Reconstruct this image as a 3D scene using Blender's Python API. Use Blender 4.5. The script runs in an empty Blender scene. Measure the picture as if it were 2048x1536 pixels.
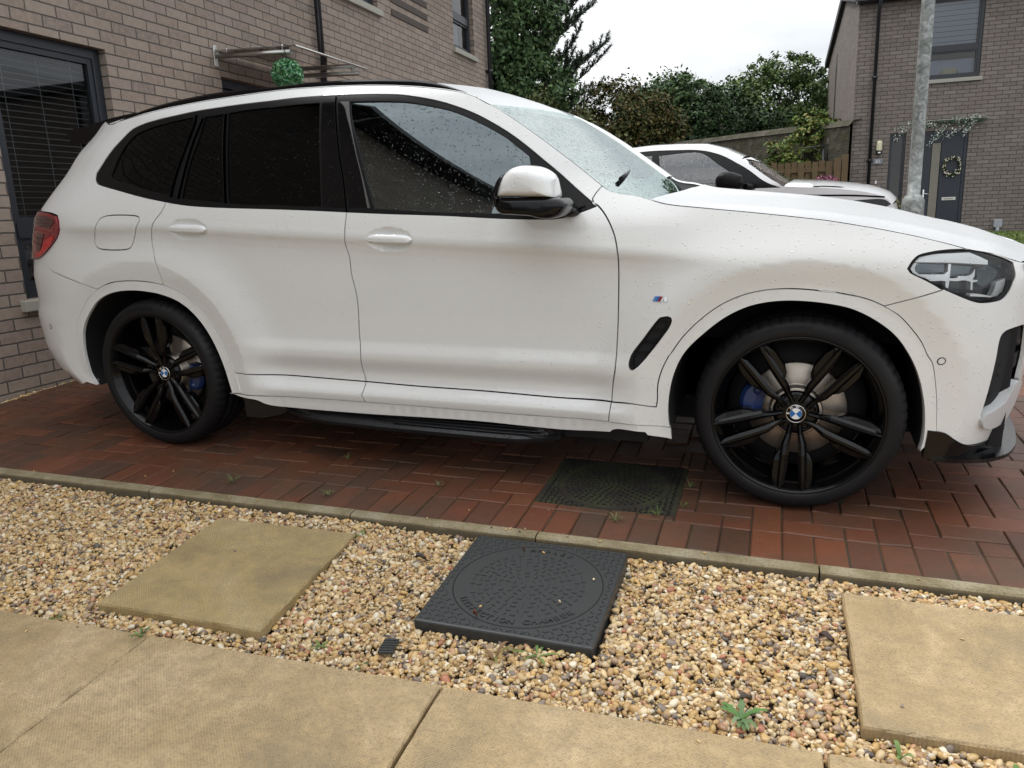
import bpy, bmesh, math, random
import numpy as np
from mathutils import Vector, Matrix
from mathutils.geometry import delaunay_2d_cdt
SC = bpy.context.scene
COL = SC.collection
RNG = np.random.default_rng(7)

# ------------------------------------------------------------------ camera, sky, sun, exposure
def cam_basis(yaw, pitch, roll):
    f = np.array([math.cos(pitch)*math.sin(yaw), math.cos(pitch)*math.cos(yaw), -math.sin(pitch)])
    r = np.array([math.cos(yaw), -math.sin(yaw), 0.0])
    d = np.cross(f, r)
    return math.cos(roll)*r+math.sin(roll)*d, -math.sin(roll)*r+math.cos(roll)*d, f
CAM_LOC = (2.8157, -3.6614, 1.2429)
_r, _d, _f = cam_basis(-.3562, .2737, .0389)
cd = bpy.data.cameras.new('camera'); cam = bpy.data.objects.new('camera', cd); COL.objects.link(cam)
cd.sensor_width = 36; cd.lens = 36*1520/2048; cd.clip_start = .05; cd.clip_end = 600
cam.matrix_world = Matrix(((_r[0], -_d[0], -_f[0], CAM_LOC[0]), (_r[1], -_d[1], -_f[1], CAM_LOC[1]), (_r[2], -_d[2], -_f[2], CAM_LOC[2]), (0, 0, 0, 1)))
SC.camera = cam

SUN_EL, SUN_AZ = math.radians(56), math.radians(-78)      # azimuth from +y towards +x
W = bpy.data.worlds.new('World'); SC.world = W; W.use_nodes = True
nt = W.node_tree; nt.nodes.clear()
def wn(t, **k):
    n = nt.nodes.new(t)
    for a, b in k.items(): setattr(n, a, b)
    return n
sky = wn('ShaderNodeTexSky', sky_type='NISHITA', sun_disc=False)
sky.sun_elevation = SUN_EL; sky.sun_rotation = SUN_AZ
tc = wn('ShaderNodeTexCoord'); mp = wn('ShaderNodeMapping'); mp.inputs['Scale'].default_value = (1, 1, 2.6)
nt.links.new(tc.outputs['Generated'], mp.inputs['Vector'])
n1 = wn('ShaderNodeTexNoise'); n1.inputs['Scale'].default_value = 2.3; n1.inputs['Detail'].default_value = 7; n1.inputs['Roughness'].default_value = .52
nt.links.new(mp.outputs[0], n1.inputs['Vector'])
cr = wn('ShaderNodeValToRGB')
cr.color_ramp.elements[0].position = .36; cr.color_ramp.elements[0].color = (.62, .655, .70, 1)
cr.color_ramp.elements[1].position = .62; cr.color_ramp.elements[1].color = (1.0, 1.0, 1.0, 1)
nt.links.new(n1.outputs['Fac'], cr.inputs[0])
sc_ = wn('ShaderNodeVectorMath', operation='SCALE'); sc_.inputs['Scale'].default_value = 10.2
nt.links.new(cr.outputs[0], sc_.inputs[0])
# an overcast sky is brighter overhead than near the horizon
spx = wn('ShaderNodeSeparateXYZ'); nt.links.new(tc.outputs['Generated'], spx.inputs[0])
zr = wn('ShaderNodeMapRange'); zr.inputs['From Min'].default_value = .12; zr.inputs['From Max'].default_value = .95; zr.inputs['To Min'].default_value = .70; zr.inputs['To Max'].default_value = 1.30; nt.links.new(spx.outputs[2], zr.inputs['Value'])
sc2 = wn('ShaderNodeVectorMath', operation='SCALE'); nt.links.new(sc_.outputs[0], sc2.inputs[0]); nt.links.new(zr.outputs[0], sc2.inputs['Scale'])
mx = wn('ShaderNodeMixRGB'); mx.inputs[0].default_value = .95
nt.links.new(sky.outputs[0], mx.inputs[1]); nt.links.new(sc2.outputs[0], mx.inputs[2])
bg = wn('ShaderNodeBackground'); bg.inputs['Strength'].default_value = .10
nt.links.new(mx.outputs[0], bg.inputs['Color'])
nt.links.new(bg.outputs[0], wn('ShaderNodeOutputWorld').inputs[0])

sl = bpy.data.lights.new('sun', 'SUN'); sl.energy = 1.0; sl.angle = math.radians(14); sl.color = (1, .965, .92)
so = bpy.data.objects.new('sun', sl); COL.objects.link(so)
_sd = Vector((math.sin(SUN_AZ)*math.cos(SUN_EL), math.cos(SUN_AZ)*math.cos(SUN_EL), math.sin(SUN_EL)))
so.rotation_euler = _sd.to_track_quat('Z', 'Y').to_euler()
SC.view_settings.view_transform = 'Standard'; SC.view_settings.look = 'None'
SC.view_settings.exposure = 0.80; SC.view_settings.gamma = 1; SC.view_settings.use_curve_mapping = False
SC.render.engine = 'CYCLES'
SC.cycles.max_bounces = 7; SC.cycles.transparent_max_bounces = 12; SC.cycles.use_denoising = True
SC.cycles.caustics_reflective = False; SC.cycles.caustics_refractive = False

# ------------------------------------------------------------------ object helpers
def tag(o, label=None, cat=None, group=None, kind=None):
    if label: o['label'] = label
    if cat: o['category'] = cat
    if group: o['group'] = group
    if kind: o['kind'] = kind
    return o
def empty(name, loc=(0, 0, 0), mat=None):
    o = bpy.data.objects.new(name, None); o.empty_display_size = .2
    if mat is not None: o.matrix_world = mat
    else: o.location = loc
    COL.objects.link(o); return o
class MB:
    """collects shapes; build() links them as ONE mesh object"""
    def __init__(s): s.v = []; s.f = []; s.m = []; s.sm = []; s.n = 0
    def add(s, v, f, m=0, smooth=False):
        v = np.asarray(v, float).reshape(-1, 3)
        s.v.append(v); s.f += [tuple(int(i)+s.n for i in q) for q in f]; s.m += [m]*len(f); s.sm += [smooth]*len(f); s.n += len(v)
        return s
    def box(s, a, b, m=0, bev=0.0):
        x0, y0, z0 = a; x1, y1, z1 = b
        if bev <= 0:
            v = [(x0, y0, z0), (x1, y0, z0), (x1, y1, z0), (x0, y1, z0), (x0, y0, z1), (x1, y0, z1), (x1, y1, z1), (x0, y1, z1)]
            return s.add(v, [(3, 2, 1, 0), (4, 5, 6, 7), (0, 1, 5, 4), (1, 2, 6, 5), (2, 3, 7, 6), (3, 0, 4, 7)], m)
        bm = bmesh.new(); bmesh.ops.create_cube(bm, size=1)
        for q in bm.verts: q.co = Vector((x0+(q.co.x+.5)*(x1-x0), y0+(q.co.y+.5)*(y1-y0), z0+(q.co.z+.5)*(z1-z0)))
        bmesh.ops.bevel(bm, geom=bm.edges[:], offset=bev, segments=2, affect='EDGES', profile=.5)
        return s.bm(bm, m)
    def bm(s, bm, m=0, smooth=False):
        bm.verts.index_update()
        s.add([q.co[:] for q in bm.verts], [[q.index for q in f.verts] for f in bm.faces], m, smooth); bm.free(); return s
    def tube(s, pts, r, n=10, m=0, cap=True, smooth=True, flat=1.0):
        pts = [Vector(p) for p in pts]; rr = r if hasattr(r, '__len__') else [r]*len(pts)
        v = []; up = Vector((0, 0, 1))
        for i, p in enumerate(pts):
            d = (pts[min(i+1, len(pts)-1)]-pts[max(i-1, 0)]).normalized()
            if abs(d.dot(up)) > .95: up = Vector((1, 0, 0)) if abs(d.x) < .9 else Vector((0, 1, 0))
            a = d.cross(up).normalized(); b = a.cross(d).normalized()
            for k in range(n):
                t = 2*math.pi*k/n; q = p+(a*math.cos(t)+b*math.sin(t)*flat)*rr[i]; v.append(q[:])
        f = [(i*n+k, i*n+(k+1) % n, (i+1)*n+(k+1) % n, (i+1)*n+k) for i in range(len(pts)-1) for k in range(n)]
        s.add(v, f, m, smooth)
        if cap:
            s.f += [tuple(range(s.n-len(v)+n-1, s.n-len(v)-1, -1)), tuple(range(s.n-n, s.n))]; s.m += [m, m]; s.sm += [False, False]
        return s
    def lathe(s, prof, n=64, m=0, axis='y', c=(0, 0, 0), smooth=True, fr=None, a0=0, a1=2*math.pi):
        """prof: (radius, depth) ; axis y: depth is -y"""
        v = []; full = abs(a1-a0-2*math.pi) < 1e-6; N = n if full else n+1
        for k in range(N):
            t = a0+(a1-a0)*k/n
            for j, (r, d) in enumerate(prof):
                if fr: r = r+fr(k, j)
                if axis == 'y': v.append((c[0]+r*math.cos(t), c[1]-d, c[2]+r*math.sin(t)))
                elif axis == 'z': v.append((c[0]+r*math.cos(t), c[1]+r*math.sin(t), c[2]+d))
                else: v.append((c[0]+d, c[1]+r*math.cos(t), c[2]+r*math.sin(t)))
        L = len(prof); f = []
        for k in range(n):
            a = k*L; b = ((k+1) % N)*L
            for j in range(L-1): f.append((a+j, a+j+1, b+j+1, b+j))
        return s.add(v, f, m, smooth)
    def prism(s, poly, h0, h1, axis='y', m=0, smooth=False):
        """poly 2D extruded; axis y: poly in (x,z) between y=h0..h1 ; z: poly (x,y); x: poly (y,z)"""
        P = {'y': lambda a, b, h: (a, h, b), 'z': lambda a, b, h: (a, b, h), 'x': lambda a, b, h: (h, a, b)}[axis]
        n = len(poly); v = [P(a, b, h0) for a, b in poly]+[P(a, b, h1) for a, b in poly]
        return s.add(v, [tuple(range(n-1, -1, -1)), tuple(range(n, 2*n))]+[(i, (i+1) % n, n+(i+1) % n, n+i) for i in range(n)], m, smooth)
    def build(s, name, mats, parent=None, mat4=None, recalc=False, mirror=False, normals=None):
        me = bpy.data.meshes.new(name)
        V = np.vstack(s.v) if s.v else np.zeros((0, 3)); F = s.f
        if mirror: V = V*[1, -1, 1]; F = [q[::-1] for q in F]
        me.from_pydata(V.tolist(), [], F)
        for mt in (mats if isinstance(mats, (list, tuple)) else [mats]): me.materials.append(mt)
        me.polygons.foreach_set('material_index', s.m); me.polygons.foreach_set('use_smooth', s.sm)
        me.validate()
        if recalc:
            bm = bmesh.new(); bm.from_mesh(me); bmesh.ops.recalc_face_normals(bm, faces=bm.faces[:]); bm.to_mesh(me); bm.free()
        if normals is not None:
            nn = normals*[1, -1, 1] if mirror else normals
            me.normals_split_custom_set_from_vertices(nn.tolist())
        me.update()
        o = bpy.data.objects.new(name, me); COL.objects.link(o)
        if parent is not None: o.parent = parent
        if mat4 is not None: o.matrix_world = mat4
        return o
def copy_tree(o, parent=None):
    c = o.copy(); COL.objects.link(c)
    if parent is not None: c.parent = parent; c.matrix_parent_inverse = o.matrix_parent_inverse.copy()
    for ch in list(o.children): copy_tree(ch, c)
    return c
def text_shape(mb, s, size, M, m=0, depth=.002, bold=False, spacing=1.0):
    cu = bpy.data.curves.new('t', 'FONT'); cu.body = s; cu.size = size; cu.align_x = 'CENTER'; cu.align_y = 'CENTER'; cu.extrude = depth/2; cu.space_character = spacing
    cu.resolution_u = 3
    if bold: cu.offset = size*.018
    o = bpy.data.objects.new('t', cu); COL.objects.link(o)
    bpy.context.view_layer.update()
    me = bpy.data.meshes.new_from_object(o.evaluated_get(bpy.context.evaluated_depsgraph_get()))
    v = [(M @ q.co)[:] for q in me.vertices]; mb.add(v, [tuple(p.vertices) for p in me.polygons], m)
    bpy.data.objects.remove(o); bpy.data.curves.remove(cu); bpy.data.meshes.remove(me)

# ------------------------------------------------------------------ materials
def mat(name, col=(.5, .5, .5), rough=.5, metal=0.0, coat=0.0, coat_rough=.03, spec=.5, trans=0.0, ior=1.5, emit=None):
    m = bpy.data.materials.new(name); m.use_nodes = True; b = m.node_tree.nodes['Principled BSDF']
    b.inputs['Base Color'].default_value = (*col, 1); b.inputs['Roughness'].default_value = rough; b.inputs['Metallic'].default_value = metal
    b.inputs['Coat Weight'].default_value = coat; b.inputs['Coat Roughness'].default_value = coat_rough; b.inputs['Specular IOR Level'].default_value = spec
    b.inputs['Transmission Weight'].default_value = trans; b.inputs['IOR'].default_value = ior
    return m
class NT:
    def __init__(s, m): s.t = m.node_tree; s.b = s.t.nodes.get('Principled BSDF')
    def n(s, t, ins=None, **k):
        x = s.t.nodes.new(t)
        for a, b in k.items(): setattr(x, a, b)
        for a, b in (ins or {}).items(): s.set(x.inputs[a], b)
        return x
    def set(s, inp, v):
        if isinstance(v, bpy.types.NodeSocket): s.t.links.new(v, inp)
        elif isinstance(v, bpy.types.Node): s.t.links.new(v.outputs[0], inp)
        else:
            if isinstance(v, tuple) and len(v) == 3 and inp.type == 'RGBA': v = (*v, 1)
            inp.default_value = v
    def math(s, op, a, b=0.0, c=0.0, clamp=False):
        x = s.t.nodes.new('ShaderNodeMath'); x.operation = op; x.use_clamp = clamp
        s.set(x.inputs[0], a); s.set(x.inputs[1], b); s.set(x.inputs[2], c); return x.outputs[0]
    def mix(s, f, a, b, mode='MIX'):
        x = s.t.nodes.new('ShaderNodeMixRGB'); x.blend_type = mode; s.set(x.inputs[0], f); s.set(x.inputs[1], a); s.set(x.inputs[2], b); return x.outputs[0]
    def ramp(s, f, stops, interp='LINEAR'):
        x = s.t.nodes.new('ShaderNodeValToRGB'); x.color_ramp.interpolation = interp
        e = x.color_ramp.elements
        while len(e) < len(stops): e.new(.5)
        for i, (p, c) in enumerate(stops): e[i].position = p; e[i].color = (*c, 1) if len(c) == 3 else c
        s.set(x.inputs[0], f); return x.outputs[0]
    def coord(s, which='Object'): return s.t.nodes.new('ShaderNodeTexCoord').outputs[which]
    def noise(s, vec, scale, detail=4, rough=.5, out='Fac', dist=0.0):
        x = s.n('ShaderNodeTexNoise', {'Vector': vec, 'Scale': scale, 'Detail': detail, 'Roughness': rough, 'Distortion': dist}); return x.outputs[out]
    def bump(s, h, strength=.3, dist=.01, normal=None):
        x = s.n('ShaderNodeBump', {'Strength': strength, 'Distance': dist, 'Height': h})
        if normal is not None: s.set(x.inputs['Normal'], normal)
        return x.outputs[0]
    def out(s, **k):
        for a, v in k.items(): s.set(s.b.inputs[a.replace('_', ' ')], v)

def add_drops(m, density=.5, scale=170, strength=.5, coat=True, size=.42):
    """rain drops standing on a painted or glazed surface"""
    N = NT(m); co = N.coord()
    v = N.n('ShaderNodeTexVoronoi', {'Vector': co, 'Scale': scale, 'Randomness': 1.0}, feature='F1')
    sep = N.n('ShaderNodeSeparateColor', {0: v.outputs['Color']})
    big = N.math('MULTIPLY_ADD', sep.outputs[1], size*.6, size*.4)
    on = N.math('GREATER_THAN', sep.outputs[0], 1-density)
    h = N.math('SUBTRACT', 1.0, N.math('DIVIDE', v.outputs['Distance'], big), clamp=True)
    h = N.math('MULTIPLY', N.math('POWER', h, .6), on)
    b = N.bump(h, strength, .0022)
    if coat: N.set(N.b.inputs['Coat Normal'], b)
    N.set(N.b.inputs['Normal'], b)
    return m, h
def paint(name, col, dens, flake=True, sc=170, st=.5, rough=.42):
    m = mat(name, col, rough, 0, 1.0, .025, .4)
    add_drops(m, dens, sc, st)
    return m
M_PAINT = paint('white_paint', (.735, .745, .735), .22, sc=105, st=.8)
M_PAINT_WET_DIM = paint('white_paint_rain_covered_dimmed', (.53, .54, .545), .65, sc=95, st=1.0)  # denser drops on the same paint, base darkened against strong light on the bonnet
M_PAINT_WET_DIM.node_tree.nodes['Principled BSDF'].inputs['Coat Weight'].default_value = .35; M_PAINT_WET_DIM.node_tree.nodes['Principled BSDF'].inputs['Coat Roughness'].default_value = .25
M_BLACKG = mat('gloss_black', (.003, .003, .0035), .14, 0, 0, .03, .32)
add_drops(M_BLACKG, .10, 150, .5)
M_BLACKS = mat('satin_black_trim', (.006, .006, .0065), .42, spec=.2)
add_drops(M_BLACKS, .25, 190, .6, coat=False)
M_STRIP = mat('grey_window_strip', (.09, .09, .085), .4)
M_VOID = mat('shadow_black_plastic', (.006, .006, .007), .8)
M_RUB = mat('tyre_rubber', (.008, .008, .009), .66, spec=.25)
N_ = NT(M_RUB); N_.out(Normal=N_.bump(N_.noise(N_.coord(), 260, 3), .15, .002), Roughness=N_.ramp(N_.noise(N_.coord(), 9, 5), [(.35, (.45,)*3), (.65, (.75,)*3)]))
M_RIM = mat('gloss_black_alloy', (.0025, .0025, .003), .13, 0, 0, .06, .30)
M_DISC = mat('brake_disc_steel', (.30, .27, .23), .38, .9)
N_ = NT(M_DISC); _c = N_.n('ShaderNodeSeparateXYZ', {0: N_.coord()})
N_.out(Base_Color=N_.mix(N_.noise(N_.coord(), 14, 4), (.28, .22, .16), (.50, .47, .43)))
M_BLUE = mat('blue_caliper', (.010, .030, .115), .35, 0, .3)
M_CHROME = mat('chrome', (.78, .78, .78), .12, 1.0)
M_WHITEP = mat('white_plastic', (.8, .8, .8), .4)
M_EBLUE = mat('emblem_blue', (.01, .13, .42), .3)
M_RED = mat('red_enamel', (.25, .01, .02), .35)
M_LBLUE = mat('pale_blue_enamel', (.08, .22, .5), .35)
def glass(name, tint, refl=.10, drops=.0, sc=150, rough=0.0, k=1.35, gc=(1., 1., 1.), dark=0.0):
    m = bpy.data.materials.new(name); m.use_nodes = True; N = NT(m); N.t.nodes.remove(N.b)
    tr = N.n('ShaderNodeBsdfTransparent', {'Color': tint}); gl = N.n('ShaderNodeBsdfGlossy', {'Color': gc, 'Roughness': rough})
    fr = N.n('ShaderNodeFresnel', {'IOR': 1.52})
    f = N.math('MULTIPLY_ADD', fr.outputs[0], k, refl-.04, clamp=True)
    mxs = N.n('ShaderNodeMixShader', {0: f, 1: tr, 2: gl})
    last = mxs
    if drops > 0:
        co = N.coord(); v = N.n('ShaderNodeTexVoronoi', {'Vector': co, 'Scale': sc, 'Randomness': 1.0}, feature='F1')
        sep = N.n('ShaderNodeSeparateColor', {0: v.outputs['Color']}); big = N.math('MULTIPLY_ADD', sep.outputs[1], .26, .14)
        on = N.math('GREATER_THAN', sep.outputs[0], 1-drops)
        h = N.math('MULTIPLY', N.math('SUBTRACT', 1.0, N.math('DIVIDE', v.outputs['Distance'], big), clamp=True), on)
        b = N.bump(N.math('POWER', h, .6), 1.0, .004)
        N.set(gl.inputs['Normal'], b); N.set(fr.inputs['Normal'], b)
        wet = N.n('ShaderNodeBsdfGlass', {'Color': (.75, .78, .78), 'Roughness': .02, 'IOR': 1.33, 'Normal': b}) if not dark else N.n('ShaderNodeBsdfTransparent', {'Color': (.30, .33, .33)})
        last = N.n('ShaderNodeMixShader', {0: N.math('MULTIPLY', N.math('GREATER_THAN', h, .05), .7), 1: mxs, 2: wet})
    N.t.links.new(last.outputs[0], N.t.nodes['Material Output'].inputs[0])
    return m
M_GTINT = glass('dark_privacy_glass', (.010, .011, .012), .04, .08, 150, k=.62, gc=(.80, .86, .92))
M_GFRONT = glass('light_tinted_glass', (.14, .17, .165), .16, .34, 150, k=1.6, gc=(.84, .95, .97))
M_GSCREEN = glass('windscreen_glass', (.42, .56, .53), .07, .55, 95, k=.52, gc=(.84, .93, .92), dark=.8)
M_GLENS = glass('clear_lens', (.93, .95, .96), .045, .18, 150, k=.7)
M_GHOUSE = glass('window_glass', (.55, .58, .60), .06, k=.9)

# ------------------------------------------------------------------ body surface of the near car: S(s, z), s runs along the flank and round the corners

def pchip(xk,yk):
    xk=np.array(xk,float);yk=np.array(yk,float);h=np.diff(xk);d=np.diff(yk)/h
    m=np.zeros(len(xk));m[0]=d[0];m[-1]=d[-1]
    for i in range(1,len(xk)-1):
        if d[i-1]*d[i]>0:
            a=2*h[i]+h[i-1];b=h[i]+2*h[i-1];m[i]=(a+b)/(a/d[i-1]+b/d[i])
    def f(x):
        x=np.clip(np.asarray(x,float),xk[0],xk[-1]);i=np.clip(np.searchsorted(xk,x,side='right')-1,0,len(xk)-2)
        t=(x-xk[i])/h[i]
        return (yk[i]*(1+2*t)*(1-t)**2+h[i]*m[i]*t*(1-t)**2+yk[i+1]*t*t*(3-2*t)+h[i]*m[i+1]*t*t*(t-1))
    return f
def sstep(a,b,x):
    t=np.clip((x-a)/(b-a),0,1);return t*t*(3-2*t)
def bump(x,c,w): return np.exp(-((x-c)/w)**2)
# plan curve (x, half width), smooth spline through control points
_pc=np.array([(-1.01,0),(-1.0,.22),(-.975,.45),(-.90,.68),(-.77,.83),(-.55,.905),(-.25,.93),(.3,.938),(1.0,.940),(1.7,.942),(2.4,.944),(2.864,.940),(3.15,.912),(3.36,.860),(3.53,.75),(3.63,.58),(3.68,.36),(3.70,.16),(3.703,0)])
def _cr(P,n=24):
    Q=np.vstack([2*P[0]-P[1],P,2*P[-1]-P[-2]]);Q[0]=(P[1][0],-P[1][1]);Q[-1]=(P[-2][0],-P[-2][1])
    out=[]
    for i in range(1,len(Q)-2):
        p0,p1,p2,p3=Q[i-1:i+3]
        t1=np.linalg.norm(p1-p0)**.5;t2=t1+np.linalg.norm(p2-p1)**.5;t3=t2+np.linalg.norm(p3-p2)**.5
        for t in np.linspace(t1,t2,n,endpoint=False):
            A1=(t1-t)/t1*p0+t/t1*p1;A2=(t2-t)/(t2-t1)*p1+(t-t1)/(t2-t1)*p2;A3=(t3-t)/(t3-t2)*p2+(t-t2)/(t3-t2)*p3
            B1=(t2-t)/t2*A1+t/t2*A2;B2=(t3-t)/(t3-t1)*A2+(t-t1)/(t3-t1)*A3
            out.append((t2-t)/(t2-t1)*B1+(t-t1)/(t2-t1)*B2)
    out.append(P[-1]);return np.array(out)
_pl=_cr(_pc)
_al=np.r_[0,np.cumsum(np.linalg.norm(np.diff(_pl,axis=0),axis=1))]
_i0=np.argmin(abs(_pl[:,0]-1.4));_al=_al-_al[_i0]+_pl[_i0,0]
SMIN,SMAX=_al[0],_al[-1]
_rx=pchip([.2,.27,.35,.45,.6,.7,.8,.9,.95,1.0,1.1,1.2,1.3,1.4,1.5,1.55,1.62],[.16,.06,-.03,-.07,-.085,-.06,-.06,-.035,-.02,-.015,.025,.08,.143,.20,.285,.305,.33])
_fx=pchip([.2,.3,.45,.6,.8,.9,.97,1.05,1.2],[.05,.03,.01,.0,.0,.02,.06,.16,.4])
# side profile (z , inset from plan curve)
_pz=pchip([.20,.26,.295,.31,.335,.345,.385,.40,.42,.503,.515,.575,.64,.72,.80,.85,.885,.922,.928,.96,1.0,1.05,1.06],
          [.020,.011,.008,.004,.0,.0025,.0260,.0300,.0315,.0085,.0080,.0200,.0215,.0210,.0205,.0180,.0120,.0020,.0020,.007,.0150,.027,.0296])
_HD=((.30,1.045),(1.302,.995))
def arch_d(x,z,cx,R,cz=.36):
    return np.hypot((x-cx),(z-cz))-R
def inset(s,z):
    s=np.asarray(s,float);z=np.asarray(z,float)
    # the crease line drops toward the front; profile follows it
    dz=(1.063-.053*np.clip(s-.1,0,2.5))-.925
    zz=z-dz*sstep(.60,.86,z)
    lo=_pz(np.minimum(zz,1.05))
    up=np.maximum(z-(dz+1.05),0)
    g=lo+.27*up+.27*up**2+5.0*np.maximum(z-1.53,0)**2
    # nose and tail corners are plain
    f=sstep(2.25,2.75,s)*(1-sstep(1.12,1.25,z))
    plain=.002+.50*np.maximum(z-.86,0)**1.5+.06*np.maximum(.45-z,0)
    g=g*(1-f)+plain*f
    f=(1-sstep(-.62,-.30,s))*(1-sstep(1.02,1.14,z))
    plainr=.003+.20*np.maximum(z-.92,0)**1.3+.08*np.maximum(.45-z,0)
    g=g*(1-f)+plainr*f
    # near the wheel arches the door sculpture fades out and the flank flares, then scoops in to the arch
    for cx,R in ((2.86,.464),(-.02,.452)):
        d=arch_d(s,z,cx,R);low=1-sstep(.82,.98,z)
        f=(1-sstep(.05,.28,d))*low
        g=g*(1-f)+.006*f
        g=g-.018*np.clip(d/.095,0,1)**1.15*(1-sstep(.095,.34,d))*(1-sstep(.90,1.08,z))
    for hs_,hz_ in _HD:
        q=((s-hs_)/.108)**2+((z-hz_)/.046)**2
        g=g+.022*np.clip(1-q,0,1)**.8
    return g
def S(s,z,off=0.0):
    s=np.asarray(s,float);z=np.asarray(z,float)
    x=np.interp(s,_al,_pl[:,0]);w=np.interp(s,_al,_pl[:,1])
    e=1e-2
    tx=np.interp(s+e,_al,_pl[:,0])-np.interp(s-e,_al,_pl[:,0]);tw=np.interp(s+e,_al,_pl[:,1])-np.interp(s-e,_al,_pl[:,1])
    l=np.hypot(tx,tw)+1e-12;nx,nw=-tw/l*-1,tx/l
    # outward normal in (x,w): rotate tangent left ; for the straight part tangent=(1,0) -> normal=(0,1)
    nx,nw=-tw/l,tx/l
    i=inset(s,z)-off
    X=x-nx*i;W=w-nw*i
    X=X+_rx(z)*sstep(.35,-.75,s)*1.0-_fx(z)*sstep(2.9,3.6,s)
    # greenhouse narrows toward the tail
    W=W-(.05*np.clip((.6-s)/1.3,0,1)**2)*sstep(1.05,1.35,z)
    W=W-.05*sstep(1.8,2.3,s)*sstep(1.03,1.25,z)*(1-sstep(2.3,2.6,s))
    return np.stack([X,-W,z+0*s],-1)
def N(s,z,h=2e-3):
    a=S(s+h,z)-S(s-h,z);b=S(s,z+h)-S(s,z-h)
    n=np.cross(a,b);return n/np.linalg.norm(n,axis=-1,keepdims=True)
def resamp(P,n):
    P=np.array(P,float);d=np.r_[0,np.cumsum(np.linalg.norm(np.diff(P,axis=0),axis=1))];d/=d[-1]
    t=np.linspace(0,1,n);return np.stack([np.interp(t,d,P[:,k]) for k in range(P.shape[1])],1)
def edge3(L,n):
    L=np.array(L);return resamp(S(L[:,0],L[:,1]),n)
def loft(E,bx,cz,n=41,pw=2.0,ridge=None):
    """E: near-side edge polyline (n,3) with y<0; mirrored far edge; bulge bx forward and cz up towards the middle"""
    v=np.linspace(-1,1,n);m=len(E);t=np.linspace(0,1,m)
    k=(1-abs(v)**pw)[None,:]
    bx=np.interp(t,*bx)[:,None];cz=np.interp(t,*cz)[:,None]
    X=E[:,0:1]+bx*(1-v[None,:]**2);Y=-E[:,1:2]*v[None,:]*1.0;Z=E[:,2:3]+cz*k
    if ridge is not None: Z=Z+ridge(t[:,None],abs(v)[None,:])
    return np.stack([X,Y+0*X,Z],-1)
def tops(TR):
    rb=np.array(TR['rail_b']);i=np.argmin(abs(rb[:,0]-1.695))
    R3=np.array(TR['roof_edge']);R3=R3
    roofE=resamp(R3[:i+1],40);wsE=resamp(R3[i:],24)
    # carry the glass on below the scuttle
    d=wsE[-1]-wsE[-4];d/=np.linalg.norm(d);wsE=np.vstack([wsE,wsE[-1]+d*.06,wsE[-1]+d*.12])
    roof=loft(roofE,([0,.5,1],[-.06,.0,.05]),([0,.3,.7,.85,1],[.03,.06,.055,.04,-.012]),pw=2.2)
    ws=loft(wsE,([0,.5,1],[.05,.05,.07]),([0,.3,1],[.008,-.02,-.04]),pw=2.2)
    ft=np.array(TR['fend_top']);j=np.argmin(abs(ft[:,0]-2.335))
    hl=[tuple(p) for p in ft[j:] if True]
    # remove back-tracking in the traced line
    q=[hl[0]]
    for p in hl[1:]:
        if p[0]>q[-1][0]+.02:q.append(p)
    q+= [p for p in TR['hood_front'][1:]]
    hE=edge3(q,60)
    def ridge(t,v): return .010*np.exp(-((v-.72)/.10)**2)*np.interp(t,[0,.15,.8,1],[.3,1,.6,0.])
    hood=loft(hE,([0,.15,.5,.8,1],[-.09,-.02,.05,.09,.16]),([0,.3,.6,.85,1],[-.02,.0,.01,.015,-.01]),pw=2.6,ridge=ridge)
    return roof,ws,hood

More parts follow.
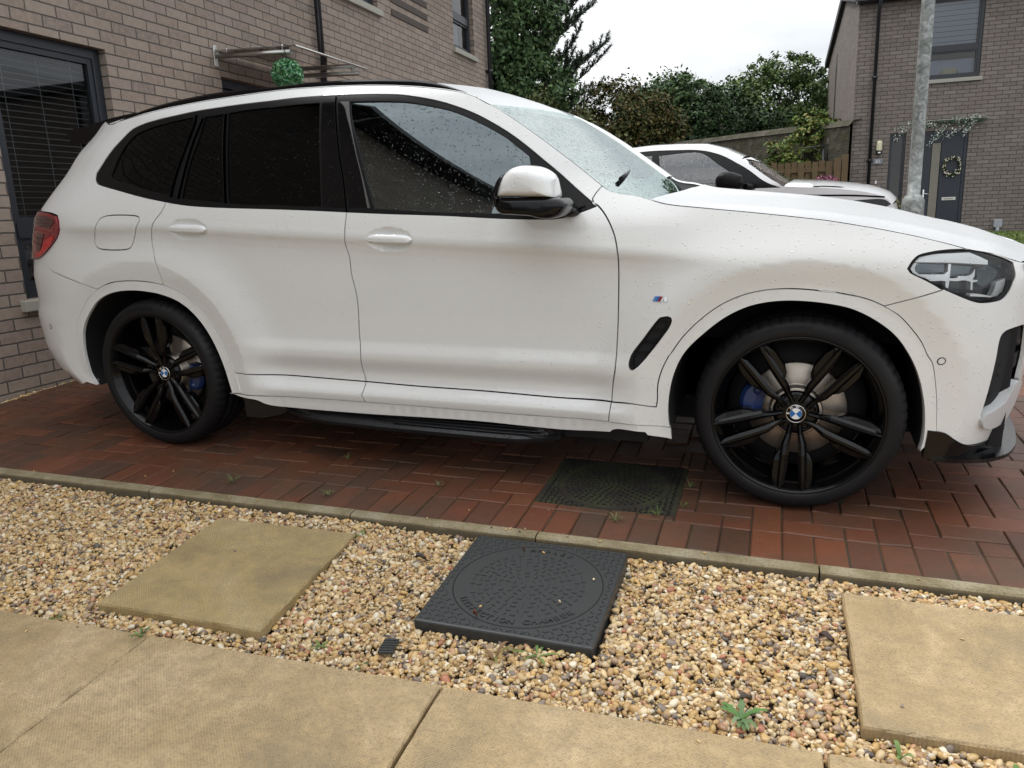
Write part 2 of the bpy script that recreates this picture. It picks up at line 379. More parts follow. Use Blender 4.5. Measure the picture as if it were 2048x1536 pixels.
# traced outlines, as (s, z) on the body surface or metres
TR = {"dlo":[[-0.3751,1.2788],[-0.3899,1.304],[-0.3522,1.3777],[-0.3039,1.4417],[-0.255,1.4834],[-0.1602,1.5048],[0.0117,1.5231],[0.1641,1.5358],[0.2847,1.5476],[0.421,1.5566],[0.55,1.5636],[0.676,1.5678],[0.7985,1.5725],[0.9204,1.5722],[0.9987,1.5705],[1.1002,1.5667],[1.2176,1.5597],[1.3046,1.5513],[1.391,1.5357],[1.4755,1.5158],[1.5592,1.4892],[1.6421,1.4561],[1.7242,1.4144],[1.805,1.3668],[1.8733,1.3186],[1.9343,1.2713],[1.9939,1.2246],[2.0541,1.1741],[2.0946,1.1423],[2.1274,1.1177],[2.1423,1.1087],[2.0869,1.0883],[2.0367,1.074],[1.9946,1.0668],[1.9225,1.0661],[1.7741,1.0716],[1.5466,1.0854],[1.2737,1.0977],[1.1106,1.1064],[0.9236,1.1173],[0.6756,1.1287],[0.5468,1.1338],[0.3461,1.1451],[0.2404,1.1568],[0.1815,1.166],[0.0475,1.1876],[-0.1357,1.2213],[-0.288,1.247],[-0.3451,1.2604]],
 "qglass":[[-0.2553,1.2896],[-0.2446,1.3744],[-0.2156,1.4334],[-0.1738,1.4645],[-0.087,1.4832],[0.0773,1.5043],[0.2143,1.5172],[0.2811,1.523],[0.2841,1.479],[0.2481,1.3795],[0.2151,1.2797],[0.1972,1.1924],[0.0386,1.2228],[-0.1058,1.2533],[-0.2222,1.274]],
 "dq_glass":[[0.3506,1.5207],[0.4046,1.5229],[0.4473,1.5273],[0.4579,1.428],[0.4701,1.3493],[0.4873,1.2449],[0.4968,1.1566],[0.3793,1.167],[0.2676,1.1785],[0.2949,1.3194],[0.3283,1.4237]],
 "rd_glass":[[0.4754,1.5293],[0.5602,1.5364],[0.6865,1.5413],[0.6871,1.5391],[0.81,1.544],[0.928,1.5447],[0.9514,1.394],[0.9738,1.2447],[0.9861,1.1299],[0.8622,1.1345],[0.7383,1.1411],[0.6433,1.1431],[0.5252,1.1534],[0.5124,1.2442],[0.495,1.3742]],
 "bpillar_r":[[0.9399,1.545],[0.9992,1.5453],[1.0226,1.44],[1.0514,1.3303],[1.0822,1.2168],[1.1012,1.1237],[0.995,1.1298],[0.9809,1.2445],[0.9586,1.3936]],
 "bpillar_f":[[1.0166,1.5401],[1.0306,1.5382],[1.0504,1.518],[1.0692,1.4771],[1.0936,1.4264],[1.1289,1.3368],[1.1669,1.2384],[1.202,1.1217],[1.1157,1.1234],[1.095,1.2164],[1.0631,1.3298],[1.0362,1.4393]],
 "bstrip":[[1.0263,1.5435],[1.0692,1.5408],[1.0857,1.4762],[1.1024,1.426],[1.1347,1.3365],[1.1738,1.2382],[1.2163,1.119],[1.2049,1.1202],[1.1692,1.2384],[1.1312,1.3367],[1.0965,1.4263],[1.0728,1.4769],[1.054,1.5177]],
 "f_glass":[[1.0741,1.5399],[1.2251,1.5318],[1.3387,1.5207],[1.4514,1.4982],[1.5347,1.4765],[1.6179,1.4435],[1.7001,1.4042],[1.7809,1.3589],[1.8027,1.342],[1.8658,1.2964],[1.8722,1.2894],[1.8849,1.2419],[1.9235,1.1782],[1.9653,1.1327],[1.9646,1.085],[1.7934,1.0881],[1.6715,1.0916],[1.5461,1.0961],[1.2335,1.1162],[1.1922,1.2232],[1.1491,1.3359],[1.1067,1.4356],[1.0869,1.486]],
 "tri":[[1.8766,1.2825],[1.9373,1.2355],[1.9972,1.1891],[2.0581,1.139],[2.1006,1.111],[2.0626,1.0975],[2.0308,1.0872],[1.9981,1.0835],[1.9694,1.0849],[1.97,1.1325],[1.9282,1.178],[1.8897,1.2417]],
 "gap_rear":[[0.1815,1.166],[0.1623,1.1316],[0.1174,1.0838],[0.0952,1.0454],[0.0812,0.9946],[0.0927,0.9281],[0.0886,0.9391],[0.1031,0.8893],[0.116,0.8377],[0.1192,0.7979]],
 "gap_mid":[[0.9987,1.5705],[1.0285,1.4397],[1.0572,1.3301],[1.0892,1.2166],[1.1089,1.1064],[1.1031,1.0502],[1.1011,1.0157],[1.0957,0.9745],[1.1031,0.9248],[1.1051,0.8504],[1.1162,0.788],[1.1208,0.7207],[1.1153,0.5965],[1.1194,0.517],[1.1119,0.4411],[1.1228,0.3905],[1.1171,0.3573],[1.1101,0.3347],[1.1244,0.3035]],
 "gap_front":[[2.1443,1.1108],[2.1702,1.0846],[2.1966,1.0455],[2.2171,0.9976],[2.2278,0.945],[2.2291,0.9267],[2.2285,0.8436],[2.228,0.7517],[2.2257,0.6355],[2.2187,0.5016],[2.214,0.479],[2.2065,0.4262],[2.2042,0.3803],[2.2006,0.3514],[2.1954,0.3045]],
 "line1":[[0.4593,0.3993],[0.758,0.3958],[0.9532,0.3927],[1.1228,0.3905],[1.3814,0.3856],[1.6363,0.3845],[1.7414,0.383],[2.0046,0.3783],[2.2026,0.381]],
 "line1f":[[2.2026,0.381],[2.2824,0.3827],[2.3517,0.3748],[2.3752,0.3736],[2.3785,0.4006],[2.3801,0.4639],[2.3953,0.5221],[2.4214,0.5798],[2.4215,0.575],[2.4647,0.6417]],
 "line2":[[0.4211,0.2988],[0.7614,0.3016],[1.1238,0.3035],[1.6399,0.3019],[1.8518,0.3007],[2.1953,0.3028],[2.4215,0.2964]],
 "sillbot":[[0.5601,0.2786],[0.6076,0.2604],[0.6615,0.2515],[1.0101,0.2463],[1.6352,0.2556],[1.8483,0.2511],[2.0307,0.2494],[2.1992,0.2598],[2.2095,0.2695],[2.2295,0.2757],[2.3349,0.2721],[2.3442,0.2599],[2.4223,0.2503],[2.4306,0.255],[2.4269,0.3003]],
 "farch_o":[[2.3752,0.3736],[2.3785,0.4006],[2.3801,0.4639],[2.3953,0.5221],[2.4214,0.5798],[2.4215,0.575],[2.4647,0.6417],[2.5243,0.7074],[2.5871,0.7582],[2.657,0.7947],[2.7301,0.8153],[2.8104,0.8225],[2.8898,0.819],[2.9685,0.809],[2.9071,0.8191],[2.9857,0.807],[3.0639,0.7887],[3.1155,0.7658],[3.1643,0.7344],[3.2071,0.6901],[3.2429,0.6434],[3.2677,0.5962],[3.2824,0.5765],[3.3054,0.5013],[3.3221,0.4319],[3.3354,0.3617],[3.3406,0.331]],
 "farch_i":[[2.426,0.3008],[2.4199,0.3831],[2.4349,0.4922],[2.4723,0.5823],[2.5417,0.6599],[2.6199,0.7242],[2.6967,0.7619],[2.7726,0.7781],[2.8477,0.7809],[2.9469,0.7714],[3.0211,0.7536],[3.0968,0.7145],[3.1595,0.6644],[3.2038,0.6057],[3.2414,0.5356],[3.2715,0.4533],[3.292,0.3692],[3.3014,0.3006],[3.2999,0.2543]],
 "rarch_o":[[-0.5243,0.2936],[-0.4823,0.38],[-0.4628,0.4772],[-0.4325,0.5616],[-0.3963,0.6391],[-0.3397,0.7157],[-0.2651,0.7692],[-0.1834,0.8007],[-0.0954,0.812],[-0.0245,0.8129],[0.045,0.8082],[0.1198,0.7955],[0.1917,0.7692],[0.2668,0.722],[0.3322,0.6576],[0.381,0.5782],[0.4233,0.4927],[0.4526,0.4063],[0.4743,0.3046]],
 "rarch_i":[[-0.4717,0.2776],[-0.4542,0.3188],[-0.4286,0.3964],[-0.4117,0.4803],[-0.3921,0.5509],[-0.3614,0.6088],[-0.303,0.6917],[-0.2311,0.7363],[-0.1511,0.7593],[-0.0697,0.767],[0.008,0.7644],[0.1034,0.75],[0.1948,0.7172],[0.2685,0.6613],[0.3256,0.5876],[0.367,0.5015],[0.3945,0.4141],[0.4175,0.2986]],
 "bumper_r":[[-0.6407,0.9119],[-0.6156,0.885],[-0.5786,0.8585],[-0.4831,0.8313],[-0.3843,0.8073],[-0.2651,0.7692]],
 "tail":[[-0.7415,1.1359],[-0.6128,1.1276],[-0.5432,1.116],[-0.5148,1.0841],[-0.5022,1.0489],[-0.5201,1.0132],[-0.5745,0.9709],[-0.6428,0.9272],[-0.6812,0.9105],[-0.7368,0.9037]],
 "rail_b":[[-0.5789,1.5257],[-0.4372,1.5352],[-0.1523,1.5568],[0.0866,1.574],[0.3294,1.593],[0.5225,1.6051],[0.6464,1.6121],[0.7699,1.6155],[0.9557,1.6128],[1.1392,1.6033],[1.2597,1.5927],[1.3777,1.5789],[1.4928,1.5606],[1.577,1.5426],[1.6271,1.525],[1.6885,1.4929],[1.6991,1.4899],[1.7919,1.4359],[1.897,1.3669],[1.997,1.2955],[2.07,1.2417],[2.1541,1.1774]],
 "fend_top":[[2.1541,1.1774],[2.1788,1.1615],[2.2166,1.1497],[2.2762,1.1409],[2.3315,1.1256],[2.3861,1.1105],[2.4214,1.1048],[2.55,1.0905],[2.675,1.0768],[2.7974,1.0624],[2.9169,1.0472],[2.734,1.0716],[2.8552,1.0554],[2.9776,1.0374],[3.1143,1.0154],[3.243,0.9892],[3.3431,0.9628],[3.4079,0.9425]],
 "apil_split":[[2.1541,1.1774],[2.1343,1.1542],[2.1233,1.1329],[2.1284,1.1177]],
 "headlight":[[3.1783,0.8901],[3.1919,0.9094],[3.216,0.9281],[3.2614,0.9384],[3.3303,0.9439],[3.4055,0.9426],[3.465,0.9298],[3.5292,0.906],[3.5578,0.8919],[3.5564,0.8678],[3.5547,0.8476],[3.5408,0.8283],[3.5258,0.8009],[3.502,0.7783],[3.4611,0.7715],[3.413,0.7722],[3.3853,0.7789],[3.3243,0.8043],[3.2844,0.8238],[3.2461,0.8449],[3.2083,0.8657],[3.1855,0.8781]],
 "fb_line":[[3.2845,0.8198],[3.1155,0.7658]],
 "hood_front":[[3.4079,0.9425],[3.4884,0.9265],[3.6,0.89]],
 "vent":[[2.3849,0.7122],[2.4118,0.7179],[2.4231,0.7138],[2.4254,0.7047],[2.4167,0.679],[2.3949,0.6461],[2.3508,0.5842],[2.3055,0.5301],[2.2869,0.5147],[2.2774,0.515],[2.2734,0.5279],[2.2743,0.5465],[2.2853,0.5751],[2.3268,0.6338],[2.3671,0.691]],
 "intake":[[3.4745,0.3875],[3.473,0.4715],[3.4853,0.5717],[3.5002,0.6429],[3.508,0.6502],[3.5313,0.6508],[3.6299,0.637],[3.6502,0.6253],[3.6779,0.5479],[3.7041,0.4861],[3.6909,0.4603],[3.5892,0.4845],[3.5759,0.4556],[3.5624,0.4227],[3.5494,0.4037],[3.5168,0.3952]],
 "fin":[[3.5892,0.4845],[3.6778,0.4632],[3.7116,0.4449],[3.8449,0.3785],[3.829,0.27],[3.829,0.25],[3.6511,0.3036],[3.5433,0.325],[3.5014,0.3439],[3.4792,0.369],[3.4725,0.387],[3.5168,0.3952],[3.5494,0.4037],[3.5624,0.4227],[3.5759,0.4556]],
 "splitter":[[3.304,0.3283],[3.3605,0.3284],[3.3851,0.3196],[3.4374,0.2846],[3.4986,0.2896],[3.829,0.2405],[3.829,0.25]],
 "split_b":[[3.304,0.3283],[3.3139,0.2723],[3.3134,0.247],[3.3444,0.2443],[3.4481,0.2407],[3.5289,0.2343],[3.829,0.15]],
 "flap":[[-0.1846,1.1108],[0.0069,1.1081],[0.0252,1.1013],[0.0281,1.0876],[0.0025,1.0463],[-0.0285,0.9895],[-0.0454,0.967],[-0.0718,0.9586],[-0.2359,0.961],[-0.264,0.9724],[-0.2663,0.9956],[-0.2396,1.0712],[-0.2227,1.099]],
 "misc":[[3.3065,0.5805],[-0.5857,0.5748],[2.3719,0.7763],[0.2725,1.0365],[1.2931,0.9949],[2.3487,0.7672],[2.3971,0.7863]],
 "creases":[[-0.49,1.0637],[0.0976,1.0566],[0.4102,1.0371],[0.7655,1.0156],[1.1603,1.0052],[1.4409,0.9913],[1.5695,0.981],[1.9257,0.9612],[2.2278,0.9473],[2.4758,0.9324]],
 "ledge":[[0.3819,0.5051],[0.9182,0.5199],[1.1172,0.5207],[1.4002,0.5099],[1.6492,0.4958],[1.8569,0.4884],[2.2093,0.4837]],
 "sillridge":[[0.5456,0.3506],[0.7703,0.342],[1.1119,0.3343],[1.6439,0.3297],[1.8552,0.3318],[2.2014,0.3336]],
 "strip_a":[[0.299,1.5327],[0.2968,1.489],[0.2624,1.3842],[0.2265,1.2793],[0.2054,1.1852]],
 "strip_b":[[0.3416,1.5175],[0.3119,1.4351],[0.2802,1.3199],[0.2497,1.1779]],
 "strip_c":[[0.4619,1.5275],[0.4722,1.4377],[0.4848,1.3487],[0.4992,1.2446],[0.5101,1.1537]],
 "hl_brow":[[3.205,0.909],[3.2239,0.9237],[3.2766,0.9313],[3.3368,0.9322],[3.4079,0.932],[3.4372,0.9182],[3.4656,0.9032],[3.4597,0.8905],[3.3295,0.903]],
 "hl_left":[[3.1893,0.8847],[3.1934,0.899],[3.2056,0.9059],[3.2138,0.9051],[3.204,0.8906],[3.2053,0.8802],[3.2169,0.8696],[3.2345,0.8557],[3.2167,0.8634],[3.191,0.8785]],
 "hl_midbar":[[3.2189,0.8685],[3.3007,0.8663],[3.3137,0.8751],[3.3208,0.8993],[3.3307,0.8989],[3.3222,0.8747],[3.311,0.821],[3.3017,0.8255],[3.3032,0.8443],[3.295,0.8456],[3.2544,0.8458]],
 "hl_h2":[[3.3141,0.8523],[3.3442,0.852],[3.3494,0.859],[3.3883,0.858],[3.401,0.8625],[3.417,0.8781],[3.4095,0.8557],[3.4007,0.8437],[3.4198,0.8425],[3.4167,0.8364],[3.3999,0.8353],[3.3981,0.8102],[3.391,0.8128],[3.393,0.8378],[3.368,0.8445],[3.3455,0.8425],[3.3158,0.8459]],
 "hl_low":[[3.3835,0.8016],[3.4144,0.7986],[3.466,0.7874],[3.4637,0.7844],[3.3819,0.7933]],
 "hl_rim":[[3.4903,0.8313],[3.5328,0.8408],[3.5304,0.8282],[3.5196,0.799],[3.4989,0.7858],[3.4666,0.782],[3.4801,0.8023],[3.4872,0.8209]],
 "hl_d1":[[3.2093,0.9028],[3.3153,0.8995],[3.3056,0.8713],[3.217,0.8717],[3.2046,0.8844]],
 "hl_d2":[[3.3347,0.8967],[3.4207,0.8903],[3.3939,0.8629],[3.3452,0.8613],[3.3251,0.856]],
 "hl_d3":[[3.4316,0.8773],[3.4854,0.8865],[3.5219,0.863],[3.4903,0.8313],[3.4532,0.8149],[3.4259,0.8274]],
 "roof_edge":[[-0.3259,-0.6576,1.531],[-0.2401,-0.6808,1.5407],[-0.0675,-0.695,1.5627],[0.0824,-0.6928,1.5803],[0.2847,-0.6746,1.5995],[0.4804,-0.658,1.6118],[0.6064,-0.646,1.619],[0.7323,-0.6382,1.6224],[0.9218,-0.637,1.6196],[1.1088,-0.6448,1.61],[1.2314,-0.6545,1.5992],[1.3514,-0.6665,1.5852],[1.4686,-0.6804,1.5666],[1.5542,-0.6914,1.5483],[1.6045,-0.6982,1.5305],[1.6655,-0.7087,1.4981],[1.6761,-0.7093,1.4951],[1.7688,-0.7269,1.4404],[1.874,-0.7437,1.3701],[1.9746,-0.7524,1.2969],[2.0484,-0.756,1.2416],[2.1342,-0.7731,1.1754]],
 "mir_cap":[[1.8357,1.1553],[1.8404,1.1776],[1.8512,1.2094],[1.8686,1.2322],[1.8996,1.253],[1.9367,1.2583],[1.973,1.2528],[1.9998,1.2414],[2.022,1.2249],[2.0315,1.21],[2.0389,1.1806],[2.0446,1.1519],[2.0436,1.149]],
 "mir_low":[[1.8274,1.1512],[1.8249,1.1283],[1.8327,1.1086],[1.8465,1.0974],[1.8842,1.0937],[1.931,1.0903],[1.968,1.0867],[1.9955,1.0789],[2.0366,1.077],[2.0685,1.0906],[2.0893,1.1198],[2.074,1.1411],[2.0517,1.1484],[1.9238,1.1515]],
 "mir_rim":[[1.825,1.1305],[1.8264,1.1607],[1.8353,1.1906],[1.8468,1.2159],[1.8626,1.2332],[1.8806,1.2402],[1.8656,1.2153],[1.8502,1.1859],[1.8418,1.1539],[1.8469,1.1083],[1.8351,1.1107]],
 "rail_t3":[[-0.1854,-0.7344,1.5343],[-0.1432,-0.7351,1.5485],[-0.0625,-0.7355,1.5713],[0.0509,-0.7338,1.5917],[0.1912,-0.726,1.6101],[0.3241,-0.7151,1.6232],[0.5162,-0.6986,1.6334],[0.639,-0.6868,1.6321],[0.8258,-0.6778,1.638],[1.0117,-0.6795,1.6345],[1.1945,-0.6894,1.6239],[1.3437,-0.7033,1.6106],[1.4309,-0.7134,1.5955],[1.4876,-0.7198,1.5798],[1.5437,-0.7274,1.5601],[1.5991,-0.7354,1.5365],[1.6211,-0.7389,1.5256]],
 "rail_b3":[[-0.1856,-0.7344,1.5332],[-0.0287,-0.7353,1.5568],[0.1175,-0.7312,1.5748],[0.3191,-0.7155,1.5931],[0.512,-0.699,1.6053],[0.6363,-0.687,1.6128],[0.7601,-0.6788,1.6163],[0.9468,-0.677,1.6142],[1.1312,-0.6845,1.6047],[1.2521,-0.694,1.5941],[1.3706,-0.7058,1.5797],[1.4863,-0.7197,1.5614],[1.5709,-0.7307,1.5433],[1.621,-0.7389,1.5243]]}
# ------------------------------------------------------------------ trimmed panels on the body surface
def smooth_poly(P, h=.012, closed=True, corner=38):
    """Catmull-Rom through the points between corners, evenly resampled"""
    P = [np.array(p, float) for p in P]; Q = [P[0]]
    for p in P[1:]:
        if np.linalg.norm(p-Q[-1]) > 1e-3: Q.append(p)
    if closed and np.linalg.norm(Q[0]-Q[-1]) < 1e-3: Q.pop()
    P = Q; n = len(P)
    def ang(i):
        a = P[i]-P[(i-1) % n]; b = P[(i+1) % n]-P[i]
        c_ = (a@b)/(np.linalg.norm(a)*np.linalg.norm(b)+1e-12); return math.degrees(math.acos(max(-1, min(1, c_))))
    cn = [(not closed and i in (0, n-1)) or ang(i) > corner for i in range(n)]
    out = []; m = n if closed else n-1
    for i in range(m):
        p1, p2 = P[i], P[(i+1) % n]
        p0 = P[(i-1) % n] if not cn[i] else 2*p1-p2
        p3 = P[(i+2) % n] if not cn[(i+1) % n] else 2*p2-p1
        L = np.linalg.norm(p2-p1); k = max(1, int(round(L/h)))
        d1 = max(np.linalg.norm(p1-p0), 1e-4)**.5; d2 = max(L, 1e-4)**.5; d3 = max(np.linalg.norm(p3-p2), 1e-4)**.5
        t1, t2, t3 = d1, d1+d2, d1+d2+d3
        for t in np.linspace(t1, t2, k, endpoint=False):
            A1 = (t1-t)/t1*p0+t/t1*p1; A2 = (t2-t)/(t2-t1)*p1+(t-t1)/(t2-t1)*p2; A3 = (t3-t)/(t3-t2)*p2+(t-t2)/(t3-t2)*p3
            B1 = (t2-t)/t2*A1+t/t2*A2; B2 = (t3-t)/(t3-t1)*A2+(t-t1)/(t3-t1)*A3
            out.append((t2-t)/(t2-t1)*B1+(t-t1)/(t2-t1)*B2)
    if not closed: out.append(P[-1])
    return np.array(out)
def area2(P): x, y = P[:, 0], P[:, 1]; return (x*np.roll(y, -1)-y*np.roll(x, -1)).sum()/2
def shrink(P, g):
    """offset a closed CCW polygon inwards by g"""
    a = P-np.roll(P, 1, 0); b = np.roll(P, -1, 0)-P
    a /= np.linalg.norm(a, axis=1, keepdims=True)+1e-12; b /= np.linalg.norm(b, axis=1, keepdims=True)+1e-12
    na = np.stack([-a[:, 1], a[:, 0]], 1); nb = np.stack([-b[:, 1], b[:, 0]], 1)
    m = na+nb; l = (m*na).sum(1, keepdims=True); m = m/np.maximum(l, .5)
    return P+m*g
def inside(P, X):
    x, y = X[:, 0], X[:, 1]; r = np.zeros(len(X), bool); n = len(P)
    for i in range(n):
        x0, y0 = P[i]; x1, y1 = P[(i+1) % n]
        if y0 == y1: continue
        c_ = ((y0 > y) != (y1 > y)) & (x < (x1-x0)*(y-y0)/(y1-y0)+x0); r ^= c_
    return r
def dist_poly(P, X):
    d = np.full(len(X), 1e9)
    for i in range(len(P)):
        a = P[i]; b = P[(i+1) % len(P)]; ab = b-a; L = ab@ab+1e-12
        t = np.clip(((X-a)@ab)/L, 0, 1); d = np.minimum(d, ((X-a-t[:, None]*ab)**2).sum(1))
    return np.sqrt(d)
def tri_region(outer, holes, hs, hz):
    lo, hi = outer.min(0), outer.max(0)
    gx = np.arange(lo[0]+hs/2, hi[0], hs); gz = np.arange(lo[1]+hz/2, hi[1], hz)
    G = np.stack(np.meshgrid(gx, gz), -1).reshape(-1, 2)
    k = inside(outer, G)
    for h_ in holes: k &= ~inside(h_, G)
    G = G[k]
    if len(G):
        d = dist_poly(outer, G)
        for h_ in holes: d = np.minimum(d, dist_poly(h_, G))
        G = G[d > min(hs, hz)*.45]
    V = [outer]+list(holes); E_ = []; n = 0
    for L in V: E_ += [(n+i, n+(i+1) % len(L)) for i in range(len(L))]; n += len(L)
    A = np.vstack(V+[G]) if len(G) else np.vstack(V)
    r = delaunay_2d_cdt([Vector(p) for p in A.tolist()], E_, [], 0, 1e-7)
    vv = np.array([p[:] for p in r[0]]); F = np.array([f for f in r[2] if len(f) == 3])
    c_ = vv[F].mean(1); k = inside(outer, c_)
    for h_ in holes: k &= ~inside(h_, c_)
    F = F[k]; a = vv[F[:, 1]]-vv[F[:, 0]]; b = vv[F[:, 2]]-vv[F[:, 0]]
    fl = (a[:, 0]*b[:, 1]-a[:, 1]*b[:, 0]) < 0; F[fl] = F[fl][:, ::-1]
    return vv, F
class Panel:
    """one or more trimmed sheets of the surface fn(s,z,off) with a turned-in edge"""
    def __init__(s, fn=None, nf=None): s.P = []; s.F = []; s.Nn = []; s.m = []; s.k = 0; s.fn = fn or S; s.nf = nf or N
    def sheet(s, outer, holes=(), off=0.0, gap=.0026, skirt=.014, hs=.03, hz=.013, h=.012, m=0, corner=38, thick=False):
        o = smooth_poly(outer, h, corner=corner)
        if area2(o) < 0: o = o[::-1]
        o = shrink(o, gap); H = []
        for q in holes:
            q = smooth_poly(q, h, corner=corner)
            if area2(q) < 0: q = q[::-1]
            H.append(shrink(q, -gap))
        vv, F = tri_region(o, H, hs, hz)
        n = s.nf(vv[:, 0], vv[:, 1]); P = s.fn(vv[:, 0], vv[:, 1], off)
        s._add(P, F, n, m)
        if skirt:
            for L, sg in [(o, 1)]+[(q, -1) for q in H]:
                a = s.fn(L[:, 0], L[:, 1], off); nn = s.nf(L[:, 0], L[:, 1]); b = a-nn*skirt
                T = np.roll(a, -1, 0)-np.roll(a, 1, 0); side = np.cross(T, nn)*sg; side /= np.linalg.norm(side, axis=1, keepdims=True)+1e-12
                c_ = len(L); i = np.arange(c_); j = (i+1) % c_
                q = np.stack([i, i+c_, j+c_, j], 1) if sg > 0 else np.stack([i, j, j+c_, i+c_], 1)
                s._add(np.vstack([a, b]), q, np.vstack([side, side]), m)
        return s
    def _add(s, P, F, n, m):
        s.P.append(P); s.F += (F+s.k).tolist(); s.Nn.append(n); s.m += [m]*len(F); s.k += len(P)
    def ribbon(s, line, w, off, m=0, taper=False, h=.02):
        L = smooth_poly(line, h, closed=False); n = s.nf(L[:, 0], L[:, 1]); P = s.fn(L[:, 0], L[:, 1], off)
        T = np.gradient(P, axis=0); sd = np.cross(T, n); sd /= np.linalg.norm(sd, axis=1, keepdims=True)
        ww = np.full(len(L), w/2.)
        if taper: t = np.linspace(0, 1, len(L)); ww = ww*np.minimum(1, np.minimum(t, 1-t)*8+.15)
        a = P+sd*ww[:, None]; b = P-sd*ww[:, None]; c_ = P+n*.0012
        k = len(L); i = np.arange(k-1)
        s._add(np.vstack([a, c_, b]), np.vstack([np.stack([i+k, i, i+1, i+1+k], 1), np.stack([i+2*k, i+k, i+k+1, i+2*k+1], 1)])[:, ::-1], np.vstack([n, n, n]), m)
        return s
    def build(s, name, mats, parent, mirror=False):
        mb = MB(); mb.v = [np.vstack(s.P)]; mb.f = [tuple(f) for f in s.F]; mb.m = s.m; mb.sm = [True]*len(s.F); mb.n = s.k
        return mb.build(name, mats, parent, mirror=mirror, normals=np.vstack(s.Nn))
def sub(C_, a, b):
    """part of a traced line between the points nearest a and b, in that direction"""
    A = np.array(C_); i = int(((A-a)**2).sum(1).argmin()); j = int(((A-b)**2).sum(1).argmin())
    return [tuple(p) for p in (A[i:j+1] if i <= j else A[j:i+1][::-1])]
def line_at(C_, xs, ax=0):
    A = np.array(C_); k = np.argsort(A[:, ax]); return [(x, float(np.interp(x, A[k, ax], A[k, 1-ax]))) for x in xs]

# ------------------------------------------------------------------ the white car
T_ = {k: [tuple(p) for p in v] for k, v in TR.items()}
DLO = T_['dlo']; _tip = max(range(len(DLO)), key=lambda i: DLO[i][0])
DT = DLO[:_tip+1]; DB = DLO[_tip:]                    # window opening: over the top to the tip, then back along the belt
GR, GM, GF = T_['gap_rear'], T_['gap_mid'], T_['gap_front']
L1 = T_['line1']; L2 = T_['line2']; FAO = T_['farch_o']; FAI = T_['farch_i']; RAO = T_['rarch_o']; RAI = T_['rarch_i']
FT = T_['fend_top']; HL = T_['headlight']; FB = T_['fb_line']; HF = T_['hood_front']; RB = T_['rail_b']; AP = T_['apil_split']; TL = T_['tail']; BR = T_['bumper_r']
def mono(L):
    q = [L[0]]
    for p in L[1:]:
        if p[0] > q[-1][0]+.008: q.append(p)
    return q
FT = FT[:4]+mono(FT[4:]) if False else FT
_k = [i for i, p in enumerate(FT) if p[0] >= 2.33][0]; FT = FT[:_k]+mono(FT[_k:])
CAR = empty('parked_suv', (1.35, 0, 0))
tag(CAR, 'large white SUV with black wheels and dark rear windows, nearest on the red brick drive', 'car', 'parked cars')
def pair(panel, name, mats, label=None):
    r = []
    for mir in (False, True):
        o = panel.build(name, mats, None, mirror=mir); put(o)
        r.append(o)
    return r
def put(o, parent=None):
    """parent a mesh built in world coordinates to the car (or to one of its parts)"""
    p = parent or CAR
    o.parent = p; o.matrix_parent_inverse = Matrix.Translation(-Vector((1.35, 0, 0)))if p is CAR else Matrix.Identity(4)
    return o
CAR.matrix_world  # base of the car
# --- side frame: quarter panel, rear pillar and roof side in one pressing
SF = (RB+AP+DT[::-1]+sub(DB[::-1], DB[-1], GR[0])+GR[:-1]+sub(RAO, GR[-1], BR[-1])+BR[::-1][1:]
      + TL[:-1][::-1]+[(-.84, 1.145), (-1.0, 1.145), (-1.05, 1.25), (-1.05, 1.50), (-.93, 1.55), (-.75, 1.55)])
p = Panel().sheet(SF, [T_['flap']], hs=.035, hz=.013)
# roof side rolls over to the roof skin
_rb = np.array(RB); _e = np.array(TR['roof_edge']); _a = S(_rb[:, 0], _rb[:, 1]); _d = np.c_[_rb]
_k = len(_rb)
a3 = resamp(_a, 90); b3 = resamp(_e, 90); n3 = N(resamp(_rb, 90)[:, 0], resamp(_rb, 90)[:, 1])
m3 = (a3+b3)/2+n3*.006; n4 = np.cross(np.gradient(b3, axis=0), np.array([0, 1., 0])*1.0); n4 = n3*.5+np.array([0, -.1, .9]); n4 /= np.linalg.norm(n4, axis=1, keepdims=True)
i = np.arange(89)
p._add(np.vstack([a3, m3, b3]), np.vstack([np.stack([i, i+1, i+91, i+90], 1), np.stack([i+90, i+91, i+181, i+180], 1)]), np.vstack([n3, (n3+n4)/2, n4]), 0)
side_frames = pair(p, 'side_frame', [M_PAINT])
pair(Panel().sheet(T_['flap'], gap=.0025, skirt=.02), 'fuel_flap', [M_PAINT])
# --- doors
rd = sub(DB[::-1], (.19, 1.17), GM[0:1][0] if False else (1.105, 1.11))
rear_poly = rd+sub(GM, (1.11, 1.11), (1.12, .39))[1:]+sub(L1, (1.13, .39), (.45, .40))+sub(RAO, (.42, .43), (.11, .80))+GR[::-1][1:]
front_poly = sub(DB[::-1], (1.105, 1.11), DB[0])+GF[1:12] if False else None
gf_up = [q for q in GF if q[1] > .375]; gf_lo = [q for q in GF if q[1] <= .39]
gm_up = [q for q in GM if .385 < q[1] < 1.115]; gm_lo = [q for q in GM if q[1] <= .40]
front_poly = sub(DB[::-1], (1.105, 1.11), DB[0])+gf_up+sub(L1, (2.2, .38), (1.13, .39))+gm_up[::-1]
H_R, H_F = (.30, 1.045), (1.302, .995)
rear_doors = pair(Panel().sheet(rear_poly, hs=.014, hz=.008), 'rear_door', [M_PAINT])
front_doors = pair(Panel().sheet(front_poly, hs=.014, hz=.008), 'front_door', [M_PAINT])
low_r = sub(L1, (.45, .40), (1.13, .39))+gm_lo[1:]+sub(L2, (1.12, .30), (.41, .30))
low_f = sub(L1, (1.13, .39), (2.2, .38))+gf_lo[1:]+sub(L2, (2.19, .30), (1.12, .30))+gm_lo[::-1][1:-1]
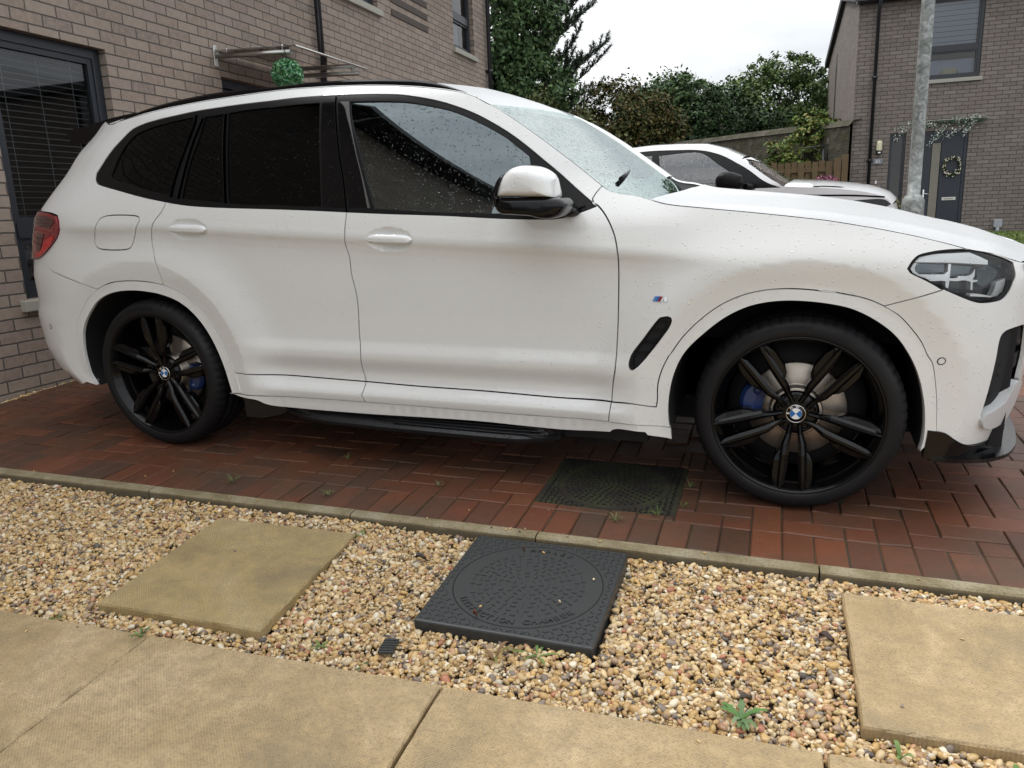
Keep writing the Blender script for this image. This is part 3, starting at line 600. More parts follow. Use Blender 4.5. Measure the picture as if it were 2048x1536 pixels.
pair(Panel().sheet(low_r, hs=.04, hz=.008), 'lower_door_trim', [M_PAINT]); pair(Panel().sheet(low_f, hs=.04, hz=.008), 'lower_door_trim', [M_PAINT])
sb = T_['sillbot']
sill = [(.40, .298)]+[q for q in L2 if q[0] > .45]+[(2.43, .292), (2.435, .248)]+[q for q in sb if q[0] < 2.425][::-1]+[(.47, .285)]
pair(Panel().sheet(sill, hs=.05, hz=.010, gap=.002), 'sill', [M_PAINT])
# --- fender
hi = int(((np.array(HL)-FB[0])**2).sum(1).argmin())
fend = AP[::-1][:1]+GF[:1]+gf_up[1:]+T_['line1f'][1:4]+sub(FAO, (2.38, .41), FB[-1])+FB[::-1][1:]+HL[hi+1:]+HL[:6]+FT[::-1][1:]+AP[1:-1]
fenders = pair(Panel().sheet(fend, [T_['vent']], hs=.03, hz=.014), 'front_fender', [M_PAINT])
# --- front arch trim, with the little panel behind the wheel
fat = gf_lo[:1]+T_['line1f'][1:4]+sub(FAO, (2.38, .41), FAO[-1])+[(3.335, .30)]+FAI[::-1]+[(2.43, .294)]+sub(L2, (2.42, .29), (2.19, .30))+gf_lo[::-1][:-1]
def S_trim(s_, z_, off=0.0): return S(s_, z_, off)
pair(Panel().sheet(fat, hs=.02, hz=.012, off=.003, skirt=.022, gap=.002), 'wheel_arch_trim', [M_PAINT])
rat = RAO+RAI[::-1]
pair(Panel().sheet(rat, hs=.02, hz=.012, off=.003, skirt=.022, gap=.002), 'wheel_arch_trim', [M_PAINT])
# --- bumpers (each one piece right round the nose or tail)
rbp = [BR[-1]]+BR[::-1][1:]+TL[-3:]+[(-.95, .90), (SMIN, .90), (SMIN, .32), (-1.2, .31), (-.80, .285), (-.62, .272), RAO[0]]+sub(RAO, RAO[0], BR[-1])[1:-1]
rb_ = Panel().sheet(rbp, hs=.03, hz=.02, gap=.0015)
fin = [(3.50, .385), (3.492, .355), (3.505, .335), (3.55, .322), (3.62, .325), (3.665, .345), (3.685, .38), (3.69, .43), (3.69, .468), (3.64, .478), (3.62, .472), (3.60, .435), (3.575, .41), (3.54, .395)]
itk = [(3.49, .38), (3.495, .48), (3.50, .57), (3.51, .65), (3.525, .665), (3.56, .672), (3.66, .672), (3.69, .655), (3.70, .56), (3.70, .47), (3.74, .45), (3.74, .36), (3.60, .33)]
fbp = FB+sub(FAO, FB[-1], FAO[-1])[1:]+[(3.33, .332), (3.37, .322), (3.40, .305), (3.46, .275), (3.60, .262), (3.80, .25), (SMAX, .25), (SMAX, .885), (3.80, .888)]+HF[::-1][:-1]+HL[6:hi+1]
fb_ = Panel().sheet(fbp, [itk], hs=.03, hz=.02, gap=.0015)
def both(panel, name, mats):
    a = panel.build(name, mats, None); b = panel.build(name, mats, None, mirror=True)
    bm = bmesh.new(); bm.from_mesh(a.data); bm.from_mesh(b.data); me = bpy.data.meshes.new(name); bm.to_mesh(me); bm.free()
    for q in (mats if isinstance(mats, list) else [mats]): me.materials.append(q)
    n = np.vstack(panel.Nn); me.normals_split_custom_set_from_vertices(np.vstack([n, n*[1, -1, 1]]).tolist())
    a.data = me; bpy.data.objects.remove(b); return put(a)
rear_bumper = both(rb_, 'rear_bumper', [M_PAINT]); front_bumper = both(fb_, 'front_bumper', [M_PAINT])
def splitters():
    P = Panel().sheet([(3.31, .335), (3.37, .325), (3.41, .30), (3.47, .272), (3.60, .262), (3.80, .25), (SMAX, .25), (SMAX, .20), (3.60, .19), (3.46, .215), (3.36, .225), (3.315, .235)], off=.006, hs=.03, hz=.012, gap=0)
    # lip sticking out along the bottom edge
    L = np.array([(3.34, .235), (3.45, .226), (3.55, .214), (3.7, .204), (3.9, .20), (SMAX, .20)]); L = resamp(L, 40)
    t = np.linspace(0, 1, 40); ext = .006+.055*sstep(0, .35, t)
    a = S(L[:, 0], L[:, 1], .004); b = S(L[:, 0], L[:, 1]+0*t, ext); b[:, 2] += .002; c_ = S(L[:, 0], L[:, 1], ext); c_[:, 2] -= .012; d = S(L[:, 0], L[:, 1], -.03); d[:, 2] -= .012
    a[:, 2] += .014
    n = np.array([[0, 0, 1.]]*40); nb = N(L[:, 0], L[:, 1]); i = np.arange(39)
    P._add(np.vstack([a, b]), np.stack([i, i+40, i+41, i+1], 1), np.vstack([n, n]), 0)
    P._add(np.vstack([b, c_]), np.stack([i, i+40, i+41, i+1], 1), np.vstack([nb, nb]), 0)
    P._add(np.vstack([c_, d]), np.stack([i, i+40, i+41, i+1], 1), np.vstack([-n, -n]), 0)
    return P
both(splitters(), 'front_splitter', [M_BLACKG])
for o in pair(Panel().sheet(fin, hs=.02, hz=.015, off=.016, gap=0, skirt=.05), 'bumper_fin', [M_PAINT_WET_DIM]): pass
ik = Panel().sheet(itk, hs=.04, hz=.03, off=-.055, gap=-.01, skirt=0, m=0)
for z0, z1, s0 in ((.60, .66, 3.54), (.50, .555, 3.52), (.40, .45, 3.50)):
    ik.sheet([(s0, z0), (3.70, z0+.02), (3.70, z1+.02), (s0+.03, z1)], off=-.018, gap=0, skirt=.03, m=1, hs=.04, hz=.03)
pair(ik, 'air_intake', [M_VOID, M_BLACKS])
kid = [(3.615, .885), (3.640, .83), (3.672, .755), (3.72, .70), (3.80, .685), (4.30, .685), (4.30, .88), (3.80, .888)]
kd = Panel().sheet(kid, off=.012, gap=0, skirt=.03, m=0, hs=.04, hz=.03)
for k in range(13):
    s0 = 3.74+k*.042; kd.sheet([(s0, .70), (s0+.014, .70), (s0+.014, .872), (s0, .872)], off=.024, gap=0, skirt=.012, m=1, hs=.02, hz=.05)
both(kd, 'kidney_grille', [M_BLACKG, M_BLACKS])
# lower centre intake
both(Panel().sheet([(3.90, .34), (SMAX, .34), (SMAX, .56), (3.95, .56)], off=.004, gap=0, skirt=0, hs=.05, hz=.03), 'centre_intake', [M_VOID])
# --- tailgate, rear screen and spoiler
tg = Panel().sheet([(SMIN, .91), (-.95, .91), (-1.0, 1.145), (-1.05, 1.25), (-1.05, 1.50), (-1.02, 1.54), (SMIN, 1.56)], [[(SMIN+.001, 1.18), (-1.16, 1.18), (-1.14, 1.47), (SMIN+.001, 1.49)]], hs=.05, hz=.03, gap=.001)
both(tg, 'tailgate', [M_PAINT]); both(Panel().sheet([(SMIN, 1.18), (-1.16, 1.18), (-1.14, 1.47), (SMIN, 1.49)], off=-.004, gap=-.002, skirt=0, hs=.06, hz=.05), 'rear_screen', [M_GTINT])
sp = MB()
prof = [(-.650, 1.512), (-.50, 1.532), (-.33, 1.560), (-.18, 1.575), (-.20, 1.545), (-.36, 1.50), (-.55, 1.448), (-.625, 1.462)]
ys = np.linspace(-1, 1, 21); V = []
for y in ys:
    k = abs(y)**3
    for x, z in prof: V.append((x+.03*k+.0*(1-k)-.05*(1-y*y), y*.665, z+.035*(1-y*y)))
n_ = len(prof); sp.add(V, [(i*n_+j, i*n_+(j+1) % n_, (i+1)*n_+(j+1) % n_, (i+1)*n_+j) for i in range(20) for j in range(n_)]+[tuple(range(n_-1, -1, -1)), tuple(range(20*n_, 21*n_))], smooth=False)
put(sp.build('rear_spoiler', M_BLACKG, recalc=True))
# --- tail lights
M_TAIL = mat('red_lamp_glass', (.20, .002, .008), .10, 0, 1.0, .02); M_TAILD = mat('dark_red_lamp', (.045, .001, .004), .10, 0, 1.0, .02); M_TAILB = mat('bright_red_lamp', (.50, .006, .01), .2, 0, 1.0, .02)
tl = Panel().sheet(TL+[(-.95, .912), (-1.12, .93), (-1.15, 1.06), (-1.1, 1.135), (-.85, 1.138)], off=.010, gap=.002, skirt=.03, hs=.02, hz=.02, m=0)
tl.sheet([(-.55, 1.10), (-.64, 1.115), (-.80, 1.11), (-1.05, 1.10), (-1.05, 1.075), (-.75, 1.075), (-.58, 1.055), (-.545, 1.08)], off=.0125, gap=0, skirt=.002, m=1, hs=.02, hz=.02)
tl.sheet([(-.62, 1.03), (-.70, 1.035), (-.70, .955), (-.66, .945)], off=.0125, gap=0, skirt=.002, m=1, hs=.02, hz=.02)
tl.sheet([(-.535, 1.025), (-.60, 1.0), (-.655, .95), (-.72, .925), (-.67, .918), (-.60, .955), (-.55, .99)], off=.0125, gap=0, skirt=.002, m=2, hs=.02, hz=.02)
pair(tl, 'tail_light', [M_TAIL, M_TAILD, M_TAILB])
# --- glasshouse: black surround with the panes set in
panes = [T_['qglass'], T_['dq_glass'], T_['rd_glass'], T_['f_glass']]
wf = Panel().sheet(DLO, panes, off=-.003, gap=.0005, skirt=.012, hs=.04, hz=.03, m=0)
wf.sheet(T_['bpillar_r'], off=-.0015, gap=.001, skirt=.004, hs=.04, hz=.03, m=1); wf.sheet(T_['bpillar_f'], off=-.0015, gap=.001, skirt=.004, hs=.04, hz=.03, m=1)
wf.sheet(T_['bstrip'], off=.0, gap=0, skirt=.004, hs=.03, hz=.03, m=2)
for k in ('strip_a', 'strip_b', 'strip_c'): wf.ribbon(T_[k], .011 if k != 'strip_c' else .012, .0005, 2)
wf.ribbon(sub(GM, (1.0, 1.57), (1.105, 1.115)), .005, .0005, 2)
pair(wf, 'window_surround', [M_BLACKS, M_BLACKG, M_STRIP])
for k, g, nm in (('qglass', M_GTINT, 'rear_quarter_window'), ('dq_glass', M_GTINT, 'rear_door_quarter_window'), ('rd_glass', M_GTINT, 'rear_door_window'), ('f_glass', M_GFRONT, 'front_door_window')):
    pair(Panel().sheet(T_[k], off=-.009, gap=-.006, skirt=0, hs=.03, hz=.03), nm, [g])
pair(Panel().sheet(T_['tri'], off=.004, gap=0, skirt=.010, hs=.03, hz=.03), 'mirror_base', [M_BLACKS])
# --- roof, windscreen, bonnet
roofG, wsG, hoodG = tops(TR)
def grid_mesh(G, name, m, flip=False, thick=0):
    a, b = G.shape[:2]; mb = MB(); F = [(i*b+j, i*b+j+1, (i+1)*b+j+1, (i+1)*b+j) for i in range(a-1) for j in range(b-1)]
    mb.add(G.reshape(-1, 3), [f[::-1] for f in F] if flip else F, 0, True); return put(mb.build(name, m))
roof = grid_mesh(roofG, 'roof', M_PAINT_WET_DIM); ws_ = grid_mesh(wsG, 'windscreen', M_GSCREEN)
hood = grid_mesh(hoodG, 'bonnet', M_PAINT_WET_DIM)
# black ceramic edge of the windscreen, wiper, cowl
mb = MB()
def wpt(t, v, o=0.0):
    a, b = wsG.shape[:2]; i = t*(a-1); j = (v+1)/2*(b-1); i0 = min(int(i), a-2); j0 = min(int(j), b-2); u, w_ = i-i0, j-j0
    q = (wsG[i0, j0]*(1-u)+wsG[i0+1, j0]*u)*(1-w_)+(wsG[i0, j0+1]*(1-u)+wsG[i0+1, j0+1]*u)*w_
    return q+np.array([.35, 0, .93])*o
for t0, t1, v0, v1 in ((0, .045, -1, 1), (.80, 1, -1, 1), (0, 1, .965, 1), (0, 1, -1, -.965)):
    nn = 30; ma = 16
    V = [wpt(t0+(t1-t0)*i/(ma-1), v0+(v1-v0)*j/(nn-1), -.003) for i in range(ma) for j in range(nn)]
    mb.add(V, [(i*nn+j, i*nn+j+1, (i+1)*nn+j+1, (i+1)*nn+j) for i in range(ma-1) for j in range(nn-1)], 0, True)
put(mb.build('windscreen_edge', M_BLACKG), None)
mb = MB()
mb.tube([wpt(.845, -.62, .012), wpt(.79, -.40, .014), wpt(.74, -.18, .014)], [.012, .009, .003], 6)
put(mb.build('wiper', M_BLACKS))
mb = MB(); a_, b_ = wsG.shape[:2]
V = []
for j in range(b_): p0 = wsG[-3, j]; V += [(p0[0]-.02, p0[1]*.97, p0[2]-.03), (p0[0]+.06, p0[1]*.97, p0[2]-.09), (p0[0]+.25, p0[1]*.95, p0[2]-.17)]
mb.add(V, [(j*3+q, j*3+q+1, j*3+q+4, j*3+q+3) for j in range(b_-1) for q in range(2)], 0, True); put(mb.build('scuttle', M_BLACKS))
# --- roof rails
rt = np.array(TR['rail_t3']); rb3 = np.array(TR['rail_b3'])
mb = MB(); n_ = 70; a = resamp(rb3, n_); b = resamp(rt, n_)
V = []
for i in range(n_):
    h_ = np.clip(b[i][2]-a[i][2], .004, .05)
    q = a[i]; V += [q+[0, -.002, -.004], q+[0, -.004, h_*.7], q+[0, .006, h_], q+[0, .024, h_*.9], q+[0, .032, h_*.2], q+[0, .030, -.01]]
mb.add(V, [(i*6+j, (i+1)*6+j, (i+1)*6+(j+1) % 6, i*6+(j+1) % 6) for i in range(n_-1) for j in range(6)]+[(0, 1, 2, 3, 4, 5), tuple(range(6*n_-1, 6*n_-7, -1))], 0, False)
for mir in (False, True): put(mb.build('roof_rail', M_BLACKG, mirror=mir, recalc=True))
# --- handles, each a bar on a dished recess in its door
def handle(c0, L=.205, mirror=False):
    P = Panel(); mb = MB(); n1 = 25; n2 = 13; V = []
    for i in range(n1):
        t = i/(n1-1); s_ = c0[0]-L/2+L*t; e = 1-abs(2*t-1)**4.0
        arch = .030*min(1, math.sin(math.pi*min(max(t, .02), .98))**.45)
        hw = .0215*(e**.5)+.001; zc = c0[1]+.004-.006*t
        for j in range(n2):
            a_ = math.pi*j/(n2-1); zz = zc-hw*math.cos(a_)*-1; pr = math.sin(a_)**.6
            V.append(S(s_, zz, -.012+(.012+arch)*pr+(.004 if abs(j-8) < 1 else 0)))
    mb.add(V, [(i*n2+j, (i+1)*n2+j, (i+1)*n2+j+1, i*n2+j+1) for i in range(n1-1) for j in range(n2-1)], 0, True)
    return mb
for hc, doors in ((H_R, rear_doors), (H_F, front_doors)):
    for mir in (False, True):
        o = handle(hc).build('door_handle', M_PAINT, mirror=mir, recalc=True); o.parent = doors[1 if mir else 0]
# --- badge, sensors, fender vent
bd = Panel(); z0, z1 = .772, .790
for k, (m_, a0, a1) in enumerate(((1, 2.356, 2.366), (2, 2.366, 2.374), (3, 2.374, 2.385))): bd.sheet([(a0, z0), (a1, z0), (a1+.009, z1), (a0+.009, z1)], off=.003, gap=0, skirt=.004, m=m_, hs=.01, hz=.01)
bd.sheet([(2.385, z0), (2.392, z0), (2.396, z0+.011), (2.400, z0), (2.405, z0), (2.405, z1), (2.401, z1), (2.397, z1-.007), (2.394, z1)], off=.0035, gap=0, skirt=.004, m=0, hs=.01, hz=.01, corner=10)
bd.sheet([(2.405, z0), (2.409, z0), (2.409, z1-.006), (2.405, z1)], off=.003, gap=0, skirt=.004, m=0, hs=.01, hz=.01, corner=10)
for mir in (False, True):
    o = bd.build('fender_badge', [M_CHROME, M_LBLUE, M_EBLUE, M_RED], None, mirror=mir); o.parent = fenders[1 if mir else 0]
def disc_poly(c0, r, n=20): return [(c0[0]+r*math.cos(2*math.pi*k/n), c0[1]+r*math.sin(2*math.pi*k/n)) for k in range(n)]
for c0, r, par, nm in (((3.31, .58), .010, front_bumper, 'parking_sensor'), ((-.61, .57), .009, rear_bumper, 'parking_sensor')):
    q = Panel().sheet(disc_poly(c0, r), off=.0015, gap=0, skirt=.003, m=0, h=.004); q.sheet(disc_poly(c0, r+.0035), [disc_poly(c0, r+.0005)], off=.0008, gap=0, skirt=.002, m=1, h=.004)
    for mir in (False, True):
        o = q.build(nm, [M_PAINT, M_BLACKS], None, mirror=mir); o.parent = par; o.matrix_parent_inverse = Matrix.Identity(4)
vn = Panel().sheet(T_['vent'], off=-.035, gap=-.004, skirt=0, m=0, hs=.03, hz=.03)
vn.sheet(T_['vent'], [[(2.385+(q[0]-2.35)*.80-.035*0-.035, .612+(q[1]-.612)*.86) for q in T_['vent']]], off=-.004, gap=.001, skirt=.012, m=1, hs=.03, hz=.03)
for k in range(3):
    t = .25+.24*k; sx = 2.28+t*.125; zx = .525+t*.18
    vn.sheet([(sx-.012, zx), (sx+.045, zx+.012), (sx+.045, zx+.020), (sx-.005, zx+.012)], off=-.012, gap=0, skirt=.02, m=1, hs=.03, hz=.03)
for mir in (False, True):
    o = vn.build('fender_vent', [M_VOID, M_BLACKS], None, mirror=mir); o.parent = fenders[1 if mir else 0]
# --- headlights
def hl_px(L): return L
M_HREF = mat('headlight_reflector', (.80, .81, .82), .3, .5); M_HDARK = mat('headlight_bezel', (.05, .055, .06), .25, .3)
M_HWHITE = mat('headlight_white', (.95, .96, .96), .3)  # white inserts; the brow's white stands for a bright reflection
hc_ = np.array(HL).mean(0)
for mir in (False, True):
    q = Panel().sheet(HL, off=-.050, gap=-.01, skirt=0, m=0, hs=.03, hz=.03)
    for k, m_, of in (('hl_brow', 1, -.012), ('hl_left', 1, -.016), ('hl_midbar', 2, -.022), ('hl_v1', 2, -.018), ('hl_v2', 2, -.022), ('hl_h2', 2, -.024), ('hl_low', 1, -.014), ('hl_rim', 2, -.02)):
        if k in T_: q.sheet(T_[k], off=of, gap=0, skirt=.018, m=m_, hs=.03, hz=.03, h=.01, corner=25)
    for k in ('hl_d1', 'hl_d2', 'hl_d3'):
        if k in T_: q.sheet(T_[k], off=-.034, gap=0, skirt=.01, m=3, hs=.03, hz=.03, corner=25)
    h_ = put(q.build('headlight', [M_HDARK, M_HWHITE, M_HREF, mat('projector_glass', (.10, .12, .13), .05, .6)], None, mirror=mir))
    q = Panel().sheet(HL, off=-.0005, gap=.006, skirt=0, hs=.03, hz=.03); o = q.build('lens', [M_GLENS], None, mirror=mir); o.parent = h_
    q = Panel().sheet(HL, [[tuple(hc_+(np.array(p_)-hc_)*.955) for p_ in HL]], off=-.002, gap=.001, skirt=.012, hs=.03, hz=.03); o = q.build('seal', [M_BLACKS], None, mirror=mir); o.parent = h_
# --- door mirrors
def pillow(poly, y0, y1, ex=3.0, n=15, bulge=1.0):
    P = smooth_poly(poly, .012, corner=50); c0 = P.mean(0); V = []; k = len(P)
    for i in range(n):
        t = -1+2*i/(n-1); t = math.copysign(1-(1-abs(t))**1.8, t); sc = max(.02, (1-abs(t)**ex))**(1/ex); y = (y0+y1)/2+t*(y1-y0)/2
        for q in P: a_ = c0+(q-c0)*sc; V.append((a_[0], y, a_[1]))
    F = [(i*k+j, (i+1)*k+j, (i+1)*k+(j+1) % k, i*k+(j+1) % k) for i in range(n-1) for j in range(k)]
    return V, F+[tuple(range(k)), tuple(range(n*k-1, (n-1)*k-1, -1))]
for mir in (False, True):
    mb = MB(); V, F = pillow(TR['mir_cap'], -1.155, -.955, ex=4); mb.add(V, F, 0, True)
    cp = mb.build('door_mirror', M_PAINT, mirror=mir, recalc=True); put(cp)
    mb = MB(); V, F = pillow(TR['mir_low'], -1.148, -.95, ex=5); mb.add(V, F, 0, True); V, F = pillow(TR['mir_rim'], -1.145, -.96, ex=4); mb.add(V, F, 0, True)
    mb.tube([(2.02, -.97, 1.10), (2.05, -.92, 1.09), (2.07, -.87, 1.088)], [.028, .026, .034], 12, flat=.75)
    o = mb.build('mirror_housing', M_BLACKG, mirror=mir, recalc=True); o.parent = cp
    mb = MB(); g = [(1.812, 1.10), (1.812, 1.235)]
    mb.box((1.846, -1.11, 1.11), (1.852, -.995, 1.205)); o = mb.build('mirror_glass', M_CHROME, mirror=mir); o.parent = cp
# --- dark underbody, wheel wells, running board
mb = MB()
mb.box((-.85, -.50, .20), (3.45, .50, .55)); mb.box((.55, -.86, .20), (2.33, .86, .36)); mb.box((-.80, -.70, .32), (-.52, .70, .80)); mb.box((3.38, -.72, .24), (3.55, .72, .80))
mb.box((.45, -.875, .30), (2.33, .875, .42))
put(mb.build('underbody', M_VOID))
for A_ in (FAI, RAI):
    mb = MB(); L = smooth_poly(A_, .02, closed=False); a = S(L[:, 0], L[:, 1], -.01); b = a.copy(); b[:, 1] = -.50; k = len(L)
    V = np.vstack([a, b, [[b[:, 0].mean(), -.50, .25]]]); mb.add(V, [(i, i+1, k+i+1, k+i) for i in range(k-1)]+[(k+i, k+i+1, 2*k) for i in range(k-1)], 0, False)
    for mir in (False, True): put(mb.build('wheel_well', M_VOID, mirror=mir))
mb = MB()       # running board: lower black blade under the sill, kicked up behind the rear wheel
M_STEP = mat('running_board_black', (.010, .0105, .012), .28, 0, 0, .1, .4)
add_drops(M_STEP, .4, 110, .7)
P2 = [(.44, .262), (.62, .262), (.70, .222), (.80, .205), (1.2, .196), (1.75, .193), (1.93, .196), (1.99, .205)]
P2 = resamp(np.array(P2), 60); V = []
for x, z in P2:
    ox = .0+.055*sstep(.62, .95, x)*(1-sstep(1.80, 2.02, x)); y = -.895-ox
    lf = .028*(1-sstep(1.9, 2.0, x))
    V += [(x, -.84, z+.055), (x, -.90, z+.040), (x, y+.012, z+.016), (x, y, z+.006), (x, y+.004, z-.010), (x, -.84, z-.016)]
mb.add(V, [(i*6+j, (i+1)*6+j, (i+1)*6+j+1, i*6+j+1) for i in range(59) for j in range(5)]+[(0, 1, 2, 3, 4, 5), tuple(range(359, 353, -1))], 0, False)
mb.prism([(.455, .292), (.60, .288), (.645, .262), (.70, .232), (.66, .205), (.56, .180), (.455, .178)], -.905, -.80, axis='y'); mb.prism([(.605, .287), (.622, .290), (.705, .238), (.685, .234)], -.925, -.86, axis='y')
for k in range(3):
    y = -.905-.014*k; mb.tube([(x, y, float(np.interp(x, P2[:, 0], P2[:, 1]))+.042-.009*k) for x in np.linspace(1.05+.1*k, 1.93, 12)], .0035, 5)
for mir in (False, True): put(mb.build('running_board', M_STEP, mirror=mir, recalc=True))
# inner black backing just behind the panel gaps
bk = Panel().sheet([(-.60, .45), (-.46, .68), (-.25, .84), (.0, .86), (.2, .80), (.36, .68), (.46, .42), (.50, .268), (2.32, .268), (2.36, .40), (2.36, .55), (2.45, .72), (2.65, .84), (2.9, .86), (3.1, .80), (3.27, .66), (3.36, .45), (3.62, .45), (3.60, .72), (3.30, .77), (3.14, .80), (3.14, .93), (2.9, 1.0), (2.35, 1.06), (2.12, 1.07), (1.5, 1.055), (.3, 1.10), (-.2, 1.20), (-.42, 1.26), (-.55, 1.30), (-.78, 1.2), (-.85, .9), (-.8, .5)], [], off=-.016, gap=0, skirt=0, hs=.08, hz=.04, h=.05)
pair(bk, 'inner_shell', [M_VOID])
# --- cabin
M_SEAT = mat('dark_leather', (.03, .03, .032), .5); M_DASH = mat('dashboard_plastic', (.025, .025, .027), .6); M_LIN = mat('headlining', (.22, .21, .2), .9)
mb = MB(); mb.box((-.6, -.80, .40), (2.30, .80, .46)); mb.box((1.95, -.80, .46), (2.30, .80, .98), bev=.05); mb.box((-.9, -.7, .46), (-.5, .7, 1.05))
put(mb.build('cabin_floor', M_DASH))
for x, y, nm in ((1.30, -.38, 'front_seat'), (1.30, .38, 'front_seat'), (.25, 0, 'rear_seat')):
    w_ = .25 if nm == 'front_seat' else .62; mb = MB()
    mb.box((x-.05, y-w_, .46), (x+.48, y+w_, .66), bev=.04); V = [(x-.02, y-w_, .60), (x+.10, y-w_, .60), (x-.10, y-w_*.9, 1.22), (x-.22, y-w_*.9, 1.20)]
    V2 = [(a, 2*y-b, c_) for a, b, c_ in V]; mb.add(V+V2, [(0, 1, 2, 3), (7, 6, 5, 4), (0, 4, 5, 1), (1, 5, 6, 2), (2, 6, 7, 3), (3, 7, 4, 0)])
    for hy in ((y,) if w_ < .3 else (-.4, .4)): mb.box((x-.25, hy-.13, 1.24), (x-.12, hy+.13, 1.42), bev=.035)
    put(mb.build(nm, M_SEAT))
mb = MB(); bm = bmesh.new()
mb.lathe([(.185+.013*math.cos(t), .013*math.sin(t)) for t in np.linspace(0, 2*math.pi, 9)], 36, axis='x'); mb.tube([(0, -.18, 0), (0, .18, 0)], .012, 6); mb.tube([(0, 0, 0), (0, 0, -.18)], .014, 6); mb.tube([(0, 0, 0), (.22, 0, -.05)], .03, 8)
o = mb.build('steering_wheel', M_DASH); put(o); o.matrix_parent_inverse = Matrix.Translation(-Vector((1.35, 0, 0))); o.location = (1.83, -.38, .98); o.rotation_euler = (0, math.radians(-22), 0)
# --- wheels
def wheel(cx, cy, hz_, rot, caliper, sgn=1):
    """built facing -y about its hub; sgn=-1 mirrors it for the far side"""
    Rr, Rt = .2934, hz_
    rim = MB()
    rim.lathe([(.2934, -.012), (.2936, -.001), (.2905, .001), (.286, -.002), (.282, -.012), (.272, -.030), (.262, -.055), (.257, -.10), (.255, -.21), (.270, -.225)], 96)
    rim.lathe([(.0, -.052), (.040, -.050), (.060, -.052), (.078, -.058), (.082, -.075), (.080, -.11)], 48)
    for k in range(5):
        a0 = rot+k*2*math.pi/5
        for sg in (-1, 1):
            st = [(.040, .0150, .0085, -.040), (.075, .0195, .0100, -.036), (.110, .0285, .0140, -.024), (.150, .0315, .0150, -.016), (.210, .0345, .0150, -.010), (.262, .0385, .0130, -.006), (.283, .0400, .0060, -.004)]
            V = []
            for r, t, hw, d in st:
                V += [(r, t-hw, d-.040), (r, t-hw, d-.008), (r, t-hw*.25, d), (r, t+hw*.45, d-.001), (r, t+hw, d-.009), (r, t+hw, d-.040)]
            F = [(i*6+j, i*6+j+1, (i+1)*6+j+1, (i+1)*6+j) for i in range(len(st)-1) for j in range(5)]
            wg = [(.128, .0400, .0410, -.030), (.150, .0425, .0600, -.026), (.175, .0440, .0700, -.022), (.235, .0470, .0730, -.018), (.268, .0490, .0640, -.014), (.282, .0480, .0560, -.012)]
            n0 = len(V)
            for r, t0, t1, d in wg: V += [(r, t0, d-.03), (r, t0, d), (r, t1-.004, d-.003), (r, t1, d-.010), (r, t1, d-.04)]
            F += [(n0+i*5+j, n0+i*5+j+1, n0+(i+1)*5+j+1, n0+(i+1)*5+j) for i in range(len(wg)-1) for j in range(4)]
            W_ = []
            for r, t, d in V:
                t *= sg; u = r*math.cos(a0)-t*math.sin(a0); v = r*math.sin(a0)+t*math.cos(a0); W_.append((u, -d, v))
            rim.add(W_, F if sg > 0 else [f[::-1] for f in F], 0, False)
        # web joining the pair near the hub, lug nut in the recess between pairs
        a1 = a0+math.pi/5; u, v = .056*math.cos(a1), .056*math.sin(a1)
        rim.lathe([(.0, -.046), (.008, -.046), (.009, -.052)], 6, c=(u, 0, v), smooth=False); rim.lathe([(.013, -.049), (.016, -.047), (.018, -.052)], 16, c=(u, 0, v))
    o = rim.build('wheel', M_RIM, mirror=(sgn < 0)); o.parent = CAR; o.matrix_parent_inverse = CAR.matrix_world.inverted() if False else Matrix.Translation(-Vector((1.35, 0, 0)))
    o.location = (cx, cy*sgn, hz_)
    ty = MB(); pr = [(.282, -.010), (.291, -.006), (.2945, .001), (.300, .0035), (.315, .005), (.330, .002), (.342, -.006), (.350, -.017), (.3565, -.030), (Rt, -.044)]
    pr += [(Rt, -.075), (Rt-.007, -.077), (Rt-.007, -.085), (Rt, -.087), (Rt, -.122), (Rt-.007, -.124), (Rt-.007, -.132), (Rt, -.134), (Rt, -.168), (Rt-.007, -.170), (Rt-.007, -.178), (Rt, -.180), (Rt, -.212), (.352, -.240), (.330, -.258), (.29, -.245)]
    def fr(k, j):
        if j in (7, 8, 9, 10) and k % 5 == 0: return -.0055
        if j in (3, 4) and (20 < k < 60): return .0
        return 0.0
    ty.lathe(pr, 300, fr=fr)
    for k in range(46):            # chequered band moulded into the shoulder
        a_ = math.radians(84)+k*math.radians(1.25)
        for jj in range(3):
            if (k+jj) % 2: continue
            r0 = .319+jj*.0055; V = [(r*math.cos(b_), dd, r*math.sin(b_)) for r, dd in ((r0, -.0062), (r0+.005, -.0056)) for b_ in (a_, a_+math.radians(1.1))]
            ty.add(V, [(0, 1, 3, 2)], 0)
    t_ = ty.build('tyre', M_RUB, mirror=(sgn < 0)); t_.parent = o
    dm = MB(); dm.lathe([(.0, -.070), (.085, -.070), (.090, -.072), (.090, -.112), (.096, -.113), (.172, -.113), (.174, -.116), (.174, -.146), (.10, -.146)], 72)
    d_ = dm.build('brake_disc', M_DISC, mirror=(sgn < 0)); d_.parent = o
    bk_ = MB(); bk_.lathe([(.05, -.150), (.20, -.150), (.245, -.19)], 48); b_ = bk_.build('dust_shield', M_VOID, mirror=(sgn < 0)); b_.parent = o
    cm = MB(); ca = caliper; n_ = 12; V = []
    for i in range(n_):
        a_ = ca-math.radians(27)+math.radians(54)*i/(n_-1); e = 1-.25*abs(2*i/(n_-1)-1)**3
        for r, d in ((.118+.012*(1-e)*4, -.135), (.118+.012*(1-e)*4, -.082), (.150, -.066), (.183*e+.004, -.070), (.196*e+.004, -.084), (.198*e+.004, -.15)): V.append((r*math.cos(a_), -d, r*math.sin(a_)))
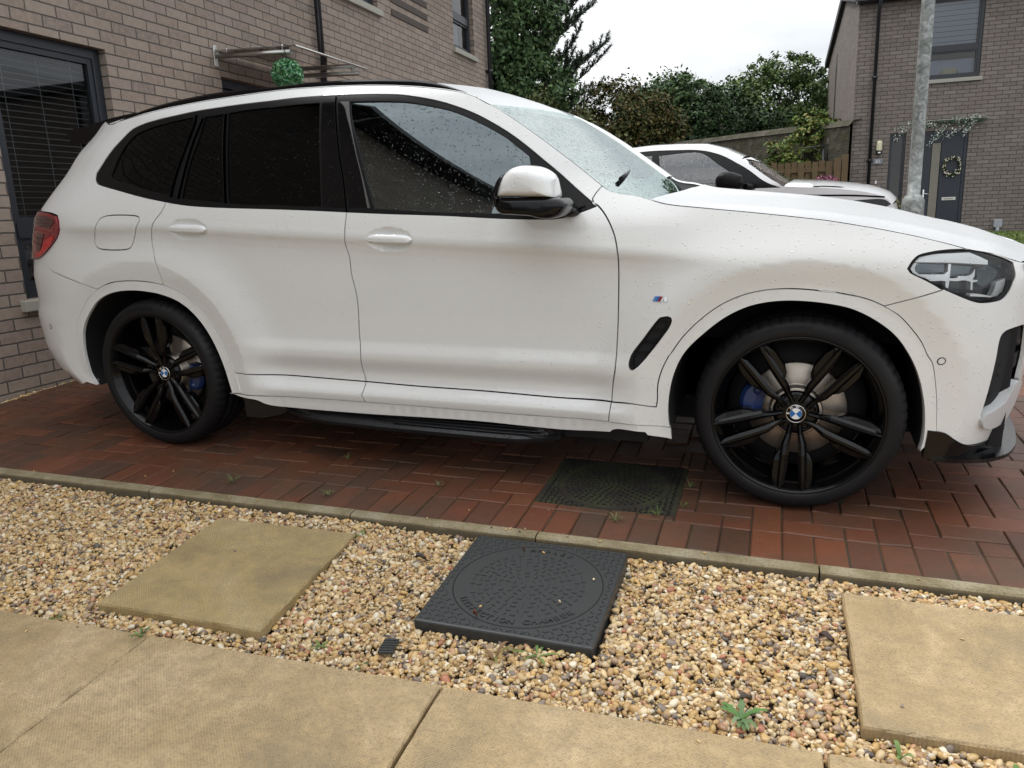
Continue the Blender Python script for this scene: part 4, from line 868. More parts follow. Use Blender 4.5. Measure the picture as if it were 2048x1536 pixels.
    cm.add(V, [(i*6+j, i*6+j+1, (i+1)*6+j+1, (i+1)*6+j) for i in range(n_-1) for j in range(5)]+[(5, 4, 3, 2, 1, 0), tuple(range(6*n_-6, 6*n_))], 0, False)
    for q in (-.5, .5):
        a_ = ca+q*math.radians(30); cm.lathe([(.0, -.060), (.014, -.062), (.016, -.075)], 14, c=(.155*math.cos(a_), 0, .155*math.sin(a_)))
    c_ = cm.build('brake_caliper', M_BLUE, mirror=(sgn < 0), recalc=True); c_.parent = o
    em = MB(); em.lathe([(.0, -.044), (.0325, -.044), (.0335, -.047), (.034, -.055)], 48, 0); em.lathe([(.0318, -.0435), (.0328, -.0425), (.0338, -.0440)], 48, 1)
    em.lathe([(.0198, -.0437), (.0205, -.0430), (.0212, -.0437)], 40, 1)
    for k in range(4):
        a_ = rot-math.radians(45)+k*math.pi/2+math.radians(EMB); nq = 8
        em.add([(0, .0432, 0)]+[(.0198*math.cos(a_+math.pi/2*i/nq), .0432, .0198*math.sin(a_+math.pi/2*i/nq)) for i in range(nq+1)], [(0, i+1, i+2) for i in range(nq)], 2 if k % 2 else 3)
    for ch, an in (('B', 178), ('M', 128), ('W', 82)):
        t0 = math.radians(an+EMT); R_ = .0262
        Mx = Matrix.Translation((R_*math.cos(t0), .0425, R_*math.sin(t0))) @ Matrix.Rotation(-(t0-math.pi/2), 4, 'Y') @ Matrix.Rotation(math.radians(90), 4, 'X')
        Mx = Matrix.Translation((R_*math.cos(t0), .0425, R_*math.sin(t0))) @ Matrix(((math.cos(t0-math.pi/2), -math.sin(t0-math.pi/2), 0, 0), (0, 0, -1, 0), (math.sin(t0-math.pi/2), math.cos(t0-math.pi/2), 0, 0), (0, 0, 0, 1)))
        text_shape(em, ch, .0125, Mx, 4, .0006, bold=True)
    V = np.vstack(em.v)
    e_ = em.build('hub_cap', [M_BLACKG, M_CHROME, M_EBLUE, M_WHITEP, M_WHITEP], mirror=(sgn < 0)); e_.parent = o
    return o
EMB = 0; EMT = 0
for sgn in (1, -1):
    wheel(2.864, -.915, .3605, math.radians(-90), math.radians(167), sgn)
    wheel(-.010, -.937, .3605, math.radians(90), math.radians(-8), sgn)

# ------------------------------------------------------------------ setting: ground, drive, gravel, path
UP = Vector((-.017, .050, .9986)).normalized(); H1 = Vector((-.025, .998, -.050)).normalized(); H2 = H1.cross(UP).normalized()
def frame(o, X, Y, Z): return Matrix(((X[0], Y[0], Z[0], o[0]), (X[1], Y[1], Z[1], o[1]), (X[2], Y[2], Z[2], o[2]), (0, 0, 0, 1)))
ML = frame((-1.72, -.02, 0), H1, -H2, UP)          # left house: x along its front, -y out of it
MR = frame((6.623, 14.145, -.323), H2, H1, UP)     # house across the road
def gz(x, y): return -.026*max(0, y-2.2)
def noise_col(m, scale, a, b, lo=.35, hi=.65, detail=5): N_ = NT(m); return N_.ramp(N_.noise(N_.coord(), scale, detail, .6), [(lo, a), (hi, b)])
# ground sheet to the horizon
M_ASPH = mat('wet_asphalt', (.05, .05, .052), .45); N_ = NT(M_ASPH)
N_.out(Base_Color=N_.ramp(N_.noise(N_.coord(), 60, 4), [(.3, (.03, .03, .032)), (.7, (.075, .075, .075))]), Roughness=N_.ramp(N_.noise(N_.coord(), 1.2, 4), [(.4, (.25,)*3), (.6, (.6,)*3)]), Normal=N_.bump(N_.noise(N_.coord(), 140, 2), .4, .004))
mb = MB(); xs = [-300, -60, -20, -8, -1.78, 6.5, 12, 60, 300]; ys = [-300, -60, -12, -3.4, 2.2, 7, 14, 24, 60, 300]
V = [(x, y, -.075+gz(x, min(y, 24))) for y in ys for x in xs]
mb.add(V, [(j*9+i, j*9+i+1, (j+1)*9+i+1, (j+1)*9+i) for j in range(len(ys)-1) for i in range(8)]); tag(mb.build('ground', M_ASPH), kind='structure')
KY = lambda x: -1.373+.0217*x        # line between bricks and kerb
# brick paving: one mesh of bevelled blocks
M_BLOCK = mat('wet_red_block', (.2, .07, .04), .4); N_ = NT(M_BLOCK)
at_ = N_.n('ShaderNodeAttribute', attribute_name='tint'); co = N_.coord()
g_ = N_.noise(co, 38, 5, .65); st_ = N_.noise(co, 2.2, 4, .6); fine = N_.noise(co, 330, 3, .7)
c1 = N_.mix(N_.math('MULTIPLY', g_, .6), at_.outputs[0], (.105, .062, .034)); c1 = N_.mix(N_.ramp(st_, [(.42, (0,)*3), (.66, (.72,)*3)]), c1, (.060, .042, .026))
c1 = N_.mix(N_.ramp(fine, [(.62, (0,)*3), (.74, (.45,)*3)]), c1, (.30, .20, .15))
c1 = N_.mix(N_.ramp(N_.noise(co, 420, 2, .5), [(.30, (.75,)*3), (.40, (0,)*3)]), c1, (.02, .014, .011))
N_.out(Base_Color=c1, Roughness=N_.ramp(st_, [(.35, (.34,)*3), (.65, (.56,)*3)]), Specular_IOR_Level=.5, Normal=N_.bump(N_.math('ADD', fine, N_.math('MULTIPLY', g_, 1.5)), .55, .004))
M_JOINT = mat('joint_sand', (.035, .03, .02), .9); N_ = NT(M_JOINT); N_.out(Base_Color=N_.ramp(N_.noise(N_.coord(), 9, 6, .7), [(.42, (.028, .022, .016)), (.62, (.045, .05, .018))]))
def to_w(a, b, z=0.0):       # paving grid (a along the kerb, b away from it) to world
    c_, s_ = math.cos(.0217), math.sin(.0217); x = a*c_-b*s_; y = -1.373+a*s_+b*c_; return (x, y, z+gz(x, y))
COV2 = (1.93, 2.475, .245, .735)   # opening for the recessed cover, in grid coordinates (a0,a1,b0,b1)
blocks = []
A0, A1, B1 = -1.62, 7.2, 9.0
for i in range(int((A1-A0)/.1015)): blocks.append((A0+i*.1015, A0+(i+1)*.1015, .004, .203))
def clipb(b, lim): return (max(b[0], lim[0]), min(b[1], lim[1]), max(b[2], lim[2]), min(b[3], lim[3]))
S_ = .1015
for i in range(-2, int((A1-A0)/S_)+2):
    for j in range(-2, int((B1-.203)/S_)+2):
        k = (i-j) % 4
        if k == 0: b = (i, i+2, j, j+1)
        elif k == 3: b = (i, i+1, j, j+2)
        else: continue
        b = (A0+b[0]*S_, A0+b[1]*S_, .203+b[2]*S_, .203+b[3]*S_); b = clipb(b, (A0, A1, .203, B1))
        if b[1]-b[0] < .02 or b[3]-b[2] < .02: continue
        blocks.append(b)
out_ = []
for b in blocks:          # cut round the cover
    c0, c1_, d0, d1 = COV2
    if b[0] < c1_ and b[1] > c0 and b[2] < d1 and b[3] > d0:
        for q in ((b[0], min(b[1], c0), b[2], b[3]), (max(b[0], c1_), b[1], b[2], b[3]), (max(b[0], c0), min(b[1], c1_), b[2], min(b[3], d0)), (max(b[0], c0), min(b[1], c1_), max(b[2], d1), b[3])):
            if q[1]-q[0] > .012 and q[3]-q[2] > .012: out_.append(q)
    else: out_.append(b)
PAL = [(.165, .043, .019), (.185, .052, .022), (.145, .038, .018), (.175, .055, .025), (.115, .036, .020), (.150, .045, .021), (.195, .058, .026), (.095, .040, .026), (.16, .045, .02)]
mb = MB(); tint = []; rr = random.Random(5)
for b in out_:
    g = .0017; e = .004; a0, a1, b0, b1 = b[0]+g, b[1]-g, b[2]+g, b[3]-g; dz = rr.gauss(0, .0011); tx, ty = rr.gauss(0, .0012), rr.gauss(0, .0012)
    P_ = [(a0, b0), (a1, b0), (a1, b1), (a0, b1)]; ca, cb_ = (a0+a1)/2, (b0+b1)/2; V = []
    for zz, ins in ((-.03, 0), (-e, 0), (0, e)):
        for a_, b_ in P_: V.append(to_w(a_+(ins if a_ < ca else -ins), b_+(ins if b_ < cb_ else -ins), zz+dz+(tx if a_ < ca else -tx)+(ty if b_ < cb_ else -ty)))
    mb.add(V, [(8, 9, 10, 11)]+[(k, (k+1) % 4, 4+(k+1) % 4, 4+k) for k in range(4)]+[(4+k, 4+(k+1) % 4, 8+(k+1) % 4, 8+k) for k in range(4)])
    c_ = rr.choice(PAL); f_ = rr.uniform(.84, 1.16); tint += [(c_[0]*f_, c_[1]*f_, c_[2]*f_, 1)]*12
pv = mb.build('brick_paving', M_BLOCK); at = pv.data.attributes.new('tint', 'FLOAT_COLOR', 'POINT'); at.data.foreach_set('color', np.array(tint).ravel()); tag(pv, kind='structure')
mb = MB(); V = [to_w(a_, b_, -.0055) for b_ in (.0, 3.5, B1) for a_ in (A0, A1)]; mb.add(V, [(0, 1, 3, 2), (2, 3, 5, 4)]); tag(mb.build('paving_joints', M_JOINT), kind='structure')
# kerb edging with its joints
M_KERB = mat('weathered_concrete', (.3, .27, .2), .75); N_ = NT(M_KERB); co = N_.coord()
c1 = N_.ramp(N_.noise(co, 7, 6, .65), [(.3, (.17, .135, .065)), (.5, (.27, .225, .135)), (.7, (.34, .30, .21))]); c1 = N_.mix(N_.ramp(N_.noise(co, 190, 3), [(.35, (.6,)*3), (.5, (0,)*3)]), c1, (.09, .075, .045))
sx = N_.n('ShaderNodeSeparateXYZ', {0: co}); c1 = N_.mix(N_.ramp(N_.math('ADD', sx.outputs[2], N_.math('MULTIPLY', N_.noise(co, 11, 3), .02)), [(0, (.8,)*3), (.012, (0,)*3)]), c1, (.075, .062, .04))
N_.out(Base_Color=c1, Normal=N_.bump(N_.noise(co, 170, 4), .5, .003))
mb = MB(); kj = [-4.4, -2.6, -.65, .33, 1.293, 2.03, 2.955, 3.87, 4.8, 6.6]
for a0, a1 in zip(kj[:-1], kj[1:]):
    if a1 < -1.7: continue
    V = []
    for a_ in (max(a0, -1.7)+.0025, a1-.0025):
        dz = rr.gauss(0, .001)
        V += [to_w(a_, -.050, -.07), to_w(a_, -.050, .001+dz), to_w(a_, -.044, .007+dz), to_w(a_, -.006, .008+dz), to_w(a_, -.001, .002+dz), to_w(a_, -.001, -.07)]
    mb.add(V, [(k, k+1, k+7, k+6) for k in range(5)]+[(5, 4, 3, 2, 1, 0), (6, 7, 8, 9, 10, 11)])
tag(mb.build('kerb', M_KERB, recalc=True), kind='structure')
# flagged path and stepping slabs
def slab_mat(name, a, b, c_):
    m = mat(name, a, .7); N_ = NT(m); co = N_.coord(); bigN = N_.noise(co, 2.6, 9, .70, dist=.4); mid = N_.noise(co, 19, 7, .7)
    col = N_.ramp(bigN, [(.30, c_), (.47, a), (.64, b)]); col = N_.mix(N_.ramp(mid, [(.38, (0,)*3), (.66, (.60,)*3)]), col, (.27, .20, .11)); col = N_.mix(N_.ramp(N_.noise(co, 150, 4, .8), [(.50, (0,)*3), (.62, (.55,)*3)]), col, (.18, .135, .08))
    sx = N_.n('ShaderNodeSeparateXYZ', {0: co}); w = 2*math.pi/.0095
    wv = N_.math('MULTIPLY', N_.math('SINE', N_.math('MULTIPLY', sx.outputs[0], w)), N_.math('SINE', N_.math('MULTIPLY', sx.outputs[1], w)))
    wv = N_.math('MULTIPLY', wv, N_.ramp(N_.noise(co, 5, 4), [(.35, (.25,)*3), (.6, (1,)*3)]))
    col = N_.mix(N_.math('MULTIPLY_ADD', wv, -.12, .12), col, (.12, .09, .05)); col = N_.mix(N_.ramp(N_.noise(co, 240, 3, .6), [(.62, (0,)*3), (.72, (.35,)*3)]), col, (.62, .52, .38))
    N_.out(Base_Color=col, Roughness=N_.ramp(bigN, [(.35, (.5,)*3), (.65, (.78,)*3)]), Normal=N_.bump(N_.math('ADD', wv, N_.math('MULTIPLY', N_.noise(co, 120, 3), 1.2)), .35, .0022)); return m
M_SLAB = slab_mat('buff_paving_slab', (.45, .325, .165), (.56, .42, .245), (.24, .185, .10)); M_SLABY = slab_mat('mossy_buff_slab', (.41, .30, .125), (.47, .36, .19), (.22, .175, .085))
def slab(mb, P_, z, th=.035, k=26):
    """P_: four ground corners, CCW; the arris is slightly chipped and uneven"""
    P_ = np.array(P_, float); c_ = P_.mean(0); L = []
    for i in range(4):
        for j in range(k): L.append(P_[i]+(P_[(i+1) % 4]-P_[i])*j/k)
    L = np.array(L); n = len(L); jn = RNG.normal(0, 1, n); jn = (jn+np.roll(jn, 1)+np.roll(jn, 2))/1.7; d = c_-L; d /= np.linalg.norm(d, axis=1, keepdims=True)
    o1 = L+d*(.0012+.0009*jn[:, None]); ch = (RNG.uniform(0, 1, n) < .05)*RNG.uniform(.002, .006, n); o2 = L+d*(.0055+.0012*np.roll(jn, 3)[:, None]+ch[:, None])
    V = [(q[0], q[1], z-th) for q in o1]+[(q[0], q[1], z-.006) for q in o1]+[(q[0], q[1], z) for q in o2]
    mb.add(V, [tuple(range(2*n, 3*n))]+[(i, (i+1) % n, n+(i+1) % n, n+i) for i in range(n)]+[(n+i, n+(i+1) % n, 2*n+(i+1) % n, 2*n+i) for i in range(n)])
mb = MB(); PY = lambda x: -2.296+.0485*x       # edge between gravel and path
for r_ in range(3):
    for k in range(-4, 6):
        x0 = 1.156+.897*k+(0 if r_ == 0 else .45*(r_ % 2)); x1 = x0+.892; y0 = -r_*.605
        slab(mb, [(x0+.02*(r_+1), PY(x0)+y0-.600), (x1+.02*(r_+1), PY(x1)+y0-.600), (x1+.02*r_, PY(x1)+y0), (x0+.02*r_, PY(x0)+y0)], rr.gauss(.0, .0015))
tag(mb.build('path', M_SLAB, recalc=True), kind='structure')
def single_slab(P_, z, label, m): mb = MB(); slab(mb, P_, z); return tag(mb.build('stepping_slab', m, recalc=True), label, 'paving slab', 'square slabs laid in the gravel')
single_slab([(.853, -2.150), (1.443, -2.128), (1.391, -1.512), (.800, -1.541)], .0, 'mossy yellow square paving slab in the gravel left of the black inspection cover', M_SLABY)
single_slab([(3.028, -2.046), (3.60, -2.020), (3.59, -1.448), (3.014, -1.454)], .001, 'buff square paving slab in the gravel at the right edge', M_SLAB)
mb = MB(); mb.add([(-1.78, -4.1, -.05), (6.6, -4.1, -.05), (6.6, -1.2, -.05), (-1.78, -1.2, -.05), (-1.78, -1.2, -.05), (-1.5, -1.2, -.05), (-1.5, 9, -.05), (-1.78, 9, -.05)], [(0, 1, 2, 3), (4, 5, 6, 7)])
M_SOIL = mat('gravel_bed', (.10, .075, .045), .9); tag(mb.build('gravel_bed', M_SOIL), kind='structure')
# gravel: instanced pebbles
M_PEB = mat('pebble', (.5, .4, .3), .42); N_ = NT(M_PEB)
a_ = N_.n('ShaderNodeAttribute', attribute_name='pcol', attribute_type='INSTANCER'); N_.out(Base_Color=N_.mix(N_.math('MULTIPLY', N_.noise(N_.coord(), 160, 3), .35), a_.outputs['Color'], (.22, .15, .09)))
pc = bpy.data.collections.new('pebble_shapes')
for k in range(7):
    bm = bmesh.new(); bmesh.ops.create_icosphere(bm, subdivisions=2, radius=1)
    sx_ = (1, .55+.3*rr.random(), .42+.25*rr.random()); ph = [rr.uniform(0, 6) for _ in range(6)]
    for v in bm.verts:
        c_ = v.co.copy(); f_ = 1+.13*math.sin(2.3*c_.x+ph[0])*math.cos(2.1*c_.y+ph[1])+.10*math.sin(3.1*c_.z+ph[2]+c_.x*2)
        v.co = Vector((c_.x*sx_[0], c_.y*sx_[1], c_.z*sx_[2]))*f_
    me = bpy.data.meshes.new('pebble'); bm.to_mesh(me); bm.free(); me.materials.append(M_PEB)
    for p_ in me.polygons: p_.use_smooth = True
    pc.objects.link(bpy.data.objects.new('pebble', me))
def in_quad(P_, x, y, m=0.0):
    P_ = np.array(P_); c_ = P_.mean(0); r = np.ones(len(x), bool)
    for i in range(4):
        a = c_+(P_[i]-c_)*(1+m); b = c_+(P_[(i+1) % 4]-c_)*(1+m); r &= ((b[0]-a[0])*(y-a[1])-(b[1]-a[1])*(x-a[0])) > 0
    return r
SLABS = [[(.853, -2.150), (1.443, -2.128), (1.391, -1.512), (.800, -1.541)], [(3.028, -2.046), (3.60, -2.020), (3.59, -1.448), (3.014, -1.454)], [(1.862, -1.968), (2.392, -1.942), (2.364, -1.442), (1.840, -1.440)]]
def gravel(n, x0, x1, fy0, fy1, zb, zs, rs=1.0):
    x = RNG.uniform(x0, x1, n); t = RNG.uniform(0, 1, n); y = fy0(x)+t*(fy1(x)-fy0(x)); k = np.ones(n, bool)
    for q in SLABS: k &= ~in_quad(q, x, y, .004)
    x, y = x[k], y[k]; n = len(x)
    hump = .006*np.sin(x*3.1+1)*np.sin(y*5.3)+.004*np.sin(x*9+y*7)
    z = zb+hump+RNG.uniform(-zs, 0, n); s_ = np.exp(RNG.normal(math.log(.0068*rs), .30, n)); return x, y, z, np.clip(s_*1.10*RNG.choice([.6, .85, 1.0, 1.12, 1.3], n), .003, .0155)
g1 = gravel(92000, -1.70, 4.6, lambda x: PY(x)+.004, lambda x: KY(x)-.056, -.020, .016)
g2 = gravel(9000, -1.70, -1.62, lambda x: -1.3+0*x, lambda x: 7.0+0*x, -.008, .010)
kx = RNG.uniform(-.5, 4.2, 46); ky = np.where(RNG.uniform(0, 1, 46) < .5, KY(kx)-.02+RNG.normal(0, .015, 46), PY(kx)-RNG.exponential(.03, 46)); ky = np.where(RNG.uniform(0, 1, 46) < .12, KY(kx)+RNG.uniform(.02, .3, 46), ky)
kz = np.where(ky > KY(kx)-.055, .011, .003); kz = np.where(ky > KY(kx), .003, kz); g3 = (kx, ky, kz, RNG.uniform(.0035, .0065, 46))
px_ = np.array([2.10, 2.235, 2.30, 2.02, 1.05, 3.3, 3.12]); py_ = np.array([-1.50, -1.77, -1.62, -1.86, -1.75, -1.62, -1.95]); g4 = (px_, py_, np.array([.020]*4+[.004]*3), np.full(7, .0055))
X_, Y_, Z_, Sc_ = [np.concatenate(q) for q in zip(g1, g2, g3, g4)]
me = bpy.data.meshes.new('gravel'); me.from_pydata(np.stack([X_, Y_, Z_], 1).tolist(), [], [])
n = len(X_); pal = np.array([(.60, .42, .20), (.66, .50, .28), (.56, .36, .13), (.70, .58, .38), (.46, .29, .12), (.76, .68, .52), (.34, .24, .16), (.48, .27, .15), (.22, .18, .15), (.06, .055, .055), (.42, .16, .09), (.58, .44, .20)])
pr_ = np.array([.19, .17, .13, .11, .10, .07, .06, .05, .045, .03, .015, .03]); pr_ /= pr_.sum()
colr = pal[RNG.choice(len(pal), n, p=pr_)]*RNG.uniform(.72, 1.18, (n, 1)); colr = np.c_[np.clip(colr, 0, .85), np.ones(n)]
me.attributes.new('pcol', 'FLOAT_COLOR', 'POINT').data.foreach_set('color', colr.ravel())
rot = RNG.uniform(0, 6.28, (n, 3)); rot[:, :2] = RNG.normal(0, .45, (n, 2)); me.attributes.new('prot', 'FLOAT_VECTOR', 'POINT').data.foreach_set('vector', rot.ravel())
me.attributes.new('pscale', 'FLOAT', 'POINT').data.foreach_set('value', Sc_)
gv = bpy.data.objects.new('gravel', me); COL.objects.link(gv); tag(gv, 'loose golden and cream pea gravel between path and kerb', 'gravel', kind='stuff')
ng = bpy.data.node_groups.new('scatter', 'GeometryNodeTree'); ng.interface.new_socket('Geometry', in_out='INPUT', socket_type='NodeSocketGeometry'); ng.interface.new_socket('Geometry', in_out='OUTPUT', socket_type='NodeSocketGeometry')
gi = ng.nodes.new('NodeGroupInput'); go = ng.nodes.new('NodeGroupOutput'); m2p = ng.nodes.new('GeometryNodeMeshToPoints'); iop = ng.nodes.new('GeometryNodeInstanceOnPoints'); ci = ng.nodes.new('GeometryNodeCollectionInfo')
ci.inputs['Collection'].default_value = pc; ci.inputs['Separate Children'].default_value = True; ci.inputs['Reset Children'].default_value = True
na = ng.nodes.new('GeometryNodeInputNamedAttribute'); na.data_type = 'FLOAT_VECTOR'; na.inputs['Name'].default_value = 'prot'; nb_ = ng.nodes.new('GeometryNodeInputNamedAttribute'); nb_.data_type = 'FLOAT'; nb_.inputs['Name'].default_value = 'pscale'
e2r = ng.nodes.new('FunctionNodeEulerToRotation')
for a, b in ((gi.outputs[0], m2p.inputs['Mesh']), (m2p.outputs['Points'], iop.inputs['Points']), (ci.outputs[0], iop.inputs['Instance']), (na.outputs[0], e2r.inputs[0]), (e2r.outputs[0], iop.inputs['Rotation']), (nb_.outputs[0], iop.inputs['Scale']), (iop.outputs[0], go.inputs[0])): ng.links.new(a, b)
iop.inputs['Pick Instance'].default_value = True
md = gv.modifiers.new('scatter', 'NODES'); md.node_group = ng
# ------------------------------------------------------------------ inspection covers
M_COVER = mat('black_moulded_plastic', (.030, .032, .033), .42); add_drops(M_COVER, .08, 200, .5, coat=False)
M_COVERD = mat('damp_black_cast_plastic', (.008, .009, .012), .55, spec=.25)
def cover(P_, z, label, m, thick, words=True, tilt=0):
    P_ = [Vector((a, b, 0)) for a, b in P_]; O = sum(P_, Vector())/4; ex = ((P_[1]+P_[2])-(P_[0]+P_[3])).normalized(); ey = Vector((0, 0, 1)).cross(ex); h = ((P_[1]-P_[0]).length+(P_[2]-P_[3]).length)/4
    mb = MB(); mb.box((-h, -h, -thick), (h, h, 0), bev=.006)
    R_ = h*.865; mb.lathe([(R_, -.002), (R_+.0005, .0006), (R_+.0045, .0006), (R_+.005, -.002)], 96, axis='z', m=1)
    R2 = random.Random(3)
    def lug(u, v, a_, l=.018, w=.0068, ht=.0026):
        c_, s_ = math.cos(a_), math.sin(a_); V = []
        for zz, k in ((-.001, 1), (ht, .72)):
            for q, r in ((-l/2, -w/2), (l/2, -w/2), (l/2, w/2), (-l/2, w/2)): V.append((u+(q*c_-r*s_)*k, v+(q*s_+r*c_)*k, zz))
        mb.add(V, [(4, 5, 6, 7)]+[(i, (i+1) % 4, 4+(i+1) % 4, 4+i) for i in range(4)])
    for ri in range(1, 10):
        r = ri*.0215
        if r > R_-.012: break
        if words and r > R_*.80: continue
        k = max(4, int(2*math.pi*r/.026))
        for q in range(k): a_ = 2*math.pi*(q+.5*(ri % 2))/k; lug(r*math.cos(a_), r*math.sin(a_), a_+(math.pi/2 if (q+ri) % 2 else 0))
    for i in range(-12, 13):
        for j in range(-12, 13):
            u, v = i*.0205, j*.0205
            if math.hypot(u, v) > R_+.013 and abs(u) < h-.012 and abs(v) < h-.012: lug(u, v, math.pi/4 if (i+j) % 2 else -math.pi/4)
    if words:
        def arc(s, a_mid, r, inward, size, step):
            for k, ch in enumerate(s):
                off = (k-(len(s)-1)/2)*step*(1 if inward else -1); a_ = math.radians(a_mid)+off/r*1.0
                up_ = a_-math.pi/2 if not inward else a_+math.pi/2
                if ch == ' ': continue
                text_shape(mb, ch, size, Matrix.Translation((r*math.cos(a_), r*math.sin(a_), .0012)) @ Matrix.Rotation(up_, 4, 'Z'), 2, .0035, bold=True)
        arc('INSPECTION CHAMBER', -90, R_*.90, True, .030, .0225); arc('MARLEY', 84, R_*.90, False, .026, .026)
    me_ = frame((O.x, O.y, z), ex, ey, Vector((0, 0, 1))) @ Matrix.Rotation(tilt, 4, 'X')
    return tag(mb.build('inspection_cover', [m, M_VOID, m], mat4=me_), label, 'drain cover', 'inspection chamber covers')
cover([(1.856, -1.962), (2.386, -1.938), (2.362, -1.436), (1.836, -1.438)], .014, 'black plastic inspection chamber cover with raised lettering standing proud of the gravel', M_COVER, .06, tilt=math.radians(.8))
c0 = [to_w(a, b)[:2] for a, b in ((1.942, .257), (2.463, .257), (2.463, .723), (1.942, .723))]
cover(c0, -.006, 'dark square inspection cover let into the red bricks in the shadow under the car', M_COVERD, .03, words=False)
# ------------------------------------------------------------------ bricks for the houses
def brick_mat(name, pal, mortar, L=.225, Hh=.075, jt=.010, bump=.6, seed=0.0):
    m = mat(name, pal[0][1], .85); N_ = NT(m); co = N_.coord(); sx = N_.n('ShaderNodeSeparateXYZ', {0: co})
    wob = N_.math('MULTIPLY_ADD', N_.noise(co, 16, 3), .006, -.003)
    u = N_.math('ADD', N_.math('ADD', sx.outputs[0], sx.outputs[1]), wob); v = N_.math('ADD', sx.outputs[2], N_.math('MULTIPLY_ADD', N_.noise(co, 21, 2), .004, -.002))
    row = N_.math('FLOOR', N_.math('DIVIDE', v, Hh)); uu = N_.math('ADD', N_.math('DIVIDE', u, L), N_.math('MULTIPLY', N_.math('MODULO', N_.math('ABSOLUTE', row), 2.0), .5))
    colI = N_.math('FLOOR', uu); fu = N_.math('MULTIPLY', N_.math('SUBTRACT', uu, colI), L); fv = N_.math('MULTIPLY', N_.math('FRACT', N_.math('ADD', N_.math('DIVIDE', v, Hh), 100.0)), Hh)
    du = N_.math('MINIMUM', fu, N_.math('SUBTRACT', L, fu)); dv = N_.math('MINIMUM', fv, N_.math('SUBTRACT', Hh, fv)); d = N_.math('MINIMUM', du, dv)
    isb = N_.n('ShaderNodeMapRange', {'Value': d, 'From Min': jt*.32, 'From Max': jt*.62}, clamp=True).outputs[0]
    idv = N_.n('ShaderNodeCombineXYZ', {0: colI, 1: row, 2: seed}); wn_ = N_.n('ShaderNodeTexWhiteNoise', {'Vector': idv.outputs[0]}, noise_dimensions='3D')
    base = N_.ramp(wn_.outputs['Value'], pal, 'CONSTANT'); sep = N_.n('ShaderNodeSeparateColor', {0: wn_.outputs['Color']})
    mot = N_.noise(co, 26, 6, .7); base = N_.mix(N_.ramp(mot, [(.36, (.0,)*3), (.62, (.55,)*3)]), base, tuple(min(1, c_*1.32+.03) for c_ in pal[1][1]))
    drag = N_.n('ShaderNodeMapping', {'Vector': co, 'Scale': (3, 3, 40)}); base = N_.mix(N_.math('MULTIPLY', N_.noise(drag.outputs[0], 9, 4, .7), .45), base, tuple(c_*.55 for c_ in pal[0][1]))
    base = N_.mix(N_.ramp(N_.noise(co, .9, 4), [(.4, (0,)*3), (.7, (.18,)*3)]), base, (.10, .08, .06))
    N_.out(Base_Color=N_.mix(isb, mortar, base), Normal=N_.bump(N_.math('ADD', N_.math('MULTIPLY', isb, 1.0), N_.math('MULTIPLY', N_.noise(co, 60, 5, .7), .55)), bump, .008)); return m
M_BRICK = brick_mat('buff_grey_brick', [(0, (.275, .212, .168)), (.22, (.32, .258, .21)), (.45, (.255, .195, .158)), (.62, (.335, .27, .215)), (.80, (.295, .235, .198)), (.93, (.20, .162, .138))], (.085, .074, .066))
M_BRICK2 = brick_mat('brown_grey_brick', [(0, (.185, .155, .135)), (.25, (.22, .188, .165)), (.45, (.165, .138, .12)), (.65, (.205, .168, .148)), (.85, (.24, .208, .182)), (.95, (.13, .11, .10))], (.066, .058, .052), jt=.012)
M_DBRICK = mat('dark_brown_brick', (.075, .06, .05), .8); M_FRAME = mat('anthracite_window_frame', (.018, .022, .029), .38); M_SILL = mat('pale_stone_sill', (.36, .35, .30), .8)
M_DOORM = mat('dark_blue_grey_door', (.020, .026, .038), .45); M_PIPE = mat('black_downpipe', (.014, .015, .018), .35); M_TILE = mat('dark_roof_tile', (.045, .045, .048), .7)
M_BLIND = mat('white_blind', (.62, .62, .60), .7); M_ROOM = mat('dark_room', (.03, .028, .026), .95); M_CLOTH = mat('white_cloth', (.6, .6, .62), .9); M_STEEL = mat('brushed_steel', (.50, .49, .46), .32, 1.0); M_CURT = mat('pale_curtain', (.50, .52, .56), .9)
def wall(mb, x0, x1, z0, z1, holes, rev=.10, m=0, mr=0):
    """front face at y=0 with rectangular openings and their reveals"""
    xs = sorted({x0, x1, *[h[0] for h in holes], *[h[1] for h in holes]}); zs = sorted({z0, z1, *[h[2] for h in holes], *[h[3] for h in holes]})
    xs = [x for x in xs if x0 <= x <= x1]; zs = [z for z in zs if z0 <= z <= z1]
    for a, b in zip(xs[:-1], xs[1:]):
        for c_, d in zip(zs[:-1], zs[1:]):
            if any(h[0] <= a and h[1] >= b and h[2] <= c_ and h[3] >= d for h in holes): continue
            mb.add([(a, 0, c_), (b, 0, c_), (b, 0, d), (a, 0, d)], [(0, 1, 2, 3)], m)
    for a, b, c_, d in holes:
        mb.add([(a, 0, c_), (a, rev, c_), (a, rev, d), (a, 0, d)], [(0, 1, 2, 3)], mr); mb.add([(b, rev, c_), (b, 0, c_), (b, 0, d), (b, rev, d)], [(0, 1, 2, 3)], mr)
        mb.add([(a, rev, d), (b, rev, d), (b, 0, d), (a, 0, d)], [(0, 1, 2, 3)], mr); mb.add([(a, 0, c_), (b, 0, c_), (b, rev, c_), (a, rev, c_)], [(0, 1, 2, 3)], mr)
def child(mb, name, m, parent, M, label=None, recalc=False):
    o = mb.build(name, m, recalc=recalc); o.parent = parent
    if label: o['label'] = label
    return o
